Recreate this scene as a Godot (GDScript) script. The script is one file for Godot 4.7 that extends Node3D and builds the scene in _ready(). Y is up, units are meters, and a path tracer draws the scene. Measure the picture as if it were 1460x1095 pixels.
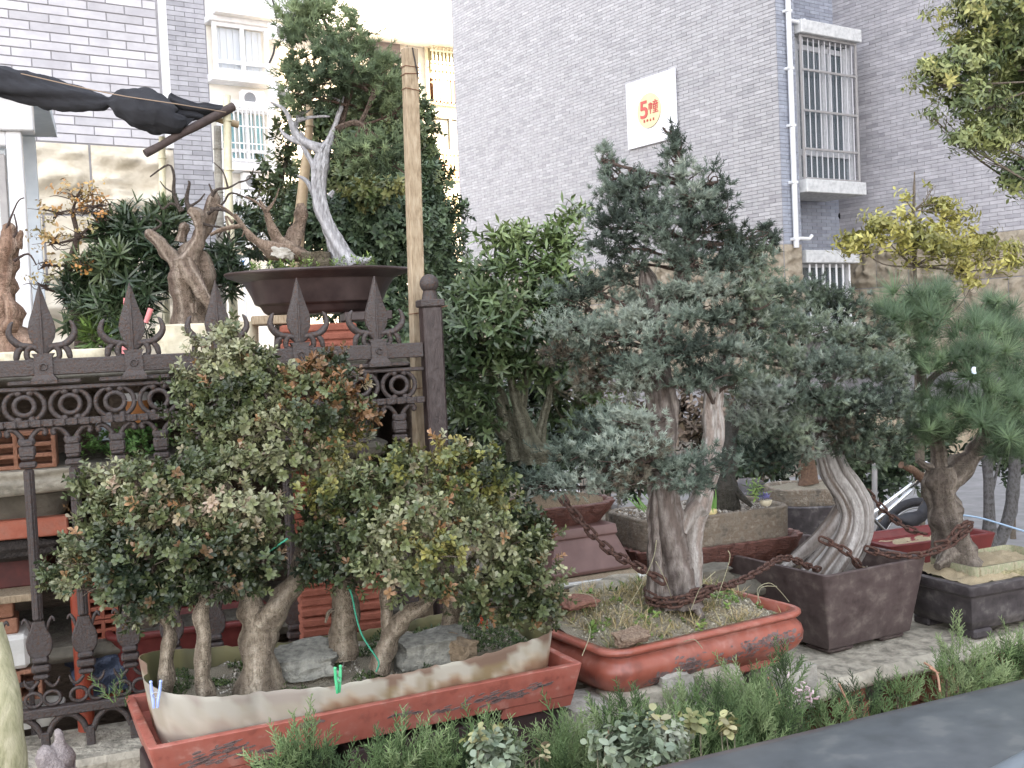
extends Node3D

const F := 1540.0            # focal length of the photograph in its own pixels
var cam: Camera3D
var rng := RandomNumberGenerator.new()
var nz := FastNoiseLite.new()
var mats := {}
var used := {}

# ---------------------------------------------------------------- places
func P(px: float, py: float, d: float) -> Vector3:          # the point seen at a photo pixel, d metres ahead
	var w: Vector3 = cam.basis * Vector3((px - 730.0) / F, -(py - 547.5) / F, -1.0)
	return cam.position + w * (d / -w.z)

func Q(px: float, py: float, y: float) -> Vector3:          # the point seen at a photo pixel, at height y
	var w: Vector3 = cam.basis * Vector3((px - 730.0) / F, -(py - 547.5) / F, -1.0)
	return cam.position + w * ((y - cam.position.y) / w.y)

func H(px: float, py: float, o: Vector3, n: Vector3) -> Vector3:   # the point seen at a photo pixel, on a plane
	var w: Vector3 = cam.basis * Vector3((px - 730.0) / F, -(py - 547.5) / F, -1.0)
	return cam.position + w * ((o - cam.position).dot(n) / w.dot(n))

func in_view(p: Vector3, m := 0.06) -> bool:
	var q: Vector3 = cam.basis.inverse() * (p - cam.position)
	if q.z > -0.3:
		return false
	return absf(q.x / -q.z) < 730.0 / F + m and absf(q.y / -q.z) < 547.5 / F + m

func lin(r: float, g: float, b: float) -> Color:            # 0..255 as seen -> linear
	return Color(r / 255.0, g / 255.0, b / 255.0).srgb_to_linear()

# ---------------------------------------------------------------- nodes
func numbered(called: String) -> String:
	if not used.has(called):
		used[called] = 0
		return called
	used[called] += 1
	return "%s_%03d" % [called, used[called]]

func tag(o: Node3D, label: String, category: String, group := "", kind := "") -> Node3D:
	o.set_meta("label", label)
	o.set_meta("category", category)
	if group:
		o.set_meta("group", group)
	if kind:
		o.set_meta("kind", kind)
	return o

func thing(called: String, label: String, category: String, at := Vector3.ZERO, turn := 0.0, group := "") -> Node3D:
	var o := Node3D.new()
	o.name = numbered(called)
	add_child(o, true)
	o.position = at
	o.rotation.y = turn
	tag(o, label, category, group)
	return o

func put(called: String, mb, m: Material, parent: Node = null, kind := "") -> MeshInstance3D:
	var o := MeshInstance3D.new()
	o.mesh = mb.mesh(m) if mb is MB else mb
	if not mb is MB:
		o.material_override = m
	o.name = called if parent else numbered(called)
	if parent:
		parent.add_child(o, true)
	else:
		add_child(o, true)
	if kind:
		o.set_meta("kind", kind)
	return o

# ---------------------------------------------------------------- mesh builder
class MB:
	var v := PackedVector3Array()
	var c := PackedColorArray()
	var i := PackedInt32Array()
	var col := Color.WHITE
	func add(p: Vector3) -> int:
		v.append(p)
		c.append(col)
		return v.size() - 1
	func tri(a: int, b: int, d: int) -> void:
		i.append(a); i.append(b); i.append(d)
	func quad(p0: Vector3, p1: Vector3, p2: Vector3, p3: Vector3) -> void:   # counter-clockwise seen from outside
		var a := add(p0); add(p1); add(p2); add(p3)
		tri(a, a + 2, a + 1); tri(a, a + 3, a + 2)
	func grid(rows: Array, wrap: bool) -> void:            # rows of equal length, shared corners
		var n: int = rows[0].size()
		var s := v.size()
		for r in rows:
			v.append_array(r)
		for k in rows.size() * n:
			c.append(col)
		for r in rows.size() - 1:
			for k in (n if wrap else n - 1):
				var a := s + r * n + k
				var b := s + r * n + (k + 1) % n
				tri(a, b, b + n); tri(a, b + n, a + n)
	func fan(ring: PackedVector3Array, flip: bool) -> void:
		var m := Vector3.ZERO
		for p in ring:
			m += p
		var a := add(m / ring.size())
		for p in ring:
			add(p)
		for k in ring.size():
			var x := a + 1 + k
			var y := a + 1 + (k + 1) % ring.size()
			if flip:
				tri(a, y, x)
			else:
				tri(a, x, y)
	func box(p: Vector3, s: Vector3, b := Basis(), ch := 0.0) -> void:
		var h := s * 0.5
		if ch <= 0.0:
			for f in [[Vector3.RIGHT, Vector3.UP, Vector3.BACK], [Vector3.LEFT, Vector3.UP, Vector3.FORWARD], [Vector3.UP, Vector3.BACK, Vector3.RIGHT], [Vector3.DOWN, Vector3.FORWARD, Vector3.RIGHT], [Vector3.BACK, Vector3.RIGHT, Vector3.UP], [Vector3.FORWARD, Vector3.LEFT, Vector3.UP]]:
				var n: Vector3 = f[0]
				var u: Vector3 = f[1]
				var w: Vector3 = n.cross(u)
				quad(p + b * (h * (n - u - w)), p + b * (h * (n + u - w)), p + b * (h * (n + u + w)), p + b * (h * (n - u + w)))
			return
		var e := minf(ch, minf(h.x, minf(h.y, h.z)) * 0.9)
		var id := {}
		for sx in [-1, 1]:
			for sy in [-1, 1]:
				for sz in [-1, 1]:
					var q := Vector3(sx * h.x, sy * h.y, sz * h.z)
					for ax in 3:
						var r := q
						for k in 3:
							if k != ax:
								r[k] -= signf(q[k]) * e
						id[[sx, sy, sz, ax]] = p + b * r
		for ax in 3:
			for s0 in [-1, 1]:
				var u: int = (ax + 1) % 3
				var w: int = (ax + 2) % 3
				var pts := []
				for k in [[-1, -1], [1, -1], [1, 1], [-1, 1]]:
					var key := [0, 0, 0, ax]
					key[ax] = s0; key[u] = k[0]; key[w] = k[1]
					pts.append(id[key])
				if s0 > 0:
					quad(pts[0], pts[1], pts[2], pts[3])
				else:
					quad(pts[3], pts[2], pts[1], pts[0])
		for ax in 3:                                       # the twelve edges
			var u: int = (ax + 1) % 3
			var w: int = (ax + 2) % 3
			for su in [-1, 1]:
				for sw in [-1, 1]:
					var q := []
					for k in [[-1, u], [1, u], [1, w], [-1, w]]:
						var key := [0, 0, 0, k[1]]
						key[ax] = k[0]; key[u] = su; key[w] = sw
						q.append(id[key])
					if su * sw > 0:
						quad(q[3], q[2], q[1], q[0])
					else:
						quad(q[0], q[1], q[2], q[3])
		for sx in [-1, 1]:
			for sy in [-1, 1]:
				for sz in [-1, 1]:
					var a := add(id[[sx, sy, sz, 0]]); add(id[[sx, sy, sz, 1]]); add(id[[sx, sy, sz, 2]])
					if sx * sy * sz > 0:
						tri(a, a + 2, a + 1)
					else:
						tri(a, a + 1, a + 2)
	func arrays() -> Array:
		var n := PackedVector3Array()
		n.resize(v.size())
		for k in range(0, i.size(), 3):
			var x := i[k]
			var y := i[k + 1]
			var z := i[k + 2]
			var m := (v[z] - v[x]).cross(v[y] - v[x])
			n[x] += m; n[y] += m; n[z] += m
		for k in n.size():
			n[k] = n[k].normalized() if n[k].length_squared() > 1e-24 else Vector3.UP
		var a := []
		a.resize(Mesh.ARRAY_MAX)
		a[Mesh.ARRAY_VERTEX] = v
		a[Mesh.ARRAY_NORMAL] = n
		a[Mesh.ARRAY_COLOR] = c
		a[Mesh.ARRAY_INDEX] = i
		return a
	func mesh(m: Material) -> ArrayMesh:
		var am := ArrayMesh.new()
		am.add_surface_from_arrays(Mesh.PRIMITIVE_TRIANGLES, arrays())
		am.surface_set_material(0, m)
		return am

# ---------------------------------------------------------------- shapes
func smooth_path(pts: Array, rad: Array, sub: int) -> Array:
	var out := []
	var rr := []
	var n := pts.size()
	for k in n - 1:
		var a: Vector3 = pts[maxi(k - 1, 0)]
		var b: Vector3 = pts[k]
		var c: Vector3 = pts[k + 1]
		var d: Vector3 = pts[mini(k + 2, n - 1)]
		for s in sub:
			var t := float(s) / sub
			out.append(b.cubic_interpolate(c, a, d, t))
			rr.append(lerpf(rad[k], rad[k + 1], smoothstep(0.0, 1.0, t)))
	out.append(pts[n - 1])
	rr.append(rad[n - 1])
	return [out, rr]

# a swept, tapered limb. o: rough, groove, gk (lobes), twist, cols (3 streak colours), flat (cross-section squash), up
func tube(mb: MB, pts: Array, rad: Array, sides := 8, sub := 4, o := {}) -> void:
	var sp := smooth_path(pts, rad, sub)
	var p: Array = sp[0]
	var r: Array = sp[1]
	var rough: float = o.get("rough", 0.0)
	var groove: float = o.get("groove", 0.0)
	var gk: float = o.get("gk", 3.0)
	var twist: float = o.get("twist", 0.0)
	var cols: Array = o.get("cols", [])
	var flat: float = o.get("flat", 1.0)
	var brk: float = o.get("brk", 0.45)
	var t0: Vector3 = (p[1] - p[0]).normalized()
	var nrm: Vector3 = o.get("up", Vector3(0.31, 0.17, 0.9)).cross(t0)
	if nrm.length() < 0.05:
		nrm = Vector3(1, 0, 0.1).cross(t0)
	nrm = nrm.normalized()
	var base := mb.v.size()
	var s := 0.0
	var first := PackedVector3Array()
	var last := PackedVector3Array()
	for k in p.size():
		var t: Vector3 = (p[mini(k + 1, p.size() - 1)] - p[maxi(k - 1, 0)]).normalized()
		nrm = (nrm - t * nrm.dot(t)).normalized()
		var bi := t.cross(nrm)
		if k > 0:
			s += p[k].distance_to(p[k - 1])
		last = PackedVector3Array()
		for j in sides:
			var a := TAU * j / sides
			var ca := cos(a)
			var sa := sin(a)
			var q: float = r[k]
			var a2 := a + twist * s
			if groove > 0.0:
				var g := nz.get_noise_3d(cos(a2) * gk * 30.0, sin(a2) * gk * 30.0, s * 60.0 + o.get("seed", 0.0))
				var h := nz.get_noise_3d(cos(a2) * gk * 82.0 + 31.0, sin(a2) * gk * 82.0, s * 90.0)
				q *= 1.0 + groove * (g + h * 0.9)
			if rough > 0.0:
				var w: Vector3 = p[k] + (nrm * ca + bi * sa) * r[k]
				q += rough * minf(r[k], 0.05) * nz.get_noise_3d(w.x * 1400.0, w.y * 1400.0, w.z * 1400.0) * 1.4 + rough * r[k] * 0.8 * nz.get_noise_3d(w.x * 500.0, w.y * 500.0, w.z * 500.0)
			var pt: Vector3 = p[k] + (nrm * ca * flat + bi * sa) * q
			last.append(pt)
			mb.v.append(pt)
			if cols.size():
				var f := 0.5 + nz.get_noise_3d(cos(a2) * gk * 42.0 + 91.0, sin(a2) * gk * 42.0, s * 40.0) * 0.9 + brk * nz.get_noise_3d(cos(a2) * gk * 110.0, sin(a2) * gk * 110.0 + 17.0, s * 260.0)
				f = clampf(f, 0.0, 0.999) * (cols.size() - 1)
				mb.c.append(cols[int(f)].lerp(cols[int(f) + 1], f - int(f)))
			else:
				mb.c.append(mb.col)
		if k == 0:
			first = last
	for k in p.size() - 1:
		for j in sides:
			var a := base + k * sides + j
			var b := base + k * sides + (j + 1) % sides
			mb.tri(a, b + sides, b); mb.tri(a, a + sides, b + sides)
	var keep := mb.col
	if cols.size():
		mb.col = cols[1]
	mb.fan(first, false)
	mb.fan(last, true)
	mb.col = keep

func bead(mb: MB, p: Vector3, s: Vector3, basis := Basis(), rings := 6, sides := 10) -> void:
	var rows := []
	for k in rings + 1:
		var a := PI * (1.0 - float(k) / rings)
		var row := PackedVector3Array()
		for j in sides:
			var b := TAU * j / sides
			row.append(p + basis * (s * Vector3(sin(a) * cos(b), cos(a), sin(a) * sin(b))))
		rows.append(row)
	mb.grid(rows, true)

# rounded rectangle or oval ring, half sizes hx hz, corner radius rc
func rring(hx: float, hz: float, rc: float, y: float, seg := 5) -> PackedVector3Array:
	var out := PackedVector3Array()
	rc = clampf(rc, 0.001, minf(hx, hz))
	for q in 4:
		var cx: float = (hx - rc) * [1, -1, -1, 1][q]
		var cz: float = (hz - rc) * [1, 1, -1, -1][q]
		for k in seg + 1:
			var a := PI / 2 * (q + float(k) / seg)
			out.append(Vector3(cx + rc * cos(a), y, cz + rc * sin(a)))
		# a few points along the straight side keep noise and shading even
	return out

# soften a profile's corners
func soft(pr: Array, b: float) -> Array:
	var out := [pr[0]]
	for k in range(1, pr.size() - 1):
		var p: Vector2 = pr[k]
		var a: Vector2 = pr[k - 1]
		var c: Vector2 = pr[k + 1]
		out.append(p + (a - p).normalized() * minf(b, p.distance_to(a) * 0.4))
		out.append(p + (c - p).normalized() * minf(b, p.distance_to(c) * 0.4))
	out.append(pr[-1])
	return out

# a vessel: profile of (outward offset, height), from outer bottom up over the rim and down inside
func vessel(mb: MB, hx: float, hz: float, rc: float, pr: Array, seg := 5, wav := 0.0, wk := 0.0) -> void:
	var rows := []
	for q in pr:
		var row := rring(hx + q.x, hz + q.x, rc + q.x * (0.6 if rc < 0.2 else 1.0), q.y, seg)
		if wav > 0.0:
			var fine := PackedVector3Array()
			var per := 0.0
			for k in row.size():
				per += row[k].distance_to(row[(k + 1) % row.size()])
			var step := per / 200.0
			var at := 0.0
			var run := 0.0
			for k in row.size():
				var s0 := row[k]
				var s1 := row[(k + 1) % row.size()]
				var sl := s0.distance_to(s1)
				while at < run + sl and fine.size() < 200:
					fine.append(s0.lerp(s1, (at - run) / maxf(sl, 0.00001)))
					at += step
				run += sl
			while fine.size() < 200:
				fine.append(row[0])
			row = fine
			for k in row.size():
				var ang := atan2(row[k].z / hz, row[k].x / hx)
				row[k] *= Vector3(1, 0, 1) * (1.0 + wav * sin(ang * wk + q.y * 40.0)) + Vector3.UP
		rows.append(row)
	mb.grid(rows, true)
	mb.fan(rows[0], true)
	mb.fan(rows[-1], false)

# a flat outline with thickness (outline in the x-y plane of b, thickness along z)
func slab(mb: MB, poly: PackedVector2Array, th: float, at: Vector3, b := Basis(), ch := 0.0) -> void:
	if Geometry2D.is_polygon_clockwise(poly):
		poly.reverse()
	var tri := Geometry2D.triangulate_polygon(poly)
	var inner := poly
	if ch > 0.0:
		var off := Geometry2D.offset_polygon(poly, -ch)
		if off.size() == 1:
			inner = poly
	for side in [1.0, -1.0]:
		var s := mb.v.size()
		for q in inner:
			mb.add(at + b * Vector3(q.x, q.y, side * th * 0.5))
		for k in range(0, tri.size(), 3):
			if side > 0:
				mb.tri(s + tri[k], s + tri[k + 2], s + tri[k + 1])
			else:
				mb.tri(s + tri[k], s + tri[k + 1], s + tri[k + 2])
	for k in poly.size():
		var p: Vector2 = poly[k]
		var q: Vector2 = poly[(k + 1) % poly.size()]
		mb.quad(at + b * Vector3(p.x, p.y, -th * 0.5), at + b * Vector3(q.x, q.y, -th * 0.5), at + b * Vector3(q.x, q.y, th * 0.5), at + b * Vector3(p.x, p.y, th * 0.5))

func hoop(mb: MB, at: Vector3, r: float, w: float, b := Basis(), a0 := 0.0, a1 := TAU, n := 20, sides := 6, sy := 1.0) -> void:
	var pts := []
	var rr := []
	for k in n + 1:
		var a := lerpf(a0, a1, float(k) / n)
		pts.append(at + b * Vector3(cos(a) * r, sin(a) * r * sy, 0))
		rr.append(w)
	tube(mb, pts, rr, sides, 1)

# a rough stone: a box whose faces are pushed about
func stone(mb: MB, at: Vector3, s: Vector3, b := Basis(), amt := 0.18, n := 6, seed := 0.0) -> void:
	for f in [[Vector3.RIGHT, Vector3.UP], [Vector3.LEFT, Vector3.UP], [Vector3.UP, Vector3.BACK], [Vector3.DOWN, Vector3.FORWARD], [Vector3.BACK, Vector3.RIGHT], [Vector3.FORWARD, Vector3.LEFT]]:
		var nn: Vector3 = f[0]
		var u: Vector3 = f[1]
		var w := nn.cross(u)
		var rows := []
		for r in n + 1:
			var row := PackedVector3Array()
			for k in n + 1:
				var q: Vector3 = nn + u * (2.0 * r / n - 1.0) + w * (2.0 * k / n - 1.0)
				var e := q.normalized() * 1.35
				q = q.lerp(e, 0.28)
				var z := nz.get_noise_3d(q.x * 70.0 + seed * 37.0, q.y * 70.0, q.z * 70.0 + seed * 11.0) + 0.5 * nz.get_noise_3d(q.x * 190.0, q.y * 190.0 + seed * 17.0, q.z * 190.0)
				q *= 1.0 + amt * z
				row.append(at + b * (q * s * 0.5))
			rows.append(row)
		mb.grid(rows, false)

# ---------------------------------------------------------------- materials
func noise_tex(c: Array, freq: float, oct := 4, seed := 1, size := 256, type := FastNoiseLite.TYPE_SIMPLEX_SMOOTH) -> NoiseTexture2D:
	var f := FastNoiseLite.new()
	f.noise_type = type
	f.seed = seed
	f.frequency = freq
	f.fractal_octaves = oct
	f.fractal_gain = 0.6
	var t := NoiseTexture2D.new()
	t.width = size
	t.height = size
	t.seamless = true
	t.noise = f
	var g := Gradient.new()
	var offs := PackedFloat32Array()
	var cs := PackedColorArray()
	for k in c.size():
		offs.append(lerpf(0.18, 0.82, float(k) / maxi(c.size() - 1, 1)))
		cs.append(c[k])
	g.offsets = offs
	g.colors = cs
	t.color_ramp = g
	return t

var bumps := {}
func bump(freq: float, size := 256) -> NoiseTexture2D:
	var key := "%s" % freq
	if not bumps.has(key):
		bumps[key] = noise_tex([Color.BLACK, Color.WHITE], freq, 5, 7, size)
	return bumps[key]

func C(r: float, g: float, b: float) -> Color:
	return Color(r / 255.0, g / 255.0, b / 255.0)

# a mottled material: colours as sRGB 0..255, per: metres that one texture tile covers
func M(key: String, c: Array, per := 0.5, rough := 0.8, depth := 0.0, o := {}) -> StandardMaterial3D:
	if mats.has(key):
		return mats[key]
	var m := StandardMaterial3D.new()
	m.resource_name = key
	m.roughness = rough
	m.metallic = o.get("metal", 0.0)
	m.metallic_specular = o.get("spec", 0.5)
	if c.size() == 1:
		m.albedo_color = c[0]
	else:
		m.albedo_texture = noise_tex(c, o.get("freq", 0.02), o.get("oct", 5), o.get("seed", key.hash() % 1000), o.get("size", 256))
	m.uv1_triplanar = true
	m.uv1_world_triplanar = o.get("world", true)
	var st: Vector3 = o.get("stretch", Vector3.ONE)
	m.uv1_scale = st / per
	if depth > 0.0:
		m.heightmap_enabled = true
		m.heightmap_texture = bump(o.get("bfreq", 0.05))
		m.heightmap_scale = depth
	if o.get("vc", false):
		m.vertex_color_use_as_albedo = true
	if o.has("back"):
		m.backlight_enabled = true
		m.backlight = o.back
	if o.has("coat"):
		m.clearcoat_enabled = true
		m.clearcoat = o.coat
		m.clearcoat_roughness = o.get("coat_rough", 0.2)
	mats[key] = m
	return m

func leaf_mat(key: String, rough := 0.5, back := 0.12, spec := 0.5) -> StandardMaterial3D:
	if mats.has(key):
		return mats[key]
	var m := StandardMaterial3D.new()
	m.resource_name = key
	m.vertex_color_use_as_albedo = true
	m.roughness = rough
	m.metallic_specular = spec
	m.cull_mode = BaseMaterial3D.CULL_DISABLED
	m.backlight_enabled = true
	m.backlight = Color(back, back * 1.1, back * 0.6)
	mats[key] = m
	return m

func glass(key: String, c: Color, a: float) -> StandardMaterial3D:
	if mats.has(key):
		return mats[key]
	var m := StandardMaterial3D.new()
	m.resource_name = key
	m.transparency = BaseMaterial3D.TRANSPARENCY_ALPHA
	m.albedo_color = Color(c.r, c.g, c.b, a)
	m.roughness = 0.06
	mats[key] = m
	return m

# ---------------------------------------------------------------- foliage
func blade(mb: MB, at: Vector3, dir: Vector3, up: Vector3, l: float, w: float, prof: Array, fold := 0.25, bend := 0.2) -> void:
	var side := dir.cross(up).normalized()
	var u := side.cross(dir).normalized()
	var s := mb.v.size()
	var n := prof.size()
	for k in n:
		var t := float(k) / (n - 1)
		var p := at + dir * (l * t) - u * (bend * l * t * t)
		var h: float = prof[k] * w * 0.5
		mb.add(p - side * h + u * h * fold)
		mb.add(p)
		mb.add(p + side * h + u * h * fold)
	for k in n - 1:
		var a := s + k * 3
		for j in 2:
			mb.tri(a + j, a + j + 4, a + j + 1); mb.tri(a + j, a + j + 3, a + j + 4)

func spike(mb: MB, at: Vector3, dir: Vector3, l: float, w: float) -> void:
	var a := dir.cross(Vector3(0.3, 0.8, 0.5)).normalized() * w * 0.5
	var b := dir.cross(a).normalized() * w * 0.5
	var s := mb.add(at + a)
	mb.add(at - a * 0.5 + b)
	mb.add(at - a * 0.5 - b)
	mb.add(at + dir * l)
	mb.tri(s, s + 3, s + 1); mb.tri(s + 1, s + 3, s + 2); mb.tri(s + 2, s + 3, s)

const OBOVATE := [0.1, 0.42, 0.8, 1.0, 0.82, 0.12]
const LANCE := [0.12, 0.8, 1.0, 0.6, 0.04]
const STRAP := [0.4, 0.9, 1.0, 0.75, 0.05]
const ROUND := [0.15, 0.85, 1.0, 0.9, 0.2]

# a twig end along +y with n leaves round it
func sprig(n: int, l: float, w: float, prof: Array, stem: float, lift := 0.6, seed := 1, fold := 0.25, bend := 0.15, stalk := 0.0012) -> MB:
	var mb := MB.new()
	var r := RandomNumberGenerator.new()
	r.seed = seed
	if stalk > 0.0:
		mb.col = Color(0.55, 0.5, 0.4)
		spike(mb, Vector3(0, -stem * 0.3, 0), Vector3.UP, stem * 1.25, stalk * 2.0)
	for k in n:
		var a := k * 2.4 + r.randf_range(-0.3, 0.3)
		var t := float(k) / maxi(n - 1, 1)
		var el := lerpf(lift - 0.5, lift + 0.45, t) + r.randf_range(-0.2, 0.2)
		var d := Vector3(cos(a) * cos(el), sin(el), sin(a) * cos(el)).normalized()
		var f := r.randf_range(0.72, 1.25)
		mb.col = Color(f, f * r.randf_range(0.95, 1.05), f * r.randf_range(0.85, 1.1))
		blade(mb, Vector3(0, stem * t, 0), d, Vector3.UP if absf(d.y) < 0.9 else Vector3(cos(a), 0, sin(a)) * -1.0, l * r.randf_range(0.75, 1.15), w * r.randf_range(0.8, 1.1), prof, fold, bend)
	return mb

# a starry tuft of fine needles; up: how far they lean to +y
func tuft(n: int, l: float, w: float, up: float, seed := 1, stem := 0.0) -> MB:
	var mb := MB.new()
	var r := RandomNumberGenerator.new()
	r.seed = seed
	for k in n:
		var d := Vector3(r.randfn(), r.randfn(), r.randfn()).normalized()
		d = (d + Vector3.UP * up).normalized()
		var f := r.randf_range(0.7, 1.3)
		mb.col = Color(f, f, f * r.randf_range(0.9, 1.1))
		var q := d.cross(Vector3(0.3, 0.9, 0.2)).normalized()
		mb.col = Color(f, f, f)
		var at := Vector3(0, stem * r.randf(), 0) + d * l * 0.05
		spike(mb, at, d, l * r.randf_range(0.6, 1.1), w)
	return mb

# a feathery upright conifer spray
func spray(l: float, n: int, sl: float, w: float, seed := 1) -> MB:
	var mb := MB.new()
	var r := RandomNumberGenerator.new()
	r.seed = seed
	mb.col = Color(0.9, 0.9, 0.85)
	var bend := Vector3(r.randf_range(-0.2, 0.2), 0, r.randf_range(-0.2, 0.2))
	spike(mb, Vector3.ZERO, (Vector3.UP + bend).normalized(), l, w * 1.6)
	for k in n:
		var t := 0.08 + 0.9 * k / n
		var a := k * 2.4
		var d := (Vector3(cos(a), 1.25, sin(a)) + bend).normalized()
		var f := r.randf_range(0.7, 1.3)
		mb.col = Color(f, f, f)
		var at := (Vector3.UP + bend).normalized() * l * t
		var ll := sl * (1.15 - 0.7 * t) * r.randf_range(0.7, 1.2)
		spike(mb, at, d, ll, w * 1.3)
		for j in 3:
			var b := a + r.randf_range(-1.4, 1.4)
			spike(mb, at + d * ll * (0.25 + 0.22 * j), (Vector3(cos(b), 1.0, sin(b)) + d).normalized(), ll * 0.4, w)
	return mb

# copies of a twig at given transforms: b basis, p place, c colour
class Bunch:
	var buf := PackedFloat32Array()
	var n := 0
	func add(b: Basis, p: Vector3, c: Color) -> void:
		buf.append_array(PackedFloat32Array([b.x.x, b.y.x, b.z.x, p.x, b.x.y, b.y.y, b.z.y, p.y, b.x.z, b.y.z, b.z.z, p.z, c.r, c.g, c.b, 1.0]))
		n += 1
	func node(m: Mesh) -> MultiMeshInstance3D:
		var mm := MultiMesh.new()
		mm.transform_format = MultiMesh.TRANSFORM_3D
		mm.use_colors = true
		mm.mesh = m
		mm.instance_count = n
		mm.buffer = buf
		var o := MultiMeshInstance3D.new()
		o.multimesh = mm
		return o

func put_bunch(called: String, b: Bunch, mb: MB, m: Material, parent: Node) -> void:
	if b.n == 0:
		return
	var o := b.node(mb.mesh(m))
	o.name = called
	o.set_meta("kind", "stuff")
	parent.add_child(o, true)

func aim(d: Vector3, spin: float, s: float) -> Basis:     # a basis whose +y points along d
	var x := d.cross(Vector3(0.123, 0.31, 0.94)).normalized()
	var z := x.cross(d).normalized()
	return Basis(x, d, z).rotated(d, spin).scaled(Vector3.ONE * s)

func pick(pal: Array, f: float) -> Color:
	f = clampf(f, 0.0, 0.999) * (pal.size() - 1)
	return pal[int(f)].lerp(pal[int(f) + 1], f - int(f))

# pads: [px, py, rx, ry, d (, palette)]  in photo pixels and metres; pals: list of palettes
func crown(parent: Node3D, called: String, pads: Array, meshes: Array, m: Material, dens: float, size: float, pals: Array, o := {}) -> void:
	var bs := []
	for k in meshes:
		bs.append(Bunch.new())
	var up: float = o.get("up", 0.4)
	var gap: float = o.get("gap", -0.12)
	var gf: float = o.get("gf", 900.0)
	var shell: float = o.get("shell", 0.45)
	var under: float = o.get("under", 0.35)
	var thick: float = o.get("thick", 0.75)
	for q in pads:
		var c := P(q[0], q[1], q[4])
		var k: float = q[4] / F
		var rad := Vector3(q[2] * k, q[3] * k, (q[2] * 0.6 + q[3] * 0.4) * k * thick)
		var n := int(dens * q[2] * q[3] * 0.01)
		for t in n:
			var d := Vector3(rng.randfn(), rng.randfn(), rng.randfn()).normalized()
			if d.y < 0.0 and rng.randf() < under:
				d.y = -d.y * 0.5
				d = d.normalized()
			var rr := pow(rng.randf(), shell)
			var edge: float = 1.0 + o.get("edge", 0.35) * nz.get_noise_3d((c.x + d.x * 0.3) * 900.0, d.y * 260.0 + c.y * 900.0, d.z * 260.0)
			var p: Vector3 = c + rad * d * rr * edge
			if nz.get_noise_3d(p.x * gf, p.y * gf, p.z * gf) < gap:
				continue
			var dir := (d * 0.9 + Vector3.UP * up + Vector3(rng.randfn(), rng.randfn(), rng.randfn()) * 0.38).normalized()
			var f := 0.5 + 0.75 * nz.get_noise_3d(p.x * 420.0 + 50.0, p.y * 420.0, p.z * 420.0) + rng.randf_range(-0.28, 0.28)
			var pal: Array = pals[q[5] if q.size() > 5 and rng.randf() < o.get("pure", 1.0) else 0]
			if o.has("stray") and rng.randf() < o.stray:
				pal = pals[1 + rng.randi() % 2]
			var col := pick(pal, f) * rng.randf_range(0.8, 1.2)
			var j := rng.randi() % bs.size()
			bs[j].add(aim(dir, rng.randf() * TAU, size * rng.randf_range(0.7, 1.2)), p, col)
	for k in meshes.size():
		put_bunch(called, bs[k], meshes[k], m, parent)

# limbs from a trunk path to the pads, with twigs inside them
func limbs(mb: MB, path: Array, pads: Array, r: float, o := {}, twigs := 5) -> void:
	for q in pads:
		var c := P(q[0], q[1], q[4])
		var k: float = q[4] / F
		var best: Vector3 = path[0]
		var bd := 1e9
		for p in path:
			var e: float = p.distance_to(c) + (0.0 if p.y < c.y + 0.02 else (p.y - c.y) * 1.5)
			if e < bd:
				bd = e
				best = p
		var foot := c - Vector3(0, q[3] * k * 0.35, 0)
		var mid := best.lerp(foot, 0.5) + Vector3(rng.randf_range(-1, 1), rng.randf_range(-0.6, 0.8), rng.randf_range(-1, 1)) * best.distance_to(foot) * 0.16
		tube(mb, [best, mid, foot], [r, r * 0.75, r * 0.45], 6, 4, o)
		for t in twigs:
			var d := Vector3(rng.randf_range(-1, 1), rng.randf_range(-0.3, 0.9), rng.randf_range(-1, 1))
			var e := foot + Vector3(q[2] * k, q[3] * k, q[2] * k * 0.7) * d * 0.85
			var st := mid.lerp(foot, rng.randf_range(0.3, 1.0))
			tube(mb, [st, st.lerp(e, 0.5) + Vector3(rng.randf_range(-1, 1), rng.randf_range(-1, 1), 0) * k * 8.0, e], [r * 0.4, r * 0.28, r * 0.12], 5, 3)

func PP(a: Array) -> Array:                                # [[px, py, d], ...] -> points
	var out := []
	for q in a:
		out.append(P(q[0], q[1], q[2]))
	return out

func RR(a: Array) -> Array:                                # [[px, py, d, width in pixels], ...] -> radii
	var out := []
	for q in a:
		out.append(q[3] * 0.5 * q[2] / F)
	return out

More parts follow.
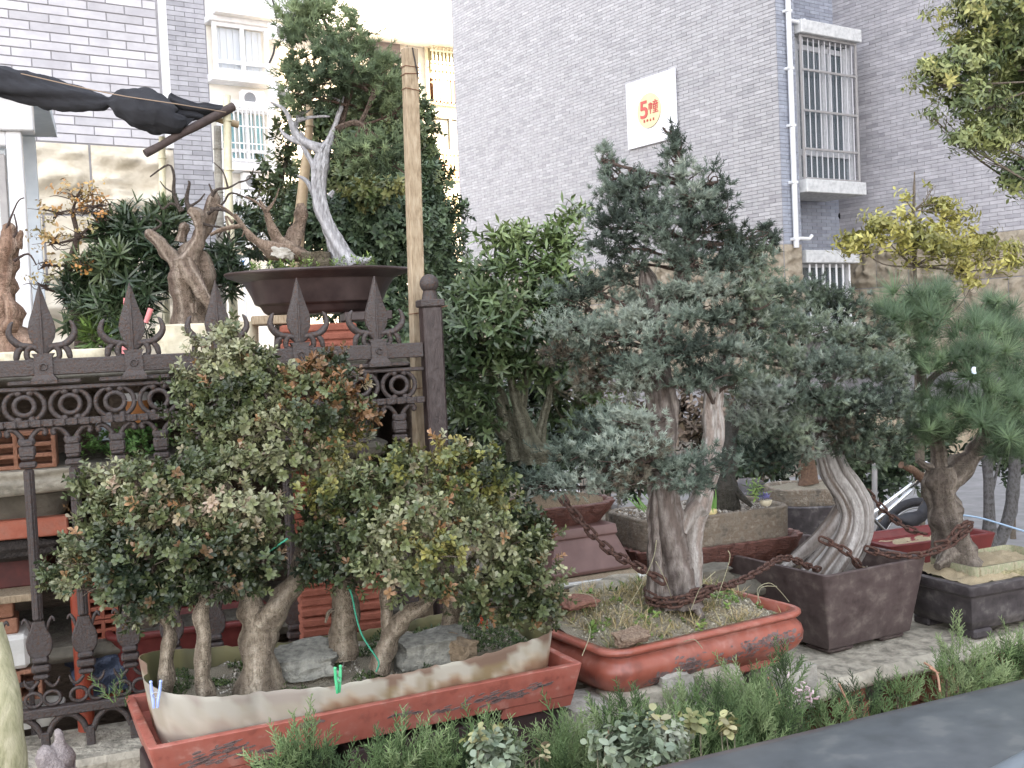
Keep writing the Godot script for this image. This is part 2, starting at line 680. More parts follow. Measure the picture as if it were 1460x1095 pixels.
# ================================================================ the scene
func _ready() -> void:
	rng.seed = 20111217
	nz.noise_type = FastNoiseLite.TYPE_SIMPLEX_SMOOTH
	nz.seed = 5
	nz.frequency = 0.01
	nz.fractal_type = FastNoiseLite.FRACTAL_NONE
	cam = Camera3D.new()
	cam.name = "camera"
	cam.fov = 2.0 * rad_to_deg(atan(547.5 / F))
	cam.near = 0.05
	cam.far = 400.0
	add_child(cam)
	cam.position = Vector3(0, 1.5, 0)
	cam.rotation = Vector3(deg_to_rad(-2.3), 0, deg_to_rad(-2.6))
	var env := Environment.new()
	env.background_mode = Environment.BG_SKY
	var sm := ProceduralSkyMaterial.new()
	sm.sky_top_color = Color(0.60, 0.62, 0.66)
	sm.sky_horizon_color = Color(0.95, 0.93, 0.92)
	sm.sky_curve = 0.25
	sm.ground_bottom_color = Color(0.35, 0.34, 0.32)
	sm.ground_horizon_color = Color(0.85, 0.86, 0.88)
	sm.sky_energy_multiplier = 1.0
	var sky := Sky.new()
	sky.sky_material = sm
	env.sky = sky
	env.tonemap_mode = Environment.TONE_MAPPER_LINEAR
	env.tonemap_exposure = 7.6
	env.sdfgi_enabled = true
	env.ssao_enabled = true
	env.ssil_enabled = true
	var we := WorldEnvironment.new()
	we.name = "world_environment"
	we.environment = env
	add_child(we)
	var sun := DirectionalLight3D.new()
	sun.name = "sun"
	sun.light_energy = 1.5
	sun.light_color = Color(1.0, 0.9, 0.76)
	sun.light_angular_distance = 0.5
	sun.shadow_enabled = true
	add_child(sun)
	sun.basis = Basis.looking_at(Vector3(-0.85, -0.45, -0.3))

	setting()
	right_building()
	left_building()
	far_buildings()
	far_trees()
	benches()
	fence()
	shelf_things()
	top_shelf()
	pots()
	pot_details()
	shrubs()
	junipers()
	pine_and_right()
	back_things()
	front_plants()
	car()

var AX := Vector3(0.829, 0, -0.559)       # along the blocks' fronts, to the right and away
var BX := Vector3(-0.559, 0, -0.829)      # along their sides, to the left and away
var CORNER: Vector3

func prism(mb: MB, pts: Array, y0: float, y1: float) -> void:   # points clockwise seen from above
	for k in pts.size():
		var a: Vector3 = pts[k]
		var b: Vector3 = pts[(k + 1) % pts.size()]
		mb.quad(Vector3(a.x, y0, a.z), Vector3(b.x, y0, b.z), Vector3(b.x, y1, b.z), Vector3(a.x, y1, a.z))
	var poly := PackedVector2Array()
	for p in pts:
		poly.append(Vector2(p.x, p.z))
	var t := Geometry2D.triangulate_polygon(poly)
	var s := mb.v.size()
	for p in pts:
		mb.add(Vector3(p.x, y1, p.z))
	for k in range(0, t.size(), 3):
		mb.tri(s + t[k], s + t[k + 1], s + t[k + 2])

# bricks on a wall plane: o at u=0,y=0; u along the wall, n out of it; the largest in view become parts
func lay_bricks(parent: Node3D, o: Vector3, u: Vector3, n: Vector3, u0: float, u1: float, y0: float, y1: float, most: int, holes: Array, L := 0.24, Hh := 0.0585, tint := Color.WHITE, dark := 0.16) -> void:
	var list := []
	var row := 0
	var y := y0
	while y + Hh <= y1 + 0.001:
		var x := u0 - (L * 0.5 if row % 2 else 0.0)
		while x < u1 - 0.01:
			var a := maxf(x, u0) + 0.0035
			var b := minf(x + L, u1) - 0.0035
			x += L
			if b - a < 0.02:
				continue
			var ok := true
			for h in holes:
				if b > h[0] and a < h[1] and y + Hh > h[2] and y < h[3]:
					ok = false
			if not ok:
				continue
			var p := o + u * ((a + b) * 0.5) + Vector3.UP * (y + Hh * 0.5)
			if in_view(p, 0.1):
				var pick_ := rng.randf() + 0.10 * nz.get_noise_2d(p.dot(u) * 70.0, p.y * 160.0) + 0.10 * nz.get_noise_1d(row * 37.0)
				var shade := 1
				if pick_ < dark:
					shade = 0
				elif pick_ > 0.86:
					shade = 2
				list.append([(p - cam.position).length(), p, b - a, shade, rng.randf_range(0.95, 1.05)])
		y += Hh
		row += 1
	list.sort_custom(func(p, q): return p[0] < q[0])
	var basis := Basis(u, Vector3.UP, n)
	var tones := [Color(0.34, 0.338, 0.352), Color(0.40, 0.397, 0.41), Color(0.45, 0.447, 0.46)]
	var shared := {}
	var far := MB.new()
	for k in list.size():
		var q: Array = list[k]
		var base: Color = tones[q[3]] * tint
		if k < most:
			var vi := int((q[4] - 0.95) / 0.1 * 2.99)
			var key := "%d_%d_%.3f" % [q[3], vi, q[2]]
			if not shared.has(key):
				var mb := MB.new()
				var f := 0.96 + 0.04 * vi
				mb.col = Color(base.r * f, base.g * f, base.b * f)
				mb.box(Vector3.ZERO, Vector3(q[2], Hh - 0.007, 0.014), Basis(), 0.0018)
				shared[key] = mb.mesh(mats.tile)
			var m := MeshInstance3D.new()
			m.mesh = shared[key]
			m.name = "brick"
			parent.add_child(m, true)
			m.global_transform = Transform3D(basis, q[1] + n * rng.randf_range(0.0, 0.002))
		else:
			far.col = Color(base.r * q[4], base.g * q[4], base.b * q[4])
			var hx: Vector3 = u * q[2] * 0.5
			var hy := Vector3.UP * (Hh - 0.007) * 0.5
			var c: Vector3 = q[1] + n * rng.randf_range(0.006, 0.0085)
			var e := n * -0.012
			far.quad(c - hx - hy, c + hx - hy, c + hx + hy, c - hx + hy)
			far.quad(c - hx + hy, c + hx + hy, c + hx + hy + e, c - hx + hy + e)
			far.quad(c - hx - hy + e, c + hx - hy + e, c + hx - hy, c - hx - hy)
			far.quad(c - hx - hy + e, c - hx - hy, c - hx + hy, c - hx + hy + e)
			far.quad(c + hx - hy, c + hx - hy + e, c + hx + hy + e, c + hx + hy)
	if far.v.size():
		put("bricks", far, mats.tile, parent, "stuff")

# rough-faced plinth stones on a wall plane
func lay_stones(parent: Node3D, o: Vector3, u: Vector3, n: Vector3, u0: float, u1: float, ys: Array, w: float, m: Material) -> void:
	for r in ys.size() - 1:
		var x := u0 - (w * 0.5 if r % 2 else 0.0)
		var k := 0
		while x < u1:
			var a := maxf(x, u0)
			var b := minf(x + w * (0.85 if k % 2 else 1.0), u1)
			x = x + w * (0.85 if k % 2 else 1.0)
			k += 1
			if b - a < 0.06:
				continue
			var c: Vector3 = o + u * ((a + b) * 0.5) + Vector3.UP * ((ys[r] + ys[r + 1]) * 0.5)
			if not in_view(c, 0.15):
				continue
			var mb := MB.new()
			var hw := (b - a) * 0.5 - 0.008
			var hh: float = (ys[r + 1] - ys[r]) * 0.5 - 0.008
			var rows := []
			var N := 18
			for i in N + 1:
				var row := PackedVector3Array()
				for j in N + 1:
					var s := 2.0 * j / N - 1.0
					var t := 2.0 * i / N - 1.0
					var rim := minf(1.0, 3.0 * (1.0 - maxf(absf(s), absf(t))))
					var q := Vector3(s * hw, t * hh, 0)
					var wpos := c + u * q.x + Vector3.UP * q.y
					var z := 0.012 + rim * maxf(0.002, 0.03 + 0.07 * nz.get_noise_3d(wpos.x * 500.0 + wpos.z * 400.0, wpos.y * 600.0, r * 90.0) + 0.035 * nz.get_noise_3d(wpos.x * 1700.0 + wpos.z * 1500.0, wpos.y * 1900.0, k * 50.0))
					row.append(q + Vector3(0, 0, z))
				rows.append(row)
			mb.grid(rows, false)
			for e in [[0, 1], [1, 0]]:
				pass
			mb.quad(Vector3(-hw, -hh, -0.03), Vector3(hw, -hh, -0.03), Vector3(hw, -hh, 0.012), Vector3(-hw, -hh, 0.012))
			mb.quad(Vector3(-hw, hh, 0.012), Vector3(hw, hh, 0.012), Vector3(hw, hh, -0.03), Vector3(-hw, hh, -0.03))
			mb.quad(Vector3(-hw, -hh, -0.03), Vector3(-hw, -hh, 0.012), Vector3(-hw, hh, 0.012), Vector3(-hw, hh, -0.03))
			mb.quad(Vector3(hw, -hh, 0.012), Vector3(hw, -hh, -0.03), Vector3(hw, hh, -0.03), Vector3(hw, hh, 0.012))
			var q := put("stone_block", mb, m, parent)
			q.global_transform = Transform3D(Basis(u, Vector3.UP, n), c)

func setting() -> void:
	var t := StandardMaterial3D.new()
	t.vertex_color_use_as_albedo = true
	t.roughness = 0.45
	t.albedo_texture = noise_tex([C(225, 224, 226), C(255, 255, 255)], 0.03, 5, 3)
	t.uv1_triplanar = true
	t.uv1_world_triplanar = true
	t.uv1_scale = Vector3.ONE / 1.3
	mats.tile = t
	M("mortar", [C(142, 141, 144), C(158, 157, 160)], 1.0, 0.9)
	M("white_paint", [C(215, 217, 220), C(236, 237, 238)], 1.5, 0.5)
	M("plinth", [C(128, 118, 102), C(156, 146, 128), C(172, 162, 146)], 0.9, 0.9, 0.5, {"bfreq": 0.05})
	M("pvc", [C(226, 228, 230)], 1.0, 0.35)
	M("iron_bar", [C(190, 190, 194)], 1.0, 0.4)
	M("frame_grey", [C(140, 138, 138), C(160, 158, 156)], 0.6, 0.5)
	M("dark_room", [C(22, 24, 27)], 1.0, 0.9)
	glass("pane", Color(0.75, 0.85, 0.9), 0.07)
	var g := MB.new()
	g.quad(Vector3(-150, 0, 40), Vector3(150, 0, 40), Vector3(150, 0, -200), Vector3(-150, 0, -200))
	var go := put("ground", g, M("earth", [C(84, 76, 66), C(112, 104, 92), C(96, 92, 84)], 1.5, 0.95, 1.0))
	go.set_meta("kind", "structure")
	var pv := MB.new()
	pv.box(Vector3(7.5, 0.03, -9.7), Vector3(13, 0.06, 4.2), Basis(Vector3.UP, 0.3), 0.01)
	put("pavement", pv, M("pave", [C(118, 118, 118), C(136, 135, 136)], 1.2, 0.85, 0.2)).set_meta("kind", "structure")
	var kb := MB.new()
	kb.box(Vector3(6.6, 0.06, -7.45), Vector3(12.8, 0.12, 0.14), Basis(Vector3.UP, 0.3), 0.015)
	put("kerb", kb, M("kerb_grey", [C(160, 160, 162), C(184, 184, 184)], 0.8, 0.85, 0.2)).set_meta("kind", "structure")

func frame_rect(mb: MB, w: float, h: float, t: float, dp: float, at := Vector3.ZERO) -> void:
	mb.box(at + Vector3(-w / 2 + t / 2, 0, 0), Vector3(t, h, dp), Basis(), 0.004)
	mb.box(at + Vector3(w / 2 - t / 2, 0, 0), Vector3(t, h, dp), Basis(), 0.004)
	mb.box(at + Vector3(0, h / 2 - t / 2, 0.001), Vector3(w - 2 * t, t, dp), Basis(), 0.004)
	mb.box(at + Vector3(0, -h / 2 + t / 2, 0.001), Vector3(w - 2 * t, t, dp), Basis(), 0.004)

func right_building() -> void:
	CORNER = P(1112, 200, 16.5)
	CORNER.y = 0
	var c0 := CORNER
	var e1 := c0 + AX * 0.40
	var e2 := e1 + BX * 0.8
	var ic := c0 + AX * 2.3 + BX * 0.8
	var hl := H(652, 200, c0, AX)          # left edge of the long side
	var b_len := (hl - c0).dot(BX)
	var r := thing("apartment_block", "grey brick apartment block with white downpipe, rough stone plinth and barred bay window", "building")
	var w := MB.new()
	var far := c0 + BX * b_len
	var rend := ic - BX * 36.0
	prism(w, [far, c0, e1, e2, ic, rend, rend + AX * 11.0, far + AX * 14.0 ], 0, 24.5)
	put("wall", w, mats.mortar, r)
	var rf := MB.new()
	prism(rf, [far - AX * 0.3 + BX * 0.3, c0 - AX * 0.3 - BX * 0.3, c0 + AX * 2.0 - BX * 0.3, rend - BX * 0.3 - AX * 0.3, rend + AX * 11.3 - BX * 0.3, far + AX * 14.3 + BX * 0.3], 24.5, 24.8)
	put("roof", rf, M("roof_grey", [C(150, 150, 152), C(170, 170, 170)], 2.0, 0.8), r)
	var PL := 2.78
	# the long side, the strip beside the pipe, the recess and the long wing towards us
	var sg_o := c0
	lay_bricks(r, c0, BX, -AX, 0.0, b_len, PL, 11.5, 240, [])
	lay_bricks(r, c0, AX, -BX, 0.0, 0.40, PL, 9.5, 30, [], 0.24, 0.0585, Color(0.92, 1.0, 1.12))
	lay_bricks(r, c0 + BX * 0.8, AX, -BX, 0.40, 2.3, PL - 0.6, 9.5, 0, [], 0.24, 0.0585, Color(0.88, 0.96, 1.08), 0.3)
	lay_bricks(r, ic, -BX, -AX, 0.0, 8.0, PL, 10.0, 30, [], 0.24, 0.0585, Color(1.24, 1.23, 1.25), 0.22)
	lay_stones(r, c0, BX, -AX, 0.0, b_len, [0.7, 1.4, 2.1, PL], 0.62, mats.plinth)
	lay_stones(r, c0, AX, -BX, 0.0, 0.4, [0.7, 1.4, 2.1, PL], 0.5, mats.plinth)
	lay_stones(r, ic, -BX, -AX, 0.0, 8.0, [0.7, 1.4, 2.1, PL], 0.72, mats.plinth)
	# white drain pipe with collars and a side arm
	var pipe := MB.new()
	var pb := c0 + AX * 0.2 - BX * 0.075
	tube(pipe, [pb + Vector3.UP * 2.72, pb + Vector3.UP * 5.0, pb + Vector3.UP * 9.0, pb + Vector3.UP * 17.4], [0.043, 0.043, 0.043, 0.043], 10, 1)
	var d := put("drain_pipe", pipe, mats.pvc, r)
	d.set_meta("label", "white plastic drain pipe down the corner strip")
	for k in 7:
		var col := MB.new()
		col.box(pb + Vector3.UP * (2.85 + k * 0.86) + BX * 0.02, Vector3(0.11, 0.045, 0.12), Basis(AX, Vector3.UP, -BX), 0.008)
		put("pipe_clip", col, mats.pvc, d)
	for y in [2.86, 6.15]:
		var arm := MB.new()
		tube(arm, [pb + Vector3.UP * y, pb + AX * 0.3 + Vector3.UP * y, pb + AX * 0.36 + Vector3.UP * (y + 0.05)], [0.03, 0.03, 0.03], 8, 1)
		put("pipe_arm", arm, mats.pvc, d)
	# the barred bay window
	bay_window(r, c0 + AX * 0.47 - BX * 0.02, H(1180, 158, c0, BX).y, 1.30, 2.22, true)
	bay_window(r, c0 + AX * 0.55 + BX * 0.1, 2.02, 1.15, 0.95, false)

	var vh := MB.new()
	tube(vh, [H(1198, 308, c0 + BX * 0.8, BX) - BX * 0.005, H(1198, 308, c0 + BX * 0.8, BX) - BX * 0.03], [0.06, 0.06], 16, 1)
	put("vent_hole", vh, mats.dark_room, r)
	# the number board on the long side
	var n := -AX
	var o := c0 + n * 0.03
	var p0 := H(893, 124, o, n)
	var p1 := H(966, 192, o, n)
	var cn := (p0 + p1) * 0.5
	var bw := absf((p1 - p0).dot(BX))
	var bh := H(930, 108, o, n).y - H(931, 205, o, n).y
	cn.y = (H(930, 108, o, n).y + H(931, 205, o, n).y) * 0.5
	var sg := thing("house_number_sign", "square white board with a round cream plate and red 5 on grey brick wall", "sign", cn)
	sg.basis = Basis(-BX, Vector3.UP, n)
	var bd := MB.new()
	bd.box(Vector3.ZERO, Vector3(bw, bh, 0.04), Basis(), 0.006)
	put("board", bd, M("board_white", [C(232, 233, 238), C(244, 245, 248)], 1.2, 0.5), sg)
	var pr := bw * 0.235
	var pl := MB.new()
	var ring := PackedVector2Array()
	for k in 40:
		ring.append(Vector2(cos(TAU * k / 40), sin(TAU * k / 40)) * pr)
	slab(pl, ring, 0.02, Vector3(-bw * 0.02, 0.0, 0.03))
	var pd := put("round_plate", pl, M("cream", [C(214, 198, 150), C(222, 208, 166)], 0.6, 0.5), sg)
	var red := M("sign_red", [C(190, 66, 58)], 1.0, 0.5)
	var tm := TextMesh.new()
	var sf := SystemFont.new()
	sf.font_names = PackedStringArray(["Droid Sans"])
	sf.font_weight = 700
	tm.font = sf
	tm.text = "5"
	tm.font_size = 64
	tm.pixel_size = pr * 1.0 / 46.0
	tm.depth = 0.012
	var five := put("numeral", tm, red, pd)
	five.position = Vector3(-bw * 0.02 - pr * 0.40, pr * 0.1, 0.042)
	# 幢: 巾 on the left, 立 里 on the right
	var z := MB.new()
	var u := pr * 0.058
	for s in [[-5, 2.2, 0.9, 6], [-7, 1.4, 0.9, 6], [-3, 1.4, 0.9, 6], [-5, 4.0, 5, 0.9], [-5, -3, 0.9, 6],
			[2.5, 6.3, 0.9, 1.6], [2.5, 5.0, 7, 0.9], [1.0, 3.9, 0.9, 1.3], [4.0, 3.9, 0.9, 1.3], [2.5, 2.9, 8, 0.9],
			[-0.4, 0.0, 0.8, 4.6], [5.4, 0.0, 0.8, 4.6], [2.5, 2.0, 6, 0.8], [2.5, 0.1, 6, 0.7], [2.5, -1.9, 6, 0.8], [2.5, -1.6, 0.9, 7], [2.5, -3.6, 6, 0.8], [2.5, -5.4, 8, 0.9]]:
		z.box(Vector3(s[0] * u, s[1] * u, rng.randf_range(0, 0.002)), Vector3(s[2] * u, s[3] * u, 0.012))
	put("character", z, red, pd).position = Vector3(-bw * 0.02 + pr * 0.46, pr * 0.12, 0.042)
	var glyphs := [[[0, 3, 5, 1], [-1.6, 0, 1, 6], [1.6, 0, 1, 6], [0, 0, 5, 1], [0, -3, 6, 1]], [[0, 1.5, 6, 1], [0, -1.5, 6, 1], [-2.5, 0, 1, 4], [2.5, 0, 1, 4], [0, 0, 1, 7]], [[-1.2, -1, 1, 5], [1.4, -1.4, 1, 4.4], [0, 1.6, 1.2, 3]], [[0, 3, 1, 1.4], [0, 2, 6, 1], [-1.5, -1, 1, 4], [1.3, -1.4, 1, 4], [0, 0, 4, 1], [0, -3, 5, 1]]]
	for k in 4:
		var gb := MB.new()
		for s in glyphs[k]:
			gb.box(Vector3(s[0], s[1], rng.randf_range(0, 0.2)) * pr * 0.022, Vector3(s[2] * pr * 0.022, s[3] * pr * 0.022, 0.01))
		put("small_character", gb, red, pd).position = Vector3(-bw * 0.02 + pr * (-0.40 + 0.27 * k), pr * (-0.56 + 0.0 * k), 0.042)
	# a small tan notice board low on the long side
	var nb := H(687, 384, o, n)
	var nt := thing("notice_plate", "small tan plate fixed low on the grey brick side wall", "sign", nb)
	nt.basis = Basis(-BX, Vector3.UP, n)
	var nm := MB.new()
	nm.box(Vector3.ZERO, Vector3(0.55, 0.36, 0.04), Basis(), 0.006)
	put("plate", nm, M("tan", [C(186, 168, 142), C(202, 186, 160)], 0.6, 0.7), nt)

func bay_window(r: Node3D, at: Vector3, yc: float, w: float, h: float, big: bool) -> void:
	var win := Node3D.new()
	win.name = "window"
	r.add_child(win, true)
	win.set_meta("label", "tall barred bay window between white concrete slabs" if big else "low barred window half hidden by bonsai foliage")
	win.transform = Transform3D(Basis(AX, Vector3.UP, -BX), at + AX * w * 0.5 + Vector3.UP * yc)
	var dp := 0.72 if big else 0.3
	var body := MB.new()
	body.box(Vector3(0, h / 2 + 0.1, -dp / 2 + 0.06), Vector3(w + 0.12, 0.2, dp + 0.12), Basis(), 0.01)
	put("concrete_slab", body, M("sill_white", [C(176, 178, 178), C(200, 202, 202), C(212, 213, 212)], 0.6, 0.8), win)
	body = MB.new()
	body.box(Vector3(0, -h / 2 - 0.1, -dp / 2 + 0.06), Vector3(w + 0.12, 0.2, dp + 0.12), Basis(), 0.01)
	put("concrete_slab", body, M("sill_white", [C(176, 178, 178), C(200, 202, 202), C(212, 213, 212)], 0.6, 0.8), win)
	var fr := MB.new()
	frame_rect(fr, w, h, 0.06, 0.06, Vector3(0, 0, -0.1))
	if big:
		fr.box(Vector3(0.0, 0.2, -0.1), Vector3(0.07, h - 0.55, 0.05), Basis(), 0.004)
		fr.box(Vector3(0.16, 0.2, -0.12), Vector3(0.05, h - 0.55, 0.05), Basis(), 0.004)
		fr.box(Vector3(w * 0.42, 0.2, -0.11), Vector3(0.12, h - 0.55, 0.05), Basis(), 0.004)
		fr.box(Vector3(0, -h * 0.30, -0.1), Vector3(w - 0.12, 0.09, 0.05), Basis(), 0.004)
		fr.box(Vector3(0, h * 0.43, -0.12), Vector3(w - 0.12, 0.08, 0.05), Basis(), 0.004)
	else:
		fr.box(Vector3(0.0, 0.0, -0.1), Vector3(0.05, h - 0.12, 0.05), Basis(), 0.004)
	put("frame", fr, M("window_white", [C(168, 170, 174), C(190, 192, 194)], 0.5, 0.4), win)
	var gl := MB.new()
	gl.box(Vector3(0, 0, -0.12), Vector3(w - 0.1, h - 0.1, 0.008))
	put("pane", gl, mats.pane, win)
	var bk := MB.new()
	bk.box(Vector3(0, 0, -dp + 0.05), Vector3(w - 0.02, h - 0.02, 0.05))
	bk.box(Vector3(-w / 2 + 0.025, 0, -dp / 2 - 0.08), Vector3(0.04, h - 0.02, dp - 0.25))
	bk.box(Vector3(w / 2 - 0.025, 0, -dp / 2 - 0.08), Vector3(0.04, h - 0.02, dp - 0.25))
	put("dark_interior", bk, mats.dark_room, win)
	if big:
		var cu := MB.new()
		var rows := []
		for y in [-0.62, 0.95]:
			var row := PackedVector3Array()
			for k in 30:
				row.append(Vector3(0.10 + k * 0.014, y, -0.3 + 0.02 * sin(k * 1.3)))
			rows.append(row)
		cu.grid(rows, false)
		put("curtain", cu, M("curtain_grey", [C(40, 38, 44), C(52, 50, 56)], 0.5, 0.9), win)
	var g := MB.new()
	var z := 0.03
	if big:
		frame_rect(g, w + 0.04, h, 0.04, 0.03, Vector3(0, 0, z))
		for f in [0.26, -0.02, -0.285]:
			g.box(Vector3(0, h * f, z + 0.002), Vector3(w - 0.04, 0.035, 0.024), Basis(), 0.004)
		put("grille_frame", g, mats.frame_grey, win)
		for k in 10:
			var b := MB.new()
			tube(b, [Vector3(-w / 2 + 0.07 + k * (w - 0.14) / 9, -h / 2 + 0.03, z - 0.025), Vector3(-w / 2 + 0.07 + k * (w - 0.14) / 9, h / 2 - 0.03, z - 0.025)], [0.011, 0.011], 6, 1)
			put("bar", b, mats.iron_bar, win)
	else:
		for k in 7:
			var b := MB.new()
			b.box(Vector3(-w / 2 + 0.1 + k * (w - 0.2) / 6, 0, z), Vector3(0.035, h - 0.02, 0.02), Basis(), 0.004)
			put("bar", b, mats.white_paint, win)

func left_building() -> void:
	var cl := P(244, 150, 7.5)
	cl.y = 0
	var r := thing("tiled_house", "bright pale grey tiled house wall on a rough cream stone plinth behind the shade net", "building")
	var w := MB.new()
	prism(w, [cl - AX * 9.0, cl, cl + BX * 5.0, cl + BX * 5.0 - AX * 9.0], 0, 9.0)
	put("wall", w, mats.mortar, r)
	var wq := P(301, 200, 13.2)
	wq.y = 0
	w = MB.new()
	prism(w, [wq - AX * 3.6, wq, wq + BX * 4.0, wq + BX * 4.0 - AX * 3.6], 0, 12.0)
	put("rear_wing", w, mats.mortar, r)
	var PL := H(150, 207, cl, BX).y
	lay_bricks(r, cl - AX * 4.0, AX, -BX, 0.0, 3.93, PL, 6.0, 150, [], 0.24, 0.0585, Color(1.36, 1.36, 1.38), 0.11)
	var st := MB.new()
	st.box(cl - AX * 0.03 + Vector3.UP * (PL + 3.0) - BX * 0.01, Vector3(0.05, 6.0, 0.05), Basis(AX, Vector3.UP, -BX), 0.004)
	put("corner_strip", st, mats.white_paint, r)
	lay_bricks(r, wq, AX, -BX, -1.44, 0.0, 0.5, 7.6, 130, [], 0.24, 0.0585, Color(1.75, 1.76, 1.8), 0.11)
	lay_stones(r, cl - AX * 4.0, AX, -BX, 0.0, 4.0, [PL - 1.42, PL - 0.95, PL - 0.47, PL], 0.62, M("cream_stone", [C(176, 166, 146), C(200, 192, 174), C(212, 204, 188)], 0.9, 0.9, 0.5))
	# white shed door frame at the edge of the picture
	var s := thing("shed", "white framed glass door of a small shed at the left edge", "shed", Vector3.ZERO)
	var d := 4.6
	var a := P(38, 300, d)
	var dir := Vector3(0.94, 0, -0.34)
	s.transform = Transform3D(Basis(dir, Vector3.UP, dir.cross(Vector3.UP)), Vector3(a.x, 0, a.z))
	var top := P(30, 135, d).y
	var fr := MB.new()
	fr.box(Vector3(-0.03, top * 0.5 - 0.08, 0), Vector3(0.06, top - 0.16, 0.08), Basis(), 0.005)
	fr.box(Vector3(-0.5, top - 0.08, 0.012), Vector3(1.1, 0.16, 0.1), Basis(), 0.005)
	fr.box(Vector3(-0.06 - 0.42, top - 0.19, 0), Vector3(0.84, 0.06, 0.07), Basis(), 0.005)
	fr.box(Vector3(-0.5, 1.95, -0.005), Vector3(0.84, 0.05, 0.06), Basis(), 0.005)
	put("frame", fr, mats.white_paint, s)
	var gl := MB.new()
	gl.box(Vector3(-0.5, top * 0.5, -0.02), Vector3(0.86, top - 0.3, 0.008))
	put("pane", gl, mats.pane, s)
	var sash := MB.new()
	sash.box(Vector3(-0.085, top * 0.5 - 0.1, -0.012), Vector3(0.03, top - 0.3, 0.05), Basis(), 0.004)
	put("sash", sash, mats.frame_grey, s)
	var bk := MB.new()
	bk.box(Vector3(-0.55, top * 0.5, -0.9), Vector3(1.1, top - 0.02, 0.06))
	bk.box(Vector3(-0.5, top + 0.03, -0.4), Vector3(1.2, 0.05, 1.1))
	put("wall", bk, M("shed_wall", [C(196, 206, 214), C(214, 222, 228)], 1.0, 0.7), s)

func ac_unit(at: Vector3, b: Basis, label: String) -> void:
	var t := thing("air_conditioner", label, "air conditioner", at, 0, "air conditioners on the far flats")
	t.basis = b
	var m := MB.new()
	m.box(Vector3.ZERO, Vector3(0.8, 0.56, 0.3), Basis(), 0.02)
	put("casing", m, mats.white_paint, t)
	var f := MB.new()
	hoop(f, Vector3(-0.12, 0, 0.155), 0.2, 0.014)
	for k in 3:
		hoop(f, Vector3(-0.12, 0, 0.157), 0.05 + 0.05 * k, 0.006)
	put("fan_guard", f, mats.frame_grey, t)
	var g := MB.new()
	var ring := PackedVector2Array()
	for k in 24:
		ring.append(Vector2(cos(TAU * k / 24), sin(TAU * k / 24)) * 0.19)
	slab(g, ring, 0.01, Vector3(-0.12, 0, 0.149))
	put("fan", g, M("fan_grey", [C(120, 124, 130)], 1.0, 0.6), t)

